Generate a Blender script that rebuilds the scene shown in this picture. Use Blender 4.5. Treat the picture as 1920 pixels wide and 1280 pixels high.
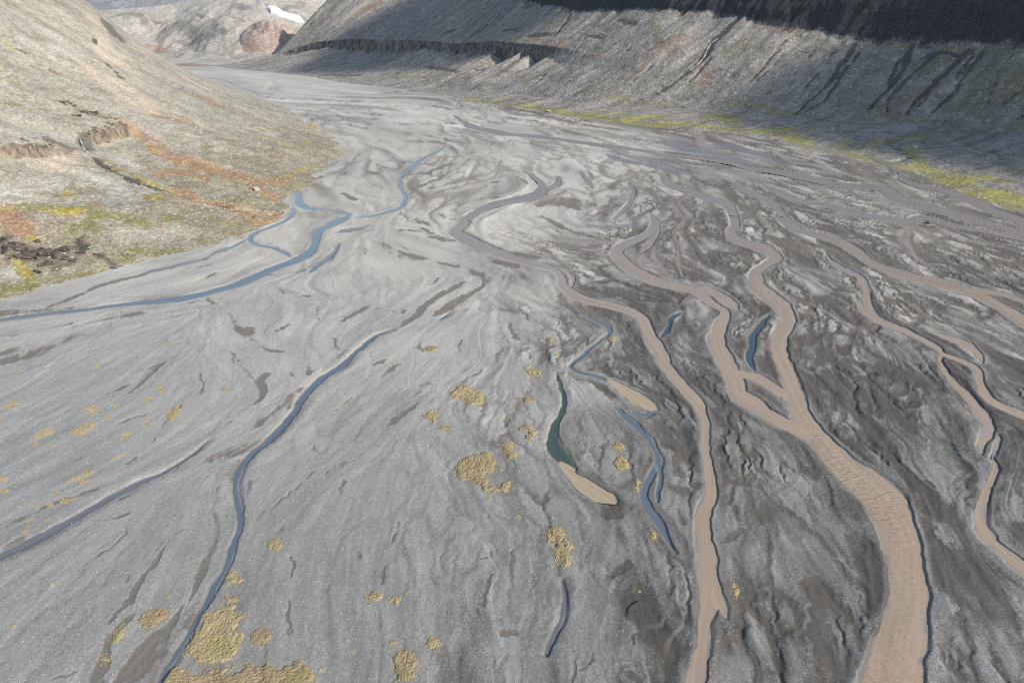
import bpy, math
import numpy as np
from math import radians, sin, cos, tan, pi

for _o in list(bpy.data.objects):
    bpy.data.objects.remove(_o)
scene = bpy.context.scene

# ---------------------------------------------------------------- camera
CAM_H = 100.0            # drone altitude over the gravel plain, metres
PITCH = radians(26.0)    # looking down
cam_data = bpy.data.cameras.new('camera')
cam_data.lens = 24.0
cam_data.sensor_width = 36.0
cam_data.clip_start = 1.0
cam_data.clip_end = 40000.0
cam = bpy.data.objects.new('camera', cam_data)
cam.location = (0, 0, CAM_H)
cam.rotation_euler = (pi / 2 - PITCH, 0, 0)
scene.collection.objects.link(cam)
scene.camera = cam

# ---------------------------------------------------------------- sky and sun
SUN_EL = radians(30.0)
SUN_DIR = (0.87, -0.49)          # horizontal direction towards the sun
_az = math.atan2(SUN_DIR[0], SUN_DIR[1])     # clockwise from +Y
world = bpy.data.worlds.new('World')
scene.world = world
world.use_nodes = True
_nt = world.node_tree
_sky = _nt.nodes.new('ShaderNodeTexSky')
_sky.sky_type = 'NISHITA'
_sky.sun_disc = False
_sky.sun_elevation = SUN_EL
_sky.sun_rotation = _az
_sky.air_density = 1.3
_sky.dust_density = 0.5
_bg = [n for n in _nt.nodes if n.type == 'BACKGROUND'][0]
_bg.inputs['Strength'].default_value = 0.11
_nt.links.new(_sky.outputs['Color'], _bg.inputs['Color'])

sun_data = bpy.data.lights.new('sun', 'SUN')
sun_data.energy = 5.0
sun_data.angle = radians(1.0)
sun_data.color = (1.0, 0.92, 0.80)
sun = bpy.data.objects.new('sun', sun_data)
sun.rotation_euler = (pi / 2 - SUN_EL, 0, math.atan2(SUN_DIR[0], -SUN_DIR[1]))
sun.location = (300, -100, 400)
scene.collection.objects.link(sun)

vs = scene.view_settings
vs.view_transform = 'Standard'
vs.look = 'None'
vs.exposure = 0.5
vs.gamma = 1.0
vs.use_curve_mapping = False
scene.cycles.max_bounces = 4
scene.cycles.diffuse_bounces = 2
scene.cycles.volume_bounces = 0
scene.cycles.use_denoising = False
scene.cycles.filter_width = 1.2
# ---------------------------------------------------------------- noise and height functions (numpy)
def _hash(ix, iy, seed):
    h = (ix.astype(np.int64) * 374761393 + iy.astype(np.int64) * 668265263 + seed * 1274126177) & 0xFFFFFFFF
    h = ((h ^ (h >> 13)) * 1274126177) & 0xFFFFFFFF
    return ((h ^ (h >> 16)) & 0xFFFFFF).astype(np.float32) / 8388607.5 - 1.0

_TAB = {}
def vnoise(x, y, seed=0):
    """value noise in -1..1, from a wrapped random table"""
    t = _TAB.get(seed)
    if t is None:
        t = np.random.RandomState(1000 + seed).uniform(-1, 1, (512, 512)).astype(np.float32)
        _TAB[seed] = t
    fx = np.floor(x); fy = np.floor(y)
    ux = (x - fx).astype(np.float32); uy = (y - fy).astype(np.float32)
    ix = fx.astype(np.int32) & 511; iy = fy.astype(np.int32) & 511
    ix1 = (ix + 1) & 511; iy1 = (iy + 1) & 511
    ux = ux * ux * (3 - 2 * ux); uy = uy * uy * (3 - 2 * uy)
    a = t[ix, iy]; b = t[ix1, iy]; c = t[ix, iy1]; d = t[ix1, iy1]
    return (a + (b - a) * ux) * (1 - uy) + (c + (d - c) * ux) * uy

def fbm(x, y, octaves=4, seed=0, gain=0.5):
    s = 0.0; a = 1.0; n = 0.0
    ca, sa = cos(0.6), sin(0.6)
    for o in range(octaves):
        s = s + a * vnoise(x, y, seed + o)
        n += a; a *= gain
        x, y = 2.03 * (x * ca - y * sa) + 17.3, 2.03 * (x * sa + y * ca) + 5.1
    return s / n

def sstep(a, b, x):
    t = np.clip((x - a) / (b - a), 0, 1)
    return t * t * (3 - 2 * t)

# left hill: foot line X = base(Y), height by distance left of it
LB_Y = np.array([-200, 60, 100, 170, 240, 285, 320, 364, 400, 445, 529, 600, 658, 800, 1016, 1200, 1476, 1530, 1700, 2200.])
LB_X = np.array([-560, -330, -295, -240, -194, -160, -131, -119, -132, -128, -128, -150, -178, -254, -396, -535, -735, -820, -1250, -2600.])
LH_S = np.array([-40, 0, 50, 100, 150, 200, 260, 340, 450, 700.])
LH_Y = np.array([0, 250, 400, 560, 800, 1100, 1300, 1480, 1700.])
LH_H = np.array([
    [-14, 0, 12, 25, 40, 58, 85, 120, 170, 280],
    [-14, 0, 12, 25, 40, 58, 85, 120, 170, 280],
    [-12, 0, 11, 26, 47, 74, 110, 150, 210, 320],
    [-12, 0, 10, 27, 52, 84, 125, 170, 235, 350],
    [-14, 0, 13, 35, 65, 99, 140, 190, 250, 370],
    [-16, 0, 18, 50, 96, 140, 185, 240, 300, 400],
    [-18, 0, 24, 66, 115, 158, 200, 250, 310, 400],
    [-18, 0, 26, 70, 118, 160, 200, 250, 300, 380],
    [-18, 0, 26, 70, 118, 160, 200, 250, 300, 380.]])
_fy = np.linspace(-200, 2200, 1201)
_k = np.exp(-0.5 * (np.arange(-30, 31) / 7.0) ** 2); _k /= _k.sum()
_fb = np.convolve(np.pad(np.interp(_fy, LB_Y, LB_X), 30, mode='edge'), _k, 'valid')
_fs = np.linspace(-40, 700, 371)
_fh = np.zeros((171, 371))
_fhy = np.linspace(0, 1700, 171)
_tmp = np.array([np.interp(_fs, LH_S, r) for r in LH_H])
for _i in range(371):
    _fh[:, _i] = np.interp(_fhy, LH_Y, _tmp[:, _i])
_k2 = np.exp(-0.5 * (np.arange(-12, 13) / 5.0) ** 2); _k2 /= _k2.sum()
for _i in range(171):
    _r = np.concatenate([2 * _fh[_i, 0] - _fh[_i, 12:0:-1], _fh[_i], 2 * _fh[_i, -1] - _fh[_i, -2:-14:-1]])
    _fh[_i] = np.convolve(_r, _k2, 'valid')

def left_base(Y):
    return np.interp(Y, _fy, _fb)

def left_h(X, Y):
    s = left_base(Y) - X
    fs = np.clip((s + 40) / 2.0, 0, 369.999); fy = np.clip(Y / 10.0, 0, 169.999)
    i = np.floor(fs).astype(int); j = np.floor(fy).astype(int)
    u = fs - i; v = fy - j
    return (_fh[j, i] * (1 - u) + _fh[j, i + 1] * u) * (1 - v) + (_fh[j + 1, i] * (1 - u) + _fh[j + 1, i + 1] * u) * v

# right valley wall: a runs along the wall (away, leftwards), n runs into the wall
def to_an(X, Y):
    return -0.6 * X + 0.8 * Y, 0.8 * X + 0.6 * Y
def from_an(a, n):
    return -0.6 * a + 0.8 * n, 0.8 * a + 0.6 * n
# ---------------------------------------------------------------- image coordinates projected onto assumed terrain, metres in the valley (x right, y up-valley)
WALL_A = np.arange(0,1500,20.)
WALL = [(np.array([450.1,445.9,437.3,433.1,433.9,436,439.7,448.5,458.6,474.2,491.7,509.2,518.5,524.2,529.9,532.4,532.2,532,531.8,528,521.9,515.7,509.6,507,504.4,501.8,499.1,496.5,493.9,491.3,488.6,486,483.4,481.8,481.8,481.9,481.9,481.9,482.1,482.3,482.5,482.7,482.9,483,478.9,474.8,470.6,466.4,462.2,458,453.8,449.7,448.4,448,447.6,447.2,446.7,446.3,445.9,445.5,442.2,437.8,433.4,429,424.6,420.3,415.5,409.7,404,398.2,392.4,389.3,389.3,389.3,389.3]),np.array([0,0,0,0,0,0,0,0,0,0,0,0,0,0,0,0,0,0,0,0,0,0,0,0,0,0,0,0,0,0,0,0,0,0,0,0,0,0,0,0,0,0,0,0,0,0,0,0,0,0,0,0,0,0,0,0,0,0,0,0,0,0,0,0,0,0,0,0,0,0,0,0,0,0,0])),
(np.array([618.1,618.1,625.6,641,656.4,661.5,664.1,666.7,669.4,672,674.6,675.8,675.9,676.1,676.2,676.3,669.7,662.4,655.1,647.8,640.3,632.7,625.1,617.4,609,599.1,589.2,579.3,566.8,554.3,546.5,544.4,542.3,540.2,538,535.2,532.5,529.7,526.9,524.1,521.4,519.3,517.3,515.3,513.2,511.2,507.2,501.9,496.6,491.3,486,480.6,475.3,470,467.4,466.2,465.1,463.9,462.7,461.5,460.3,459.2,454.4,449.4,444.5,439.6,434.7,429.8,428,428,428,428,428,428,428]),np.array([7.07,7.07,7.42,8.14,8.87,8.99,8.96,8.93,8.9,8.88,8.85,8.63,8.28,7.93,7.58,7.23,6.94,6.66,6.38,6.09,5.89,5.74,5.59,5.45,5.31,5.2,5.08,4.96,4.82,4.68,4.72,4.97,5.23,5.48,5.62,5.33,5.04,4.75,4.46,4.18,3.89,3.85,3.83,3.8,3.77,3.74,3.6,3.39,3.17,2.96,2.75,2.53,2.32,2.11,2.04,2.06,2.07,2.09,2.1,2.12,2.13,2.14,2.13,2.11,2.09,2.07,2.06,2.04,2.03,2.03,2.03,2.03,2.03,2.03,2.03])),
(np.array([680.2,680.2,680.2,686.4,696.2,706,707,707.5,707.9,708.4,708.8,709.3,707.2,704.2,701.1,698,695,691.9,688.9,682.7,675.8,668.9,662,655.2,648.3,641.4,633.2,624.9,616.7,610.9,610.6,610.2,609.9,609.6,611.1,612.8,614.5,616.1,617.6,618,618.5,619,619.4,619.9,620.3,620.8,621.2,621.5,619.9,618.3,616.7,615.1,613.3,610.7,608.1,605.5,602.8,600.2,598,596.3,594.6,592.9,591.2,589.6,586.9,582.3,577.8,573.2,568.6,564.1,559.5,549.4,535.6,521.7,513.8]),np.array([37.01,37.01,37.01,36.76,36.36,35.97,34.85,33.68,32.51,31.35,30.18,29.01,28.51,28.27,28.04,27.8,27.56,27.33,27.09,27.47,27.99,28.51,29.02,29.54,30.06,30.58,31.44,32.31,33.19,34,34.67,35.35,36.03,36.71,36.78,36.83,36.87,36.91,36.87,36.52,36.16,35.8,35.45,35.13,35.26,35.38,35.51,35.63,35.57,35.52,35.47,35.42,35.21,34.14,33.06,31.99,30.91,29.84,29.27,29.5,29.72,29.95,30.18,30.4,30.22,29.26,28.3,27.34,26.38,25.43,24.47,22.35,19.46,16.56,14.91])),
(np.array([695,695,695,698.8,708.5,718.1,721.7,722.2,722.6,723,723.5,723.9,723.2,720,716.8,713.6,710.4,707.2,704,699.6,692.8,685.9,679,672.1,665.3,658.4,651.8,645.8,639.7,633.7,629.4,628.4,627.5,626.5,625.6,626.1,626.6,627.2,627.7,627.9,627.9,627.8,627.8,627.7,627.6,626.8,625.9,625.1,624.3,623.3,621.5,619.6,617.7,615.9,614,612.1,610.1,608,606,604,602,599.9,597.9,595.9,593.1,588.4,583.6,578.8,574.1,569.3,562.1,554.1,543.4,532.6,521.8]),np.array([45.08,45.08,45.08,45.1,45.14,45.18,44.56,43.59,42.62,41.65,40.68,39.71,39.01,38.9,38.8,38.69,38.59,38.49,38.38,38.51,39.14,39.78,40.41,41.05,41.68,42.32,43.19,44.44,45.69,46.94,47.92,48.4,48.87,49.35,49.84,50.99,52.14,53.29,54.44,55.23,55.68,56.13,56.59,57.04,57.32,55.95,54.58,53.2,51.83,50.63,50.83,51.02,51.22,51.41,51.61,51.7,51.43,51.16,50.89,50.62,50.35,50.08,49.81,49.53,48.92,47.36,45.8,44.24,42.68,41.12,38,34.53,29.46,24.4,19.34])),
(np.array([743.7,743.7,743.7,743.7,748.7,755.9,763.1,764.6,765.1,765.6,766,766.5,767,766.9,763.2,759.6,755.9,752.4,749.1,745.8,742.7,739.8,736.8,731.8,725.5,721.5,718.7,719.6,717.6,714,710.5,707,704.2,703.1,702.1,701,700,698.9,697.9,696.8,698.2,701.8,705.3,708.9,712.4,716,719.8,723.6,727.5,731.3,735.2,739,742.9,746.7,750.6,754.3,756.6,758.9,761.3,763.6,766,768.3,770.6,773,775.3,777.6,780,758.8,735.9,712.9,690,678.4,666.8,655.2,643.6]),np.array([71.06,71.06,71.06,71.06,70.97,70.84,70.71,70.35,69.96,69.56,69.16,68.77,68.37,67.97,67.58,67.18,66.78,66.9,67.44,67.98,70.12,73.18,76.25,78.02,79.06,81.48,84.62,90.19,92.75,93.71,94.67,95.63,96.3,96.33,96.35,96.38,96.4,96.43,96.45,96.47,97.55,99.57,101.6,103.6,105.6,107.6,109.8,112.1,114.3,116.5,118.8,121,123.2,125.4,127.7,129.8,131.5,133.1,134.8,136.4,138.1,139.7,141.4,143,144.7,146.3,147.9,143.3,138.2,133.1,128,124.8,121.6,118.4,115.2]))]
FAR = [(np.array([-0.6519,-0.5503,-0.4849,-0.4344,-0.4026,-0.3484,-0.2897,-0.2313]),np.array([1865.1,1802.1,1782.7,1730.4,1601,1542.1,1626.6,1729.1]),np.array([-1,-1,-1,-1,-1,-1,-1,-1])),
(np.array([-0.6478,-0.5470,-0.4818,-0.4319,-0.3749,-0.3313,-0.2876,-0.2153]),np.array([2008,1938.6,1931.4,1856,1707.5,1718.4,1791.4,1897.8]),np.array([13.55,12.75,14.2,12.59,12.67,14.16,15.11,15.87])),
(np.array([-0.6387,-0.5745,-0.5103,-0.4464,-0.3830,-0.3265,-0.2839,-0.2129]),np.array([2136.4,2099.1,2079.4,2027.7,1875.2,1860.9,1923.7,2015]),np.array([60.61,62.53,64.25,65.45,63.95,61.3,59.52,56.89])),
(np.array([-0.6344,-0.5699,-0.5340,-0.5053,-0.4625,-0.4335,-0.4046,-0.3540,-0.2753,-0.1916]),np.array([2216.2,2196.9,2198.6,2201.2,2184.7,2170,2135.3,2132.6,2309.9,2509.2]),np.array([85.42,92.4,97.19,102.1,108.4,117.1,126.9,147.3,190.5,229.9]))]
# water: name, kind of water, label, path of (x, y, half width)
WATER = [('river','silt','broad main brown river sweeping down the right side to the bottom edge',[(102.3,465.1,2.43),(98.63,434.5,3.57),(103.4,423.3,5.43),(109.5,409.8,5.23),(115.1,396.1,5.33),(120.5,387.4,5.38),(122.3,375,3.07),(118.6,355.9,2.33),(119.4,359.8,2.6),(116.4,345.4,2.64),(109,330.3,2.44),(107.7,316.4,4.63),(112.2,309.1,5.75),(116.5,302.1,5.15),(118.7,291.4,2.73),(112.1,282.6,2.74),(103.9,273.1,2.86),(99.37,260.8,3.44),(99.02,250.5,4.4),(100.1,240.8,4.37),(100.8,231.7,3.47),(98.52,221.5,2.57),(93.68,213.6,2.91),(89.23,206.1,2.73),(85.99,196.4,2.81),(85.03,188.6,2.8),(83.66,181.2,2.59),(81.86,173.2,2.62),(80.5,165.8,2.98),(79.65,159.8,3.49),(79.5,154.1,4.19),(80.26,145.8,4.09),(80.46,139.3,4.71),(81.57,133.9,5.62),(82.84,128.8,5.95),(83.82,124,5.69),(83.91,119.5,5.33),(83.29,114.6,4.65),(82.03,109.9,4.14),(79.79,104.5,4.06),(77.34,99.41,3.89),(74.86,94.66,3.7),(72.15,90.2,3.62),(69.35,86.42,3.79),(66.73,82.84,3.97),(64.06,79.08,4.61),(61.86,75.87,5.19),(59.89,72.83,5.41)]),
('river','silt','second brown river arm that rejoins the main river from the left',[(74.25,359.9,3.15),(75.4,349.3,2.24),(70.71,332.8,2.24),(64.09,321.2,2.92),(57.28,314.8,3.33),(50.9,305.8,3.03),(47.39,295.2,2.73),(48.53,284.8,4.11),(51.22,276.3,4.28),(55.92,267.4,4.28),(60.1,261.4,4.4),(64.1,257.8,4.65),(67.31,255.1,4.19),(72.23,250.5,3.62),(74.7,242.7,2.62),(77.04,235.3,2.31),(78.26,229.1,1.64),(74.79,221.5,2.41),(71.16,213.6,2.83),(68.56,204.7,2.97),(67.7,196.4,3.29),(67.14,188.6,3.35),(66.33,180.1,3.21),(65.18,173.2,2.64),(65.33,167.3,2.68),(67.62,163.6,2.47),(69.99,159.6,2.22),(72.51,155,2.57),(75.53,152.3,2.8),(77.81,149.2,2.67)]),
('river_branch','silt','short brown link from the second arm into the main river',[(68.12,184.2,2.55),(72.4,182.2,2.26),(74.95,177.7,2.49),(76.86,173.5,2.75),(78.73,169.5,2.81)]),
('river_branch','silt','thin brown chute between two gravel islands above the confluence',[(66.07,171.6,2.11),(68.72,168.7,1.89),(70.71,161.8,1.36),(73.52,157.9,1.15),(75.98,155.5,0.78)]),
('river_branch','silt','blunt brown side arm ending in a backwater beside the second river arm',[(72.7,250.9,3.09),(78.08,250.1,3.57),(81.75,244.6,3),(83.79,237.1,2.66),(84.2,231.4,1.43)]),
('river','silt','narrow brown river running down the centre right to the bottom edge',[(7.83,471,1.19),(14.39,451.8,1.99),(18.86,429.4,2.63),(16,408.8,4.87),(5.59,395.2,7.33),(-6.43,386.6,5.77),(-17.65,370.3,3.74),(-25.75,350.4,2.7),(-24.07,346.6,3.03),(-28,331.2,2.72),(-23.83,320.6,4.38),(-16.24,310.5,4.5),(-9.06,301,3.83),(-2.25,293.2,3.49),(4.27,287,3.72),(12.16,281,3.09),(17.45,275.8,2.08),(20.13,266.3,1.61),(20.87,254.9,2.2),(24.48,247.1,3.02),(30.22,240.6,3.25),(36.63,236.1,3.34),(42.72,230.9,3.17),(46.32,224.3,2.45),(46.88,213.4,2.17),(47.41,204.8,2.46),(48.01,195.4,2.66),(48.24,184.2,2.08),(49.47,176.6,2.32),(51.17,170,2.14),(52.61,164.8,1.61),(52.48,158.8,1.22),(51.13,152.3,1.11),(49.19,145.8,1.13),(48.19,139.3,1.26),(47.07,132.4,1.46),(45.41,126,1.51),(43.62,120.1,1.65),(41.71,114,1.91),(40.24,108.2,1.97),(38.88,102.9,1.99),(37.97,97.95,2.2),(36.48,93.29,1.8),(35,90.2,1.3),(33.85,87.24,1.12),(32.62,83.62,1.25),(31.29,79.82,1.52),(30.02,76.22,1.7),(28.9,72.83,1.73)]),
('river_branch','silt','small brown spur leaving the narrow river near the bottom',[(38.86,96.52,0.96),(38.88,93.29,0.99),(39.14,90.2,0.64)]),
('river_branch','silt','thin lavender arm joining the bend of the centre river from the right',[(19.76,416.9,3.17),(26.01,425.3,2.85),(30.69,439.8,1.28),(30.05,453.5,0.83)]),
('river_branch','silt','small curved oxbow beside the narrow centre river',[(20.29,273.6,1.19),(23.55,271.3,1.12),(24.92,265.2,0.74),(24.48,257.9,0.71),(22.07,253.3,1.02)]),
('stream','blue','blue stream below the rocky left hill flowing to the left edge',[(-125.4,506.6,1.91),(-133.2,485.2,2.24),(-136.8,462.1,1.82),(-134.6,430.9,2.02),(-127.5,403.3,2.46),(-118.7,378.7,3.17),(-110.4,371.9,1.96),(-116.1,375.8,2.87),(-104.6,372.2,1.6),(-92.51,364.8,1.86),(-88.24,360.3,1.21),(-91.86,348.7,4.49),(-93.69,342.3,3.71),(-96.59,331.9,3.4),(-94.03,315.7,2.68),(-92.68,302.2,2.98),(-93.86,292,4.14),(-98.26,282.5,4.36),(-103.7,275.2,4.24),(-107.1,266.9,3.28),(-110.8,258.7,3.91),(-115.8,252.8,3.87),(-121,248.1,3.58),(-127,244.2,4),(-133.7,240.8,3.95),(-139.7,239,3.28),(-146.8,237.1,2.72),(-154.5,233.8,2.14),(-161.9,230.5,2.45),(-169.9,228.5,2.8),(-177.2,225.6,2.83),(-183.1,222.9,2.65),(-188.7,219.8,2.45)]),
('stream','blue','blue stream hugging the foot of the rocky left hill',[(-137.6,390.7,1.32),(-126.6,377.9,1.55),(-118.3,363.8,1.12),(-120.5,344.8,1.73),(-124.7,335,1.67),(-127.8,325.9,2.2),(-125.8,315.7,1.36),(-119.6,308.8,1.53),(-110.6,304.3,1.44),(-103.8,298.3,1.44),(-98.95,291.5,0.96)]),
('stream_branch','blue','thread of blue water along the edge of the left hill',[(-127.7,318,1.57),(-130.9,307.5,1.12),(-134.6,299.6,0.9),(-138.2,288.4,0.87),(-146.5,278.5,0.81),(-152.3,271.2,0.67)]),
('stream','blue','winding blue stream in the pale gravel at mid distance',[(-51.07,574.6,0.85),(-57.34,543.3,1.77),(-67.59,506.5,2.51),(-71.64,468,2.48),(-73.64,445.2,1.72),(-69.11,424.3,1.58),(-63.41,400.6,1.55),(-62.5,379.1,1.99),(-67.42,368.7,2.41),(-74.07,359.6,2.04),(-83.46,355.9,1.48)]),
('stream_branch','blue','short blue pool ending in gravel right of the blue stream',[(-81.43,311.9,0.54),(-81.49,301,1.19),(-81.92,288.2,1.68),(-83.49,284.3,1.89),(-85.17,274.3,1.57),(-85.72,271.2,0.61)]),
('pool','blue','tiny arrow shaped blue pool in the far pale gravel',[(-92.86,528,0.33),(-85.38,510,0.97),(-79.91,501.1,3.97),(-76.12,498.4,1.99)]),
('stream','blue','long blue stream curving through the left foreground to the bottom edge',[(-41.57,215.2,0.86),(-46.5,209,1.43),(-49.47,202,1.33),(-51.74,192.8,1.4),(-53.83,186.6,1.7),(-56.53,181.8,1.95),(-58.82,174.3,1.69),(-59.24,168.2,1.56),(-59.38,161.4,1.63),(-60.47,155.1,1.66),(-61.75,149.9,1.6),(-62.81,145.4,1.56),(-64.9,141.7,1.33),(-66.05,137,1.11),(-66.02,132.5,1.1),(-64.87,127.5,1.1),(-62.26,122.2,1.19),(-60.01,118.4,1.03),(-58.72,113.6,0.85),(-58.25,109,1.2),(-57.8,105.2,0.94),(-57.57,101.6,0.79),(-57.7,98.21,1.16),(-57.3,94.47,1.01),(-57.44,91.35,0.56),(-57.57,88.36,0.64),(-58.02,85.5,0.72),(-58.46,82.76,0.97),(-58.71,79.76,0.83),(-58.5,77.24,0.63),(-58.14,75.16,0.61),(-57.79,72.49,0.6)]),
('stream_branch','blue','short blue puddle at the tail of a dry channel in the centre',[(-22.5,229.2,0.33),(-24.35,225.9,0.68),(-26.09,223.3,0.7)]),
('stream_branch','shallow','shallow slate coloured channel crossing the lower left',[(-77.69,146.7,0.31),(-80.51,139.7,0.54),(-84.04,133.2,0.87),(-87.59,129.5,1.35),(-90.72,125.4,1.67),(-93.91,120.3,1.68),(-96.8,115.9,1.71),(-99.54,111.8,1.54),(-102.5,107.8,1.37),(-105.8,103.7,1.34)]),
('pool','blue','tiny blue puddle on the left gravel',[(-152.4,195.4,0.58),(-152.1,197,0.98),(-151.6,198.2,0.53)]),
('stream','blue','narrow zigzag blue stream in the centre',[(25.53,227.6,0.52),(29.67,222.7,1.05),(33.01,218,1.02),(33.53,211.9,0.76),(30.32,206.2,0.73),(25.31,199.3,0.89),(21.15,192.8,0.97),(18.55,187.9,0.85),(20.44,184.7,1.31),(24.16,182.5,1.18),(28.24,179.4,1.06),(30.5,175.8,0.75)]),
('pool','tan','tan silt pool below the zigzag stream',[(28.75,179.1,0.31),(30.25,178,1.59),(32.51,174.7,2.82),(35.51,169.9,3.34),(37.61,165.3,3.01),(39.03,162.7,1.66),(39.46,161.7,0.29)]),
('stream','blue','dark blue channel draining the tan pool and looping round a silt island',[(28.37,163.8,0.61),(30.6,158.1,1.39),(33,154.5,1.59),(34.69,150.1,1.29),(35.46,145,0.91),(35.99,138.5,1.28),(33.44,133.2,0.91),(30.6,128.2,0.99),(29.81,124.2,1.25),(30.83,119,1.58),(32.14,114.7,1.3),(32.89,110.1,0.58),(33.66,106.8,0.35)]),
('stream_branch','blue','right hand arm of the loop around the small silt island',[(36.06,137,0.78),(35.55,132.5,0.57),(33.79,127.5,0.47),(32.46,122.8,0.54)]),
('pool','blue','dark blue rim below the tan pool tip',[(33.12,161.4,1.2),(35.83,159.5,1.88),(38.19,161.4,1.07),(40.82,161.9,0.99),(43.07,160.5,0.47)]),
('pool','green','slender green algae pool in the centre foreground',[(14.69,182.9,0.29),(15,174.1,0.54),(14.37,164.8,0.62),(12.92,158.1,0.87),(11.27,151.8,1.29),(10.22,146.3,2.03),(11.15,140.9,2.43),(13.11,136.8,1.47),(14.87,134.7,0.75)]),
('pool','tan','tan pointed pool below the green algae pool',[(11.34,137.8,0.18),(12.59,135.8,1.06),(15,131.9,1.86),(18.2,128.4,2.93),(21.09,125.1,2.86),(22.75,123.1,1.48),(23.49,122.3,0.24)]),
('stream_branch','shallow','short grey rivulet in the lower centre gravel',[(9.74,99.42,0.18),(9.93,95.85,0.39),(9.27,92.23,0.56),(8.02,88.79,0.65),(6.68,85.11,0.66),(5.9,82.38,0.39)]),
('pool','dark','dark blue oxbow pool between the two brown rivers',[(93.82,226.9,0.4),(87.18,218.3,0.87),(81.6,209.1,1),(77.33,199.1,1.05),(74.84,191.1,1.08),(74.32,184.6,0.52)]),
('pool','dark','small dark oxbow left of the brown river bend',[(61.73,230,0.6),(56.31,223.8,0.77),(55.43,218.3,0.52),(52.58,212.1,0.93),(50.7,209.1,0.77)]),
('river','silt','brown river crossing the right gravel to the right edge',[(144.8,442.5,2.25),(141.2,419.4,3.45),(146.5,400.6,4.04),(147.6,375,2.2),(143.7,352.2,2.36),(144.5,359.8,3.01),(143.1,342.6,3.74),(144.9,332,4.96),(150.9,325.6,5.8),(155.4,316.4,4.5),(157.6,303.2,3.92),(157.4,291.4,3.18),(158.2,279,3.88),(162.2,270.8,4.88),(168.1,264.1,5.09),(173.6,258.7,5.01),(178.2,253.5,5.08),(181.4,246.5,4.36),(182.7,237.1,3.66),(182.6,228.2,3.96),(182.7,218.3,4.8),(183.9,210.6,4.99)]),
('river_branch','silt','thin brown fork near the right edge above the dark silt flats',[(179.3,252.9,2.36),(187.7,249.5,2.59),(192.4,246.5,2.39),(194.8,237.1,1.79)]),
('river','silt','pale winding river in the right gravel below the dark bars',[(142.7,296.7,0.85),(141.5,283.8,1.37),(143,274.2,2.5),(145,266.3,1.66),(139.8,252.5,1.47),(133.8,238.9,1.45),(130.1,226.5,2.27),(131.7,219.9,3.03),(135.3,215.2,2.46),(137.3,209.1,2.18),(139.2,203.3,2.09),(139.1,196.6,0.92),(135.2,191.1,0.64),(132.4,183.6,1),(130.6,176.6,1.43),(130.6,170,1.77),(129.5,163.8,1.63),(128.5,157.9,1.66),(126.4,152.3,1.41),(121.9,147,1.04),(119.9,144.1,0.84),(117.9,140.1,0.52)]),
('river_branch','silt','slim side arm left of the pale winding river',[(133,246.5,0.54),(129.2,233.5,0.8),(128.3,225.2,0.81)]),
('river','silt','brown channel leaving at the right edge in the lower right corner',[(127.1,149.3,0.37),(123,143.3,0.43),(119,137.7,0.45),(113.2,131,0.8),(108.8,126,0.95),(104.8,121.4,0.93),(101.9,117,0.96),(100.9,112.8,1.45),(100.7,108.8,1.6),(101.3,105.5,1.84),(102,101.4,1.95),(102.9,98.43,2.04)]),
('river','silt','grey brown channel curving out at the right edge at mid height',[(139.2,196.1,1.46),(141.6,192.4,1.69),(143.5,188.6,1.59),(143.8,184.6,1.13),(139.7,178.9,1.15),(136.9,172.1,1.62),(136.6,165.8,2.26),(138.3,161.8,2.78),(141.3,157.9,2.85),(144.5,155,2.83)]),
('river_branch','silt','lavender shallow arm feeding the right edge channel from above',[(145.4,213.3,1.12),(148.6,207.6,2.04),(151.1,203.3,2.5),(150.6,196.4,1.43),(148.1,189.2,1.1)]),
('river','silt','upper brown channel along the far right gravel',[(-60.64,739.3,0.85),(-49.95,702.3,3.11),(-37.12,664,6.02),(-22.3,644.1,7.84),(-4.92,623.3,7.99),(19.8,611.4,6.73),(43.15,592.5,6.08),(65.2,574.6,5.91),(86.06,557.7,6.47),(105.8,541.7,5.01),(113.1,526.5,4.68),(132.9,519.2,6.41),(150.2,505.2,5.94),(166.8,479,7.18),(180.9,466.8,8.88),(192.2,449.6,7.28),(200.8,434.5,8.15),(211.6,426.3,8.31),(222,423.3,10.49),(228.2,416.9,6.47),(225.8,396.1,6.36),(229.5,382.4,7.94),(236.6,370.3,7),(240.6,355.9,5.79),(246.7,341.7,5.35),(256,325.4,4.97),(262.4,316.2,4.96)]),
('river','silt','brown edge channel below the green moss bank at the right',[(267.1,519.2,2.43),(266.2,491.8,3.01),(262.9,466.8,2.29),(252.8,439.8,3.38),(257.7,424.3,8.11),(265.7,413.6,7.64),(266.3,391.7,5.61),(265.2,371,5.55),(265.7,355.9,5.63),(264.8,338.4,5.97),(264.6,319.2,5.81)]),
('river_branch','silt','thin brown thread between the two upper right channels',[(157,429.4,2.59),(160.9,409.8,3.44),(165.5,391.7,5.19),(176.2,383.2,4.83),(185.2,367.1,4.46),(195.3,355.9,4.74),(206.3,348,3.85),(220.6,356.1,4.55),(226.6,340.6,3.97),(236.2,332.6,4.97),(245,324.3,4.79),(251.6,316.4,4.62)]),
('river_branch','silt','faint brown thread beneath the upper right channel',[(176.1,362.8,4.37),(192.4,360.5,4.11),(204.3,353.9,4.49),(213.9,347.5,4.01)]),
('stream_branch','silt','lavender thread high in the far gravel centre',[(46.61,471,0.8),(48.67,439.8,1.51),(50.13,419.4,0.87)]),
('stream_branch','silt','lavender bend on the far gravel above the purple shallows',[(75.41,439.8,0.77),(73.28,409.8,1.24),(67.32,387.4,1.46),(60.05,367.1,1.48),(52.91,352.2,1.01)]),
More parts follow.
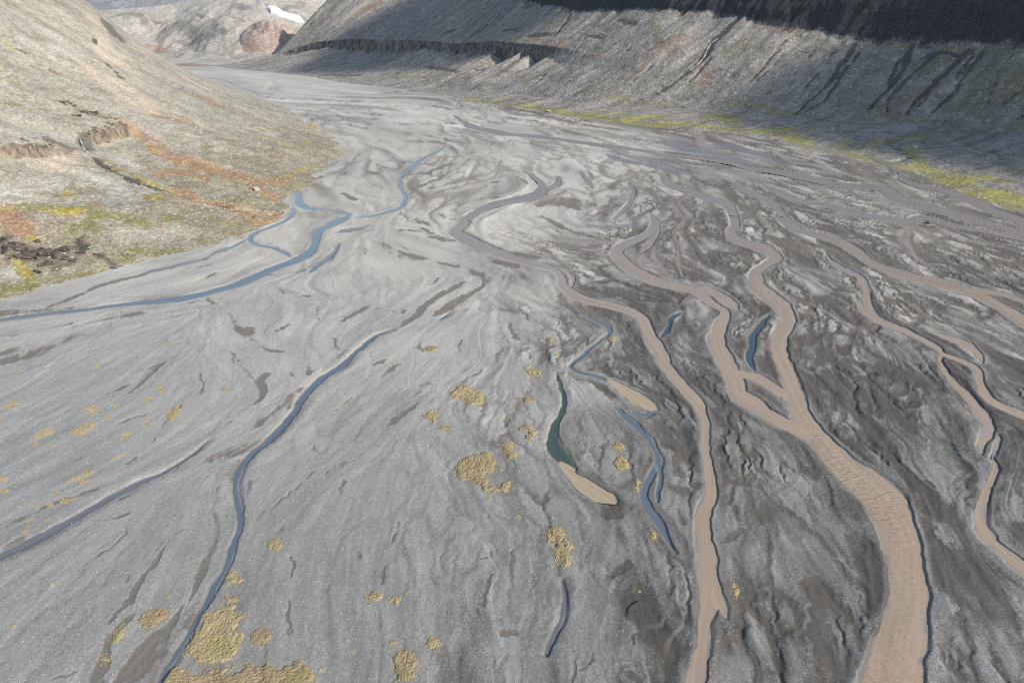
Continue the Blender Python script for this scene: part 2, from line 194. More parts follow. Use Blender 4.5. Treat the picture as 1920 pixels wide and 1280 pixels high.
('stream_branch','silt','lavender thread right of the purple shallows',[(57.82,297,1.21),(64.34,307.7,1.6),(71.53,326,1.15),(75.18,339.2,0.75)]),
('stream_branch','blue','pale thread of water on the far valley floor',[(-487.2,1158,2.68),(-449.4,1131.1,2.06),(-383.3,1021.5,1.84),(-340.6,961.8,3.56),(-317,938.2,7.39),(-306.8,927.5,2.86)]),
('stream_branch','blue','thin straight glint of water on the far valley floor',[(-278.2,891.8,3.76),(-249.1,887.8,4.14),(-216.6,868.6,2.97),(-181.7,853.8,2.3)]),
('pool','blue','small vivid blue pool right of the oxbow',[(39.83,255.3,0.53),(41.48,253.9,1.51),(43.22,253.3,0.59)])]
# marks on the gravel by kind, paths of (x, y, half width)
MARKS = {'dark':[[(-155.8,215.6,0.78),(-154.6,217.9,1.19)],
 [(-118.2,170.2,0.54),(-116.9,172.2,1.21),(-115.7,174.3,1.11)],
 [(-112,173.3,0.32),(-111.5,180.9,0.85),(-110.3,187.8,1.2),(-109.2,191.4,0.42)],
 [(-162.7,192.6,4.55),(-154.5,197.7,3.81),(-151.1,205.6,2.6),(-147.5,209.8,1.61)],
 [(-150.8,215.6,1.62),(-146.6,221.7,2.62),(-140.1,226.4,4.57),(-135.7,228,1.81)],
 [(-91.71,197.7,0.61),(-86.1,190.2,1.11),(-78.57,179.7,1.17),(-74.79,176.5,1.13),(-70.31,169.2,1.24),(-71.24,164.3,1.05)],
 [(-75.15,177.6,1.21),(-73.71,183.1,1.37),(-70.43,183.1,0.57)],
 [(-96.43,217.1,0.5),(-89.9,212.7,2.32),(-88.91,217.1,1.1),(-88.64,228,0.43)],
 [(-103,228,0.34),(-94.65,215.6,0.81)],
 [(-87.95,207,0.55),(-80.5,198.9,0.86),(-73.88,196.4,0.8)],
 [(-68.73,202.9,0.58),(-65.81,190.2,0.67),(-60.54,180.9,0.69)],
 [(-66.91,154.2,2.26),(-62.91,163.3,2.25),(-59.87,174.3,1.5)],
 [(-105.7,154.2,0.61),(-100.2,157.7,0.77)],
 [(-91.53,147.4,0.4),(-92.84,158.6,0.31),(-91.93,163.3,0.77)],
 [(-75.53,155.5,0.64),(-79.69,149.1,1.21),(-81.83,144.2,0.94)],
 [(-67.15,183.1,0.77),(-64.55,179.7,0.6)],
 [(-60.19,207,0.61),(-56.54,198.9,0.6)],
 [(-95.13,182,0.26),(-90.78,170.2,0.24)],
 [(-137.8,274.5,1.16),(-131.7,280.1,1.42)],
 [(-127.9,259.7,0.84),(-124.9,266.9,1.38)],
 [(-173.3,233,0.78),(-171.1,241.7,1.6),(-168.6,251.8,0.83)],
 [(-154.7,241.7,0.75),(-153.4,247.1,1.52)],
 [(-131.3,235.5,0.57),(-120,240.8,0.58)],
 [(-168.8,209.8,0.81),(-166.7,210.4,0.81)],
 [(-91.47,254.7,0.45),(-88.33,249,0.58),(-78.42,243.5,0.69)],
 [(-73.39,234.7,0.32),(-68.74,221.7,0.25)],
 [(-186.6,228,4.33),(-174.3,229.3,3.65),(-163.3,233,1.92)],
 [(-161.8,196.4,3.9),(-154.2,202.9,2.4)],
 [(-111.4,170.2,0.29),(-111.5,176.5,0.78),(-110.9,186.6,1.24)],
 [(-81.43,211.2,0.57),(-78.87,217.1,0.58)],
 [(-118.4,241.7,1.01),(-113.5,236.4,0.74)],
 [(-143.1,277.9,1.22),(-148.8,273.4,1.64),(-158.6,262.8,1.34),(-167.7,252.8,1.4),(-172.1,239.9,1.02)],
 [(-67.33,314.8,2.03),(-57.61,303.6,3.38),(-49.85,297,3.39),(-39.92,290.7,3.39),(-31.96,284.5,2.8),(-23.49,278.6,1.4)],
 [(-56.36,317.6,0.62),(-52.06,306.4,0.78),(-46.2,301,0.72)],
 [(-42.76,314.8,1.54),(-36.05,309.1,2.53)],
 [(-49.7,349.3,0.71),(-42.83,339.2,1.56)],
 [(-61.21,331.2,0.92),(-46.34,329.7,1.53)],
 [(-39.88,320.6,1.99),(-28.83,316.2,1.97)],
 [(-18.49,274,1.88),(-15.11,268.5,3.09),(-11.84,263.1,1.23),(-12.26,254.9,0.93),(-16.23,247.1,1.43),(-20,239.7,2.35),(-23.59,232.6,2.2),(-27.17,227.6,1.22)],
 [(-21.27,257.9,1.14),(-24.96,249,1.74),(-29.75,239.7,1.65),(-33.94,228.4,1.54),(-38.03,219.5,1.61),(-41.6,213.4,1.1)],
 [(-28.03,267.4,0.55),(-33.74,256.9,0.67)],
 [(-62.42,252.9,0.59),(-58.74,249,1.99)],
 [(-59.75,221.1,0.83),(-56.69,228.4,2.24),(-54.49,234.4,1.4)],
 [(-50.08,232.6,0.41),(-52.2,225.9,0.76)],
 [(-43.44,229.2,1.66),(-41.55,230.1,2.2),(-40.27,225.9,0.34)],
 [(-52.43,207.6,0.52),(-52.34,214.9,0.36)],
 [(-28.92,207.6,0.54),(-30.06,200.7,0.95),(-26.95,195.4,0.55)],
 [(-43.01,189.7,0.93),(-40.34,190.9,1.24)],
 [(-38.83,181.9,0.61),(-36.78,186.6,1.52),(-34.95,189.7,0.93)],
 [(-26.34,175.2,0.73),(-23.87,177.4,1.91),(-22.57,180.8,0.73)],
 [(-28.22,168.9,0.45),(-26.09,173.1,0.38)],
 [(-33.57,153.6,0.53),(-30.46,159,1.09),(-27.19,164.8,0.56)],
 [(-15.83,206.2,0.37),(-15.92,198,0.3)],
 [(-13.5,177.4,0.42),(-8.28,184.3,0.44)],
 [(-7.21,168.9,0.81),(-7.96,160.9,1.09),(-9.35,158.1,0.95)],
 [(0.18,219.5,0.65),(0.79,207.6,1.31),(2.61,204.8,0.46)],
 [(5.55,229.2,1.03),(7.52,227.6,1.53),(7.34,221.1,0.49)],
 [(-14.22,156.3,1.09),(-13.17,155.4,0.72)],
 [(5.2,160.9,0.9),(6.2,160.5,0.9)],
 [(-1.23,247.1,0.63),(5.11,242.4,0.93),(11.26,237.9,0.46)],
 [(2.72,295.7,1.68),(10.87,290.7,2.94),(20.56,288.2,1.46)],
 [(-5.39,283.3,2.76),(3.38,278.6,2.72)],
 [(-5.06,263.1,1.57),(-2.84,267.4,2.02),(-1.28,258.9,0.61)],
 [(31.83,305,3.94),(38.81,306.4,6.2),(45.32,303.6,3.96)],
 [(25.19,247.1,2.98),(30.71,245.2,3.77),(37.09,245.2,2.34)],
 [(39.99,250.9,3.27),(43.76,247.1,2.9)],
 [(15.91,356.3,0.92),(23.67,339.2,1.44),(31.96,326.6,1.67),(38.58,320.6,1.79),(46.38,311.9,0.9)],
 [(35.11,258.9,1.89),(41.33,261,2.85)],
 [(43.51,236.1,2.28),(47.05,232.6,2.26)],
 [(50.11,250.9,3.53),(56.96,245.2,4.33)],
 [(-58.91,206.2,0.31),(-57.92,199.3,0.36)],
 [(-56.69,191.6,1.17),(-53.59,198.7,1.21)],
 [(19.1,189.1,0.67),(19.94,185.5,0.79),(21.98,183.1,0.47)],
 [(32.78,206.2,0.7),(33.93,196.7,0.69),(35.77,185.5,0.68),(37.63,176.3,0.33)],
 [(36.27,156.3,3.68),(38.87,151.8,3.08),(40.41,147.5,2.52)],
 [(16.17,206.2,0.39),(19.05,211.9,0.45),(18.1,216.4,0.3)],
 [(-42.04,147.5,0.72),(-39.88,150.9,0.37)],
 [(-47.95,160.9,0.36),(-45.03,168.9,0.37)],
 [(-71.15,311.9,0.28),(-65.47,295.7,0.35)],
 [(-52.85,265.2,0.37),(-49.72,250.9,0.29)],
 [(-47.11,336,0.99),(-38.71,326.6,0.96)],
 [(92.8,203.3,4.72),(100.8,206.1,3.36),(109,210.6,1.6)],
 [(105.7,188.6,4.04),(111.6,182.4,7.45),(121.2,178.9,3.94)],
 [(94.9,182.4,2.36),(95.55,165.8,6.86),(106.2,165.8,7.38),(116.3,164.8,4.29)],
 [(114.3,218.3,0.62),(108.2,203.3,0.35)],
 [(113.8,242.7,0.93),(111.6,235.3,0.52)],
 [(91.25,184.8,0.34),(97.87,191.1,0.39),(105.4,200.5,0.25)],
 [(142.6,240.8,3.1),(143.6,237.1,2.3)],
 [(143.5,296.7,2.42),(144.8,283.8,4.82),(147.3,276.6,3.88)],
 [(61.81,192.4,0.77),(61.09,187.3,0.45)],
 [(54.37,181.2,3.04),(60.93,180.1,3.03)],
 [(81.34,197,0.45),(79.55,189.8,0.44)],
 [(107.2,252.5,0.45),(105.3,235.3,0.68)],
 [(114.3,223.2,0.47),(112.9,215.2,0.53)],
 [(149.1,230,0.78),(147.5,218.3,1.6),(148.6,212.1,0.9)],
 [(152.7,201.9,3.64),(156.2,193.7,4.41),(160,188.6,4.52)],
 [(215.4,313.5,0.96),(214.9,291.4,1.44),(214.6,271.9,0.85)],
 [(177.5,299.4,0.47),(171.7,281.4,0.63)],
 [(135.1,341.9,2.74),(138.5,335.2,3.5)],
 [(160.4,341.9,3.38),(166.2,335.2,4.32)],
 [(169.9,322.5,2.73),(172.1,313.5,2.22)],
 [(74.49,283.8,3.09),(81.98,274.2,2.6)],
 [(112.6,286.3,0.59),(112.5,267.4,0.99),(114.7,256.6,0.7)],
 [(125.1,267.4,1.9),(131.1,263,2.34)],
 [(67,223.2,1.31),(63.99,213.6,0.95)],
 [(52.43,199.1,1.62),(55.51,193.7,1.05)],
 [(94.75,176.6,1.58),(95.24,170,1.53)],
 [(113.8,176.6,0.66),(113.2,173.2,0.65)],
 [(106.2,167.9,1.52),(106.4,157.9,2.24),(107,152.3,3.05)],
 [(89.94,153.2,0.79),(83.16,151.4,1.17)],
 [(128.4,176.6,1.03),(126.6,167.9,1.06),(126.1,159.8,0.73)],
 [(42.44,161.8,1.06),(43.71,157.9,1.04)],
 [(57.53,152.3,0.29),(63.24,157.9,0.3)],
 [(206,283.8,0.82),(203.6,269.6,1.05),(204.2,258.7,0.68)],
 [(97.88,299.4,0.49),(98.29,288.9,0.59)],
 [(127.6,153.2,0.84),(126.3,148.7,0.82)],
 [(59.55,145.8,0.36),(57.99,137.7,0.9),(55.67,131.7,0.89),(52.11,130.2,1.22)],
 [(57.47,131.7,0.63),(57.85,126,0.82),(59.07,122,0.93),(61.3,118.8,1.22),(62.4,115.2,1.27),(63.45,111.6,1.05),(64.06,108.2,0.72),(64.37,103.4,0.71),(65.25,99.41,1.46),(66.44,95.58,0.73)],
 [(64.69,102.4,0.88),(67.02,100.9,0.82),(71.11,100.9,0.5)],
 [(56.18,88.92,0.71),(55.5,84.81,1.01),(54.53,80.93,1.04),(52.08,76.57,0.83)],
 [(61.26,91.95,0.73),(60.82,89.34,0.71)],
 [(43.22,107.7,0.32),(47.15,110.5,0.87),(50.65,112.8,0.45)],
 [(44.81,89.77,0.2),(48.97,92.84,0.34),(53.5,96.52,0.21)],
 [(86.58,106.6,0.7),(87.33,101.9,0.65),(87.39,96.99,0.62),(87.69,95.12,0.5)],
 [(109.9,139.3,1.23),(109.5,133.9,2.25),(106.9,128.1,1.65),(102.3,123.4,1.06)],
 [(104.4,114.6,1.43),(105.7,112.2,1.57),(103.9,107.7,0.77)],
 [(100.5,125.4,0.27),(101.7,119.5,0.32)],
 [(88.89,128.1,1.43),(88.98,124,0.84)],
 [(38.64,133.9,1.91),(41.48,132.4,1.14)],
 [(35.59,119.5,1.68),(37.67,115.8,1.1)],
 [(62.41,131.7,0.48),(62.05,128.1,0.38)],
 [(96.63,130.2,0.71),(98.43,124,1.02),(99.65,118.8,0.52)],
 [(39.48,86.83,0.61),(40.93,82.84,0.56),(41.04,79.08,0.51)],
 [(76.57,86.83,0.43),(76.94,82.84,0.52),(78.08,77.28,0.42)],
 [(63.08,121.4,0.18),(63.38,123.4,0.27)],
 [(72.94,105.5,0.23),(71.08,102.4,0.23)],
 [(91.49,91.07,0.6),(90.74,86.83,0.77)],
 [(86.62,91.07,0.43),(86.54,87.66,0.64)],
 [(44.91,100.4,0.72),(47.05,95.58,1.16)],
 [(29.58,91.07,1.27),(31.09,88.5,0.83)],
 [(35.36,128.8,1.05),(36.55,124,1.03)],
 [(-14.61,134,0.45),(-13.6,129.6,1.14),(-12.36,127.5,0.49)],
 [(1.42,136.2,0.61),(2.08,134,0.85)],
 [(-29.45,128.2,0.66)],
 [(-40.69,129.6,0.43),(-39.75,125.5,0.63)],
 [(16.92,124.2,1),(18.9,119,2.18),(24.14,120.9,2.59),(27.8,122.8,1.69)],
 [(33,130.3,1.3),(32.23,126.2,1.06)],
 [(35.81,128.9,0.88),(34.72,118.4,1.25)],
 [(7.64,107.4,0.42),(8.97,103.7,0.7),(9.52,100.6,0.38)],
 [(4.51,95.85,0.22),(4.77,93.12,0.44),(3.97,89.63,0.35),(2.56,87.54,0.18)],
 [(1.83,83.15,0.33),(1.94,79.4,0.48),(2.67,76.54,0.47)],
 [(10.45,85.11,0.17),(9.94,76.54,0.23)],
 [(-15.64,100.6,0.27),(-15.07,98.69,0.36)],
 [(-26.14,101.6,0.55),(-25.63,98.69,0.54)],
 [(-6.07,92.67,0.27),(-5.17,96.78,0.23),(-3.8,99.66,0.16)],
 [(-5.11,105.8,0.6),(-4.28,103.7,0.49)],
 [(17.15,140.9,0.73),(21.07,142.5,0.73),(24.59,144.1,0.37)],
 [(20.49,139.3,0.23),(20.05,133.2,0.22)],
 [(-2.12,85.91,1.19),(-0.46,85.51,0.99)],
 [(21.89,86.31,0.2),(21.44,83.54,0.26)],
 [(-20.36,145.8,0.96),(-17.73,143.3,0.82)],
 [(-25.08,109,0.43),(-24.65,111.3,0.43),(-23.97,114.7,0.22)],
 [(-22.63,108.2,0.11),(-21.12,107.1,0.14)],
 [(-9.21,104.2,0.25),(-6.54,103.7,0.25)],
 [(-0.15,106.3,0.23),(0.23,103.7,0.19)],
 [(17.9,110.1,0.41),(15.12,105.8,0.6),(13.36,103.2,0.4)],
 [(19.04,100.6,1.18),(21.69,103.7,1.2)],
 [(24.78,91.35,1.07),(26.44,89.21,1.05)],
 [(-45.64,131.8,0.34),(-42.2,136.2,0.45),(-38.86,137.8,0.32)],
 [(6.98,82,0.27),(8.06,78.67,0.23)],
 [(10.99,79.76,0.2),(13.36,81.25,0.24)],
 [(-10.9,106.8,0.27),(-10.38,104.7,0.27)],
 [(-3.84,117.2,0.57),(-2.6,116.5,0.57)],
 [(4.96,98.69,0.4),(3.46,96.78,0.4)],
 [(19.28,77.95,1.11),(20.73,77.25,1.11)],
 [(-7.05,91.35,0.71),(-5.9,88.79,0.69)],
 [(-32.26,107.9,0.45),(-31.22,104.7,0.37)],
 [(-69.38,126.9,0.5),(-67.29,121.5,0.59),(-64.84,115.3,0.48),(-62.9,108.5,1),(-62.65,103.2,1.06),(-62.63,98.69,1.02),(-62.21,93.56,0.38)],
 [(-62.55,129.6,0.77),(-61.02,122.8,0.63)],
 [(-46.3,117.1,0.44),(-48.5,113.6,1.16),(-50.79,110.7,1.35),(-52.6,109,0.44)],
 [(-49.19,134,0.3),(-52.32,123.5,0.34),(-54.06,119.6,0.74),(-56.13,115.9,0.94),(-56.51,111.3,0.33),(-56.09,103.7,0.25)],
 [(-70.1,88.36,0.71),(-71.29,85.5,1.06),(-71.04,82,0.87),(-70.17,78.67,0.9),(-69,76.54,0.81)],
 [(-62.63,91.35,0.21),(-63.09,87.12,1.08),(-64.55,83.92,2.1),(-64.88,79.39,2.39),(-65.91,76.54,1.65)],
 [(-85.94,117.8,0.53),(-83.27,119,0.72)],
 [(-81.67,114.1,0.17),(-82.7,108.5,0.28),(-84.7,103.7,0.42),(-85.4,99.66,0.38)],
 [(-69.95,115.9,0.24),(-72.06,110.7,0.27),(-72.24,106.8,0.35),(-72.29,102.1,0.46),(-72.71,97.73,0.54),(-72.42,92.23,0.54),(-73.26,87.95,0.33)],
 [(-109.4,113.6,0.43),(-107.3,117.8,0.93),(-105.2,120.9,0.79),(-100.3,124.2,0.48),(-95.78,127.5,0.41)],
 [(-44.65,105.8,0.28),(-43.72,100.6,0.15)],
 [(-42.53,93.56,0.25),(-40.27,87.12,0.16)],
 [(-76.14,77.6,0.33),(-74.05,78.85,0.13)],
 [(-76.37,100.6,0.45),(-75.74,98.69,0.45)],
 [(-58.54,104.2,0.6),(-57.1,92.23,0.99),(-59.08,87.95,0.91)],
 [(-45.55,130.3,0.34),(-41.4,135.5,0.56)],
 [(-55.7,81.62,0.71),(-53,79.76,0.84)],
 [(-108.2,137.8,0.88),(-106.3,140.9,0.45)],
 [(-51.92,144.1,0.15),(-48.97,140.1,0.24)],
 [(-63.89,81.24,1.37),(-62.03,82.76,1.15)],
 [(-93.25,92.67,0.14)],
 [(-33.91,91.35,0.16),(-32.88,89.2,0.16)],
 [(-54.76,106.3,0.55),(-55.71,104.7,0.54)],
 [(-78.23,92.67,0.72),(-78.74,90.48,0.71)],
 [(-57.92,100.6,1.14),(-57.14,95.85,1.1)],
 [(-66.88,143.3,2.17),(-63.36,144.1,1.67),(-62.31,148.4,1)],
 [(-73.07,138.5,2.14),(-68.2,141.7,2.18)],
 [(-83.14,133.2,1.09),(-79.03,136.2,1.27)],
 [(-93.5,137.8,0.44),(-92.81,140.1,0.52)],
 [(-100.7,112.4,1.05),(-104.5,106.3,1.68)],
 [(-84.47,130.3,1.15),(-88.9,123.5,0.74)],
 [(387.2,576.4,0.53),(375.5,543.3,0.97),(356.4,506.5,0.57)],
 [(315.2,594.3,1.29),(301.9,543.3,1.85),(298.9,520.7,1.01),(277,499.7,0.97),(265.3,474.1,0.85)],
 [(264.2,551.2,1.27),(265.4,528,1.66),(267.4,499.7,1.99)],
 [(322.4,480.3,2.64),(334.3,486.6,1.91)],
 [(325.4,456.4,0.94),(317.4,434.5,0.9)],
 [(193.5,633.6,1.89),(208.1,589.7,2.72),(225.5,567.7,3.07),(243,543.3,2.42),(250,506.5,2.46),(259.3,480.3,2.56),(263.6,468,2.5)],
 [(268.7,468,2.67),(268.6,439.8,4.13),(271.3,419.4,3.55),(269.8,405.1,2.51),(267.1,379.1,2.34),(271.6,363.3,2.15)],
 [(288.6,585.2,0.54),(298.1,613.4,0.56)],
 [(345.6,594.3,1.28),(335.9,567.7,1.02)],
 [(334.3,528,0.39),(315.4,493.1,0.36)],
 [(163.1,613.4,7.84),(180.6,551.2,7.11)],
 [(192,506.5,7.27),(206.1,499.7,5.02)],
 [(89.65,375,0.51),(88.81,352.2,0.49),(81.89,338.4,0.49)],
 [(108.2,439.8,0.51),(106,424.3,0.49)],
 [(142.2,439.8,0.69),(139.2,391.7,1.02),(141,371,0.78)],
 [(147.9,405.1,1.22),(156.5,379.1,2.02)],
 [(166.6,400.6,2.39),(187,396.1,3.37),(194.2,387.4,1.7)],
 [(203.1,383.2,2.09),(205.7,371,2.03),(208.2,359.6,1.13)],
 [(222.4,367.1,2.63),(226.5,359.6,2.58)],
 [(163.4,375,0.74),(161.5,359.6,0.71)],
 [(144.7,352.2,0.42),(143.8,341.7,0.41)],
 [(210.7,474.1,2.15),(215.1,445.2,3.72),(227.3,439.8,2.95)],
 [(-19.87,844.8,1.99),(-6.81,882,1.73)],
 [(-8.5,818.8,4.19),(2.21,789.6,6.38),(18.47,771.1,5.92),(42.17,756.4,6.37)],
 [(57.67,749.2,2.51),(78,715.1,4.2),(100.3,683.8,4.46),(121.8,660.6,4.61),(138,644.1,4.56)],
 [(-104.2,1027.5,4.97),(-164.5,1002.3,4.86)],
 [(-115.6,689.9,2.85),(-95.67,677.9,3.74)],
 [(-83.7,683.8,3.87),(-77.6,677.9,3.07)],
 [(-64.19,689.9,6.87),(-54.55,683.8,6.82)],
 [(-144.7,749.2,4.13),(-137.1,739.3,3.4)],
 [(-96.62,633.6,2.5),(-86.82,623.3,2.46)],
 [(-81.47,594.3,1.18),(-73.49,580.8,1.15)],
 [(-63.19,603.7,1.32),(-51.94,585.2,1.28)],
 [(-44.7,644.1,2.39),(-27.9,613.4,2.99),(-10.79,576.4,3.04)],
 [(-96.32,468,2.8),(-90.97,466.8,2.23)],
 [(-83.15,450.7,0.95),(-78.12,442.5,0.93)],
 [(-123.2,462.1,4.43),(-117.6,471,3.16)],
 [(-121.4,439.8,2.98),(-115.9,437.2,3.39)],
 [(-103.7,409.8,1.36),(-92.87,396.1,2.2)],
 [(-129.1,450.7,1.73),(-125.5,456.4,1.75)],
 [(-58.37,462.1,3.46),(-53.23,474.1,2.31),(-44.39,493.1,1.39)],
 [(-63,396.1,0.91),(-57.58,424.3,2.13),(-52.18,439.8,1.61),(-43.13,462.1,1.16)],
 [(2.56,450.7,1.78),(9.69,434.5,1.97)],
 [(-19.26,437.2,5.28),(-10.81,437.2,4.22)],
 [(-17.72,398.3,4.4),(-7.76,400.6,3.1)],
 [(-49.8,352.2,0.67),(-43.64,341.7,1.3)],
 [(-39.91,363.3,0.77),(-32.85,352.2,1.37),(-30.13,355.9,0.76)],
 [(-60.97,367.1,0.54),(-51.87,345.2,0.51)],
 [(17.25,383.2,5.85),(29.35,387.4,9.5),(36.6,371,3.2)],
 [(39.5,391.7,3.23),(45.82,379.1,2.42)],
 [(15.15,355.9,0.89),(26.05,338.4,1.49)],
 [(6.66,480.3,1.1),(9.07,468,0.89)],
 [(37.63,359.6,1.53),(42.47,367.1,0.98)],
 [(32.97,728.4,3.27),(66.97,677.9,4.11),(98.32,644.1,4.26)],
 [(46.63,644.1,3.7),(75.26,594.3,3.43)],
 [(24.15,756.4,4.19),(50.54,702.3,3.91)],
 [(-92.65,818.8,3.52),(-68.42,786.4,3.39)],
 [(-5.68,728.4,3.97),(22.52,702.3,3.84)],
 [(-95.59,493.1,0.78),(-86.25,477.2,0.63)],
 [(50.79,474.1,1.33),(52.9,445.2,1.26)],
 [(98.6,486.6,0.85),(98.06,456.4,0.97)],
 [(-114.8,543.3,0.85),(-117.5,520.7,1.08),(-115.8,486.6,0.68),(-114.2,456.4,0.8)],
 [(59.44,419.4,2.46),(69.33,439.8,1.58)],
 [(76.7,456.4,0.81),(74.98,429.4,0.64)],
 [(91.56,462.1,1.11),(91.2,439.8,1.06)]],
'purple':[[(-21.31,613.4,4.28),(-10.79,576.4,3.49),(-7.37,551.2,1.78)],
 [(26.15,567.7,4.33),(32.48,543.3,2.77)],
 [(76.65,543.3,7.51),(86.78,513.5,14.78),(105.1,499.7,18.63)],
 [(42.56,348.7,7.04),(55.9,345.2,10.47)],
 [(-57.76,468,1.99),(-54.25,459.2,1.96)],
 [(-44.7,644.1,4.14),(-30.44,633.6,4.89)],
 [(38.36,345.9,3.3),(47.48,342.5,11.73),(61.65,342.5,9.55),(65.99,345.9,3.6)],
 [(-84.71,329.7,3.13),(-78.04,332.8,3.73),(-73.73,339.2,1.97)],
 [(49.69,352.8,0.94),(54.59,332.8,1.49)],
 [(167.9,252.5,4.48),(174.4,244.6,5.6),(176.1,230,4.39),(177.7,216.7,2.79)],
 [(141.3,291.4,1.59),(142.7,279,3.53),(145.4,274.2,4.39)],
 [(149,206.1,2.34),(151.5,201.9,1.54)],
 [(144.8,181.2,2.07),(143.5,176.6,1.35)],
 [(129.5,176.6,1.99),(130.2,172.1,1.47)],
 [(125.7,155,0.97),(127,151.4,0.95)],
 [(48.76,187.3,0.8),(51.6,176.6,0.96),(54.99,167.9,1.02),(56.06,163.8,0.72)],
 [(66.73,171.1,0.57),(70.05,159.8,0.71),(75.39,156,0.6)],
 [(69.6,182.4,0.87),(67.95,173.2,0.56)],
 [(182.7,237.1,3.24),(187.7,231.7,4.24)],
 [(75.23,256.6,1.7),(83.95,252.5,1.47)],
 [(111.9,493.1,12.71),(121,474.1,18.66),(143.5,480.3,12.52),(160,474.1,12.8)],
 [(133.2,503.1,5.42),(139.2,499.7,6.73)],
 [(129.6,594.3,15.37),(142.3,559.4,19.82),(163.6,528,16.39),(173.3,499.7,8.78)],
 [(223.5,391.7,4.82),(230.1,389.6,5.76)],
 [(185.2,450.7,2.63),(189.1,429.4,3.15)],
 [(138.5,576.4,17.75),(161.1,567.7,19.28),(180.3,535.5,10.99),(192.4,499.7,6.87)],
 [(216.8,405.1,4.61),(220.2,405.1,3.22)],
 [(84.63,133.2,0.99),(86.49,129.5,1.09),(87.84,126,1.35),(91.68,126.7,0.5),(89.74,121.4,0.29)],
 [(106.4,130.2,0.37),(101,124,0.65),(105.2,126.7,0.43)],
 [(107.8,128.1,1.08),(114.5,136.2,0.56)],
 [(31.65,112.2,0.49),(33.76,107.2,0.48)],
 [(33.25,118.2,0.63),(32.92,114.6,0.7),(35.15,109.9,0.77),(36.86,107.2,0.51)],
 [(37.12,91.95,0.47),(39.99,89.77,0.37)],
 [(117.8,138.5,0.57),(118.3,136.9,0.4)],
 [(-90.72,125.4,1.87),(-93.91,120.3,2.04),(-96.8,115.9,2.14),(-99.97,111.3,2.08),(-103,106.8,2.23)],
 [(-56.87,107.9,0.85),(-54.95,106.8,0.42)],
 [(-59.23,101.1,0.89),(-57.68,96.31,0.86)],
 [(9.8,94.93,0.89),(8.02,88.79,1.02),(5.72,82.76,0.97),(7.24,80.87,0.71)],
 [(10.4,88.79,0.54),(11.9,90.49,0.36)],
 [(31.57,115.9,1.45),(33.04,111.3,0.94)],
 [(-152.3,271.2,1.17),(-137.2,286,1.11),(-129.9,304.8,1.01)],
 [(-109.3,269.1,1.03),(-97.71,268,1.33),(-86.45,273.4,1.36)],
 [(-63.09,148.2,2.16),(-60.81,149.9,1.74)]],
'moss':[[(145.2,689.9,14.87),(165.9,683.8,17.62),(185,666.3,12.26),(205.2,644.1,12.68),(229.2,633.6,10.64),(241.9,603.7,7.27),(237.5,559.4,5.31),(248.9,543.3,6.53),(256.4,520.7,6.1),(263.3,499.7,9.61),(268.7,483.4,7.77)],
 [(272.4,480.3,8.34),(281.5,468,9.2),(284.5,450.7,5.34),(282.8,426.8,3.74)],
 [(287.7,486.6,0.96),(299.3,513.5,1.06),(317.7,559.4,0.84)],
 [(273.8,400.6,6.77),(282.8,400.6,16.1),(286,391.7,12.44),(297.7,396.1,2.01),(281.5,375,1.08)],
 [(276.7,371,5.65),(284.5,367.1,7)],
 [(293.7,445.2,4.09),(309.4,450.7,6.21),(317.2,439.8,4.81)],
 [(265.3,567.7,2.15),(279.2,585.2,1.66)],
 [(286.8,567.7,2.45),(319.3,589.7,3.4),(349,603.7,2.58),(369.5,623.3,1.83)],
 [(248.7,613.4,2.17),(244.5,585.2,2.08)],
 [(199.2,728.4,20.26),(216.6,728.4,14.25),(211.5,677.9,3.46)],
 [(257.7,543.3,2.89),(264.9,520.7,3.03),(267.4,499.7,3)],
 [(236.4,655,11.37),(253.4,644.1,11.2)],
 [(275.9,439.8,5.68),(288.8,445.2,5.74)],
 [(-58.34,891.8,4.99),(-33.54,853.8,16.32),(-15.9,872.4,12.06)],
 [(-6.41,827.3,12.76),(15.23,818.8,16.04),(35.43,786.4,14.31),(58.18,756.4,17.25),(83.22,728.4,18.35),(106.6,702.3,20.01),(130.2,677.9,18.51),(148.9,672,17.73)],
 [(68.96,742.1,4.38),(95.95,771.1,8.29),(114.2,756.4,12.64)],
 [(119.8,715.1,21.29),(145.1,728.4,21.66)]],
'stony':[[(-13.78,118.4,0.41),(-13.19,111.3,0.79),(-12.52,103.2,0.93),(-11.92,95.85,1.06),(-10.53,87.13,0.83),(-9.9,83.15,0.48)],
 [(-25.22,112.4,0.4),(-24.98,109.6,0.39)],
 [(8.96,98.69,0.63),(7.61,100.6,0.43)],
 [(-78.17,146.7,1.17),(-81.27,139.3,1.56),(-84.83,134,1.62),(-89.25,129.3,1.21)],
 [(-56.75,92.23,0.31),(-78.91,131.8,0.4)],
 [(-69.55,126.2,0.4),(-65.07,115.9,0.37)],
 [(-92.45,122.2,0.76),(-98.47,115.3,0.73),(-103.2,110.1,0.84),(-104.9,106.8,0.99)],
 [(-62.18,137.8,0.75),(-70.76,138.5,1.01),(-77.44,132.5,0.98),(-82.7,130.3,0.64)],
 [(73.13,140.9,1.59),(71.54,121.4,2.75),(69.28,112.2,1.61)],
 [(66.72,128.8,1.96),(68.94,123.4,2.54)],
 [(50.57,87.66,1.07),(50.1,82.84,1.44),(50.57,79.08,1.47)],
 [(33.41,100.4,1.7),(32.42,104.5,1.31)],
 [(88.81,115.8,0.8),(85.22,105.5,0.93),(81.51,95.58,0.8),(75.56,86.83,0.72),(71.24,79.08,0.83)],
 [(75.54,111.1,1.02),(74.74,107.7,0.8)],
 [(57.89,88.92,1.13),(58.38,87.66,0.89)],
 [(8.86,191.6,0.7),(5.78,184.3,0.84),(8.55,183.1,0.85),(10.95,186.6,0.39)]],
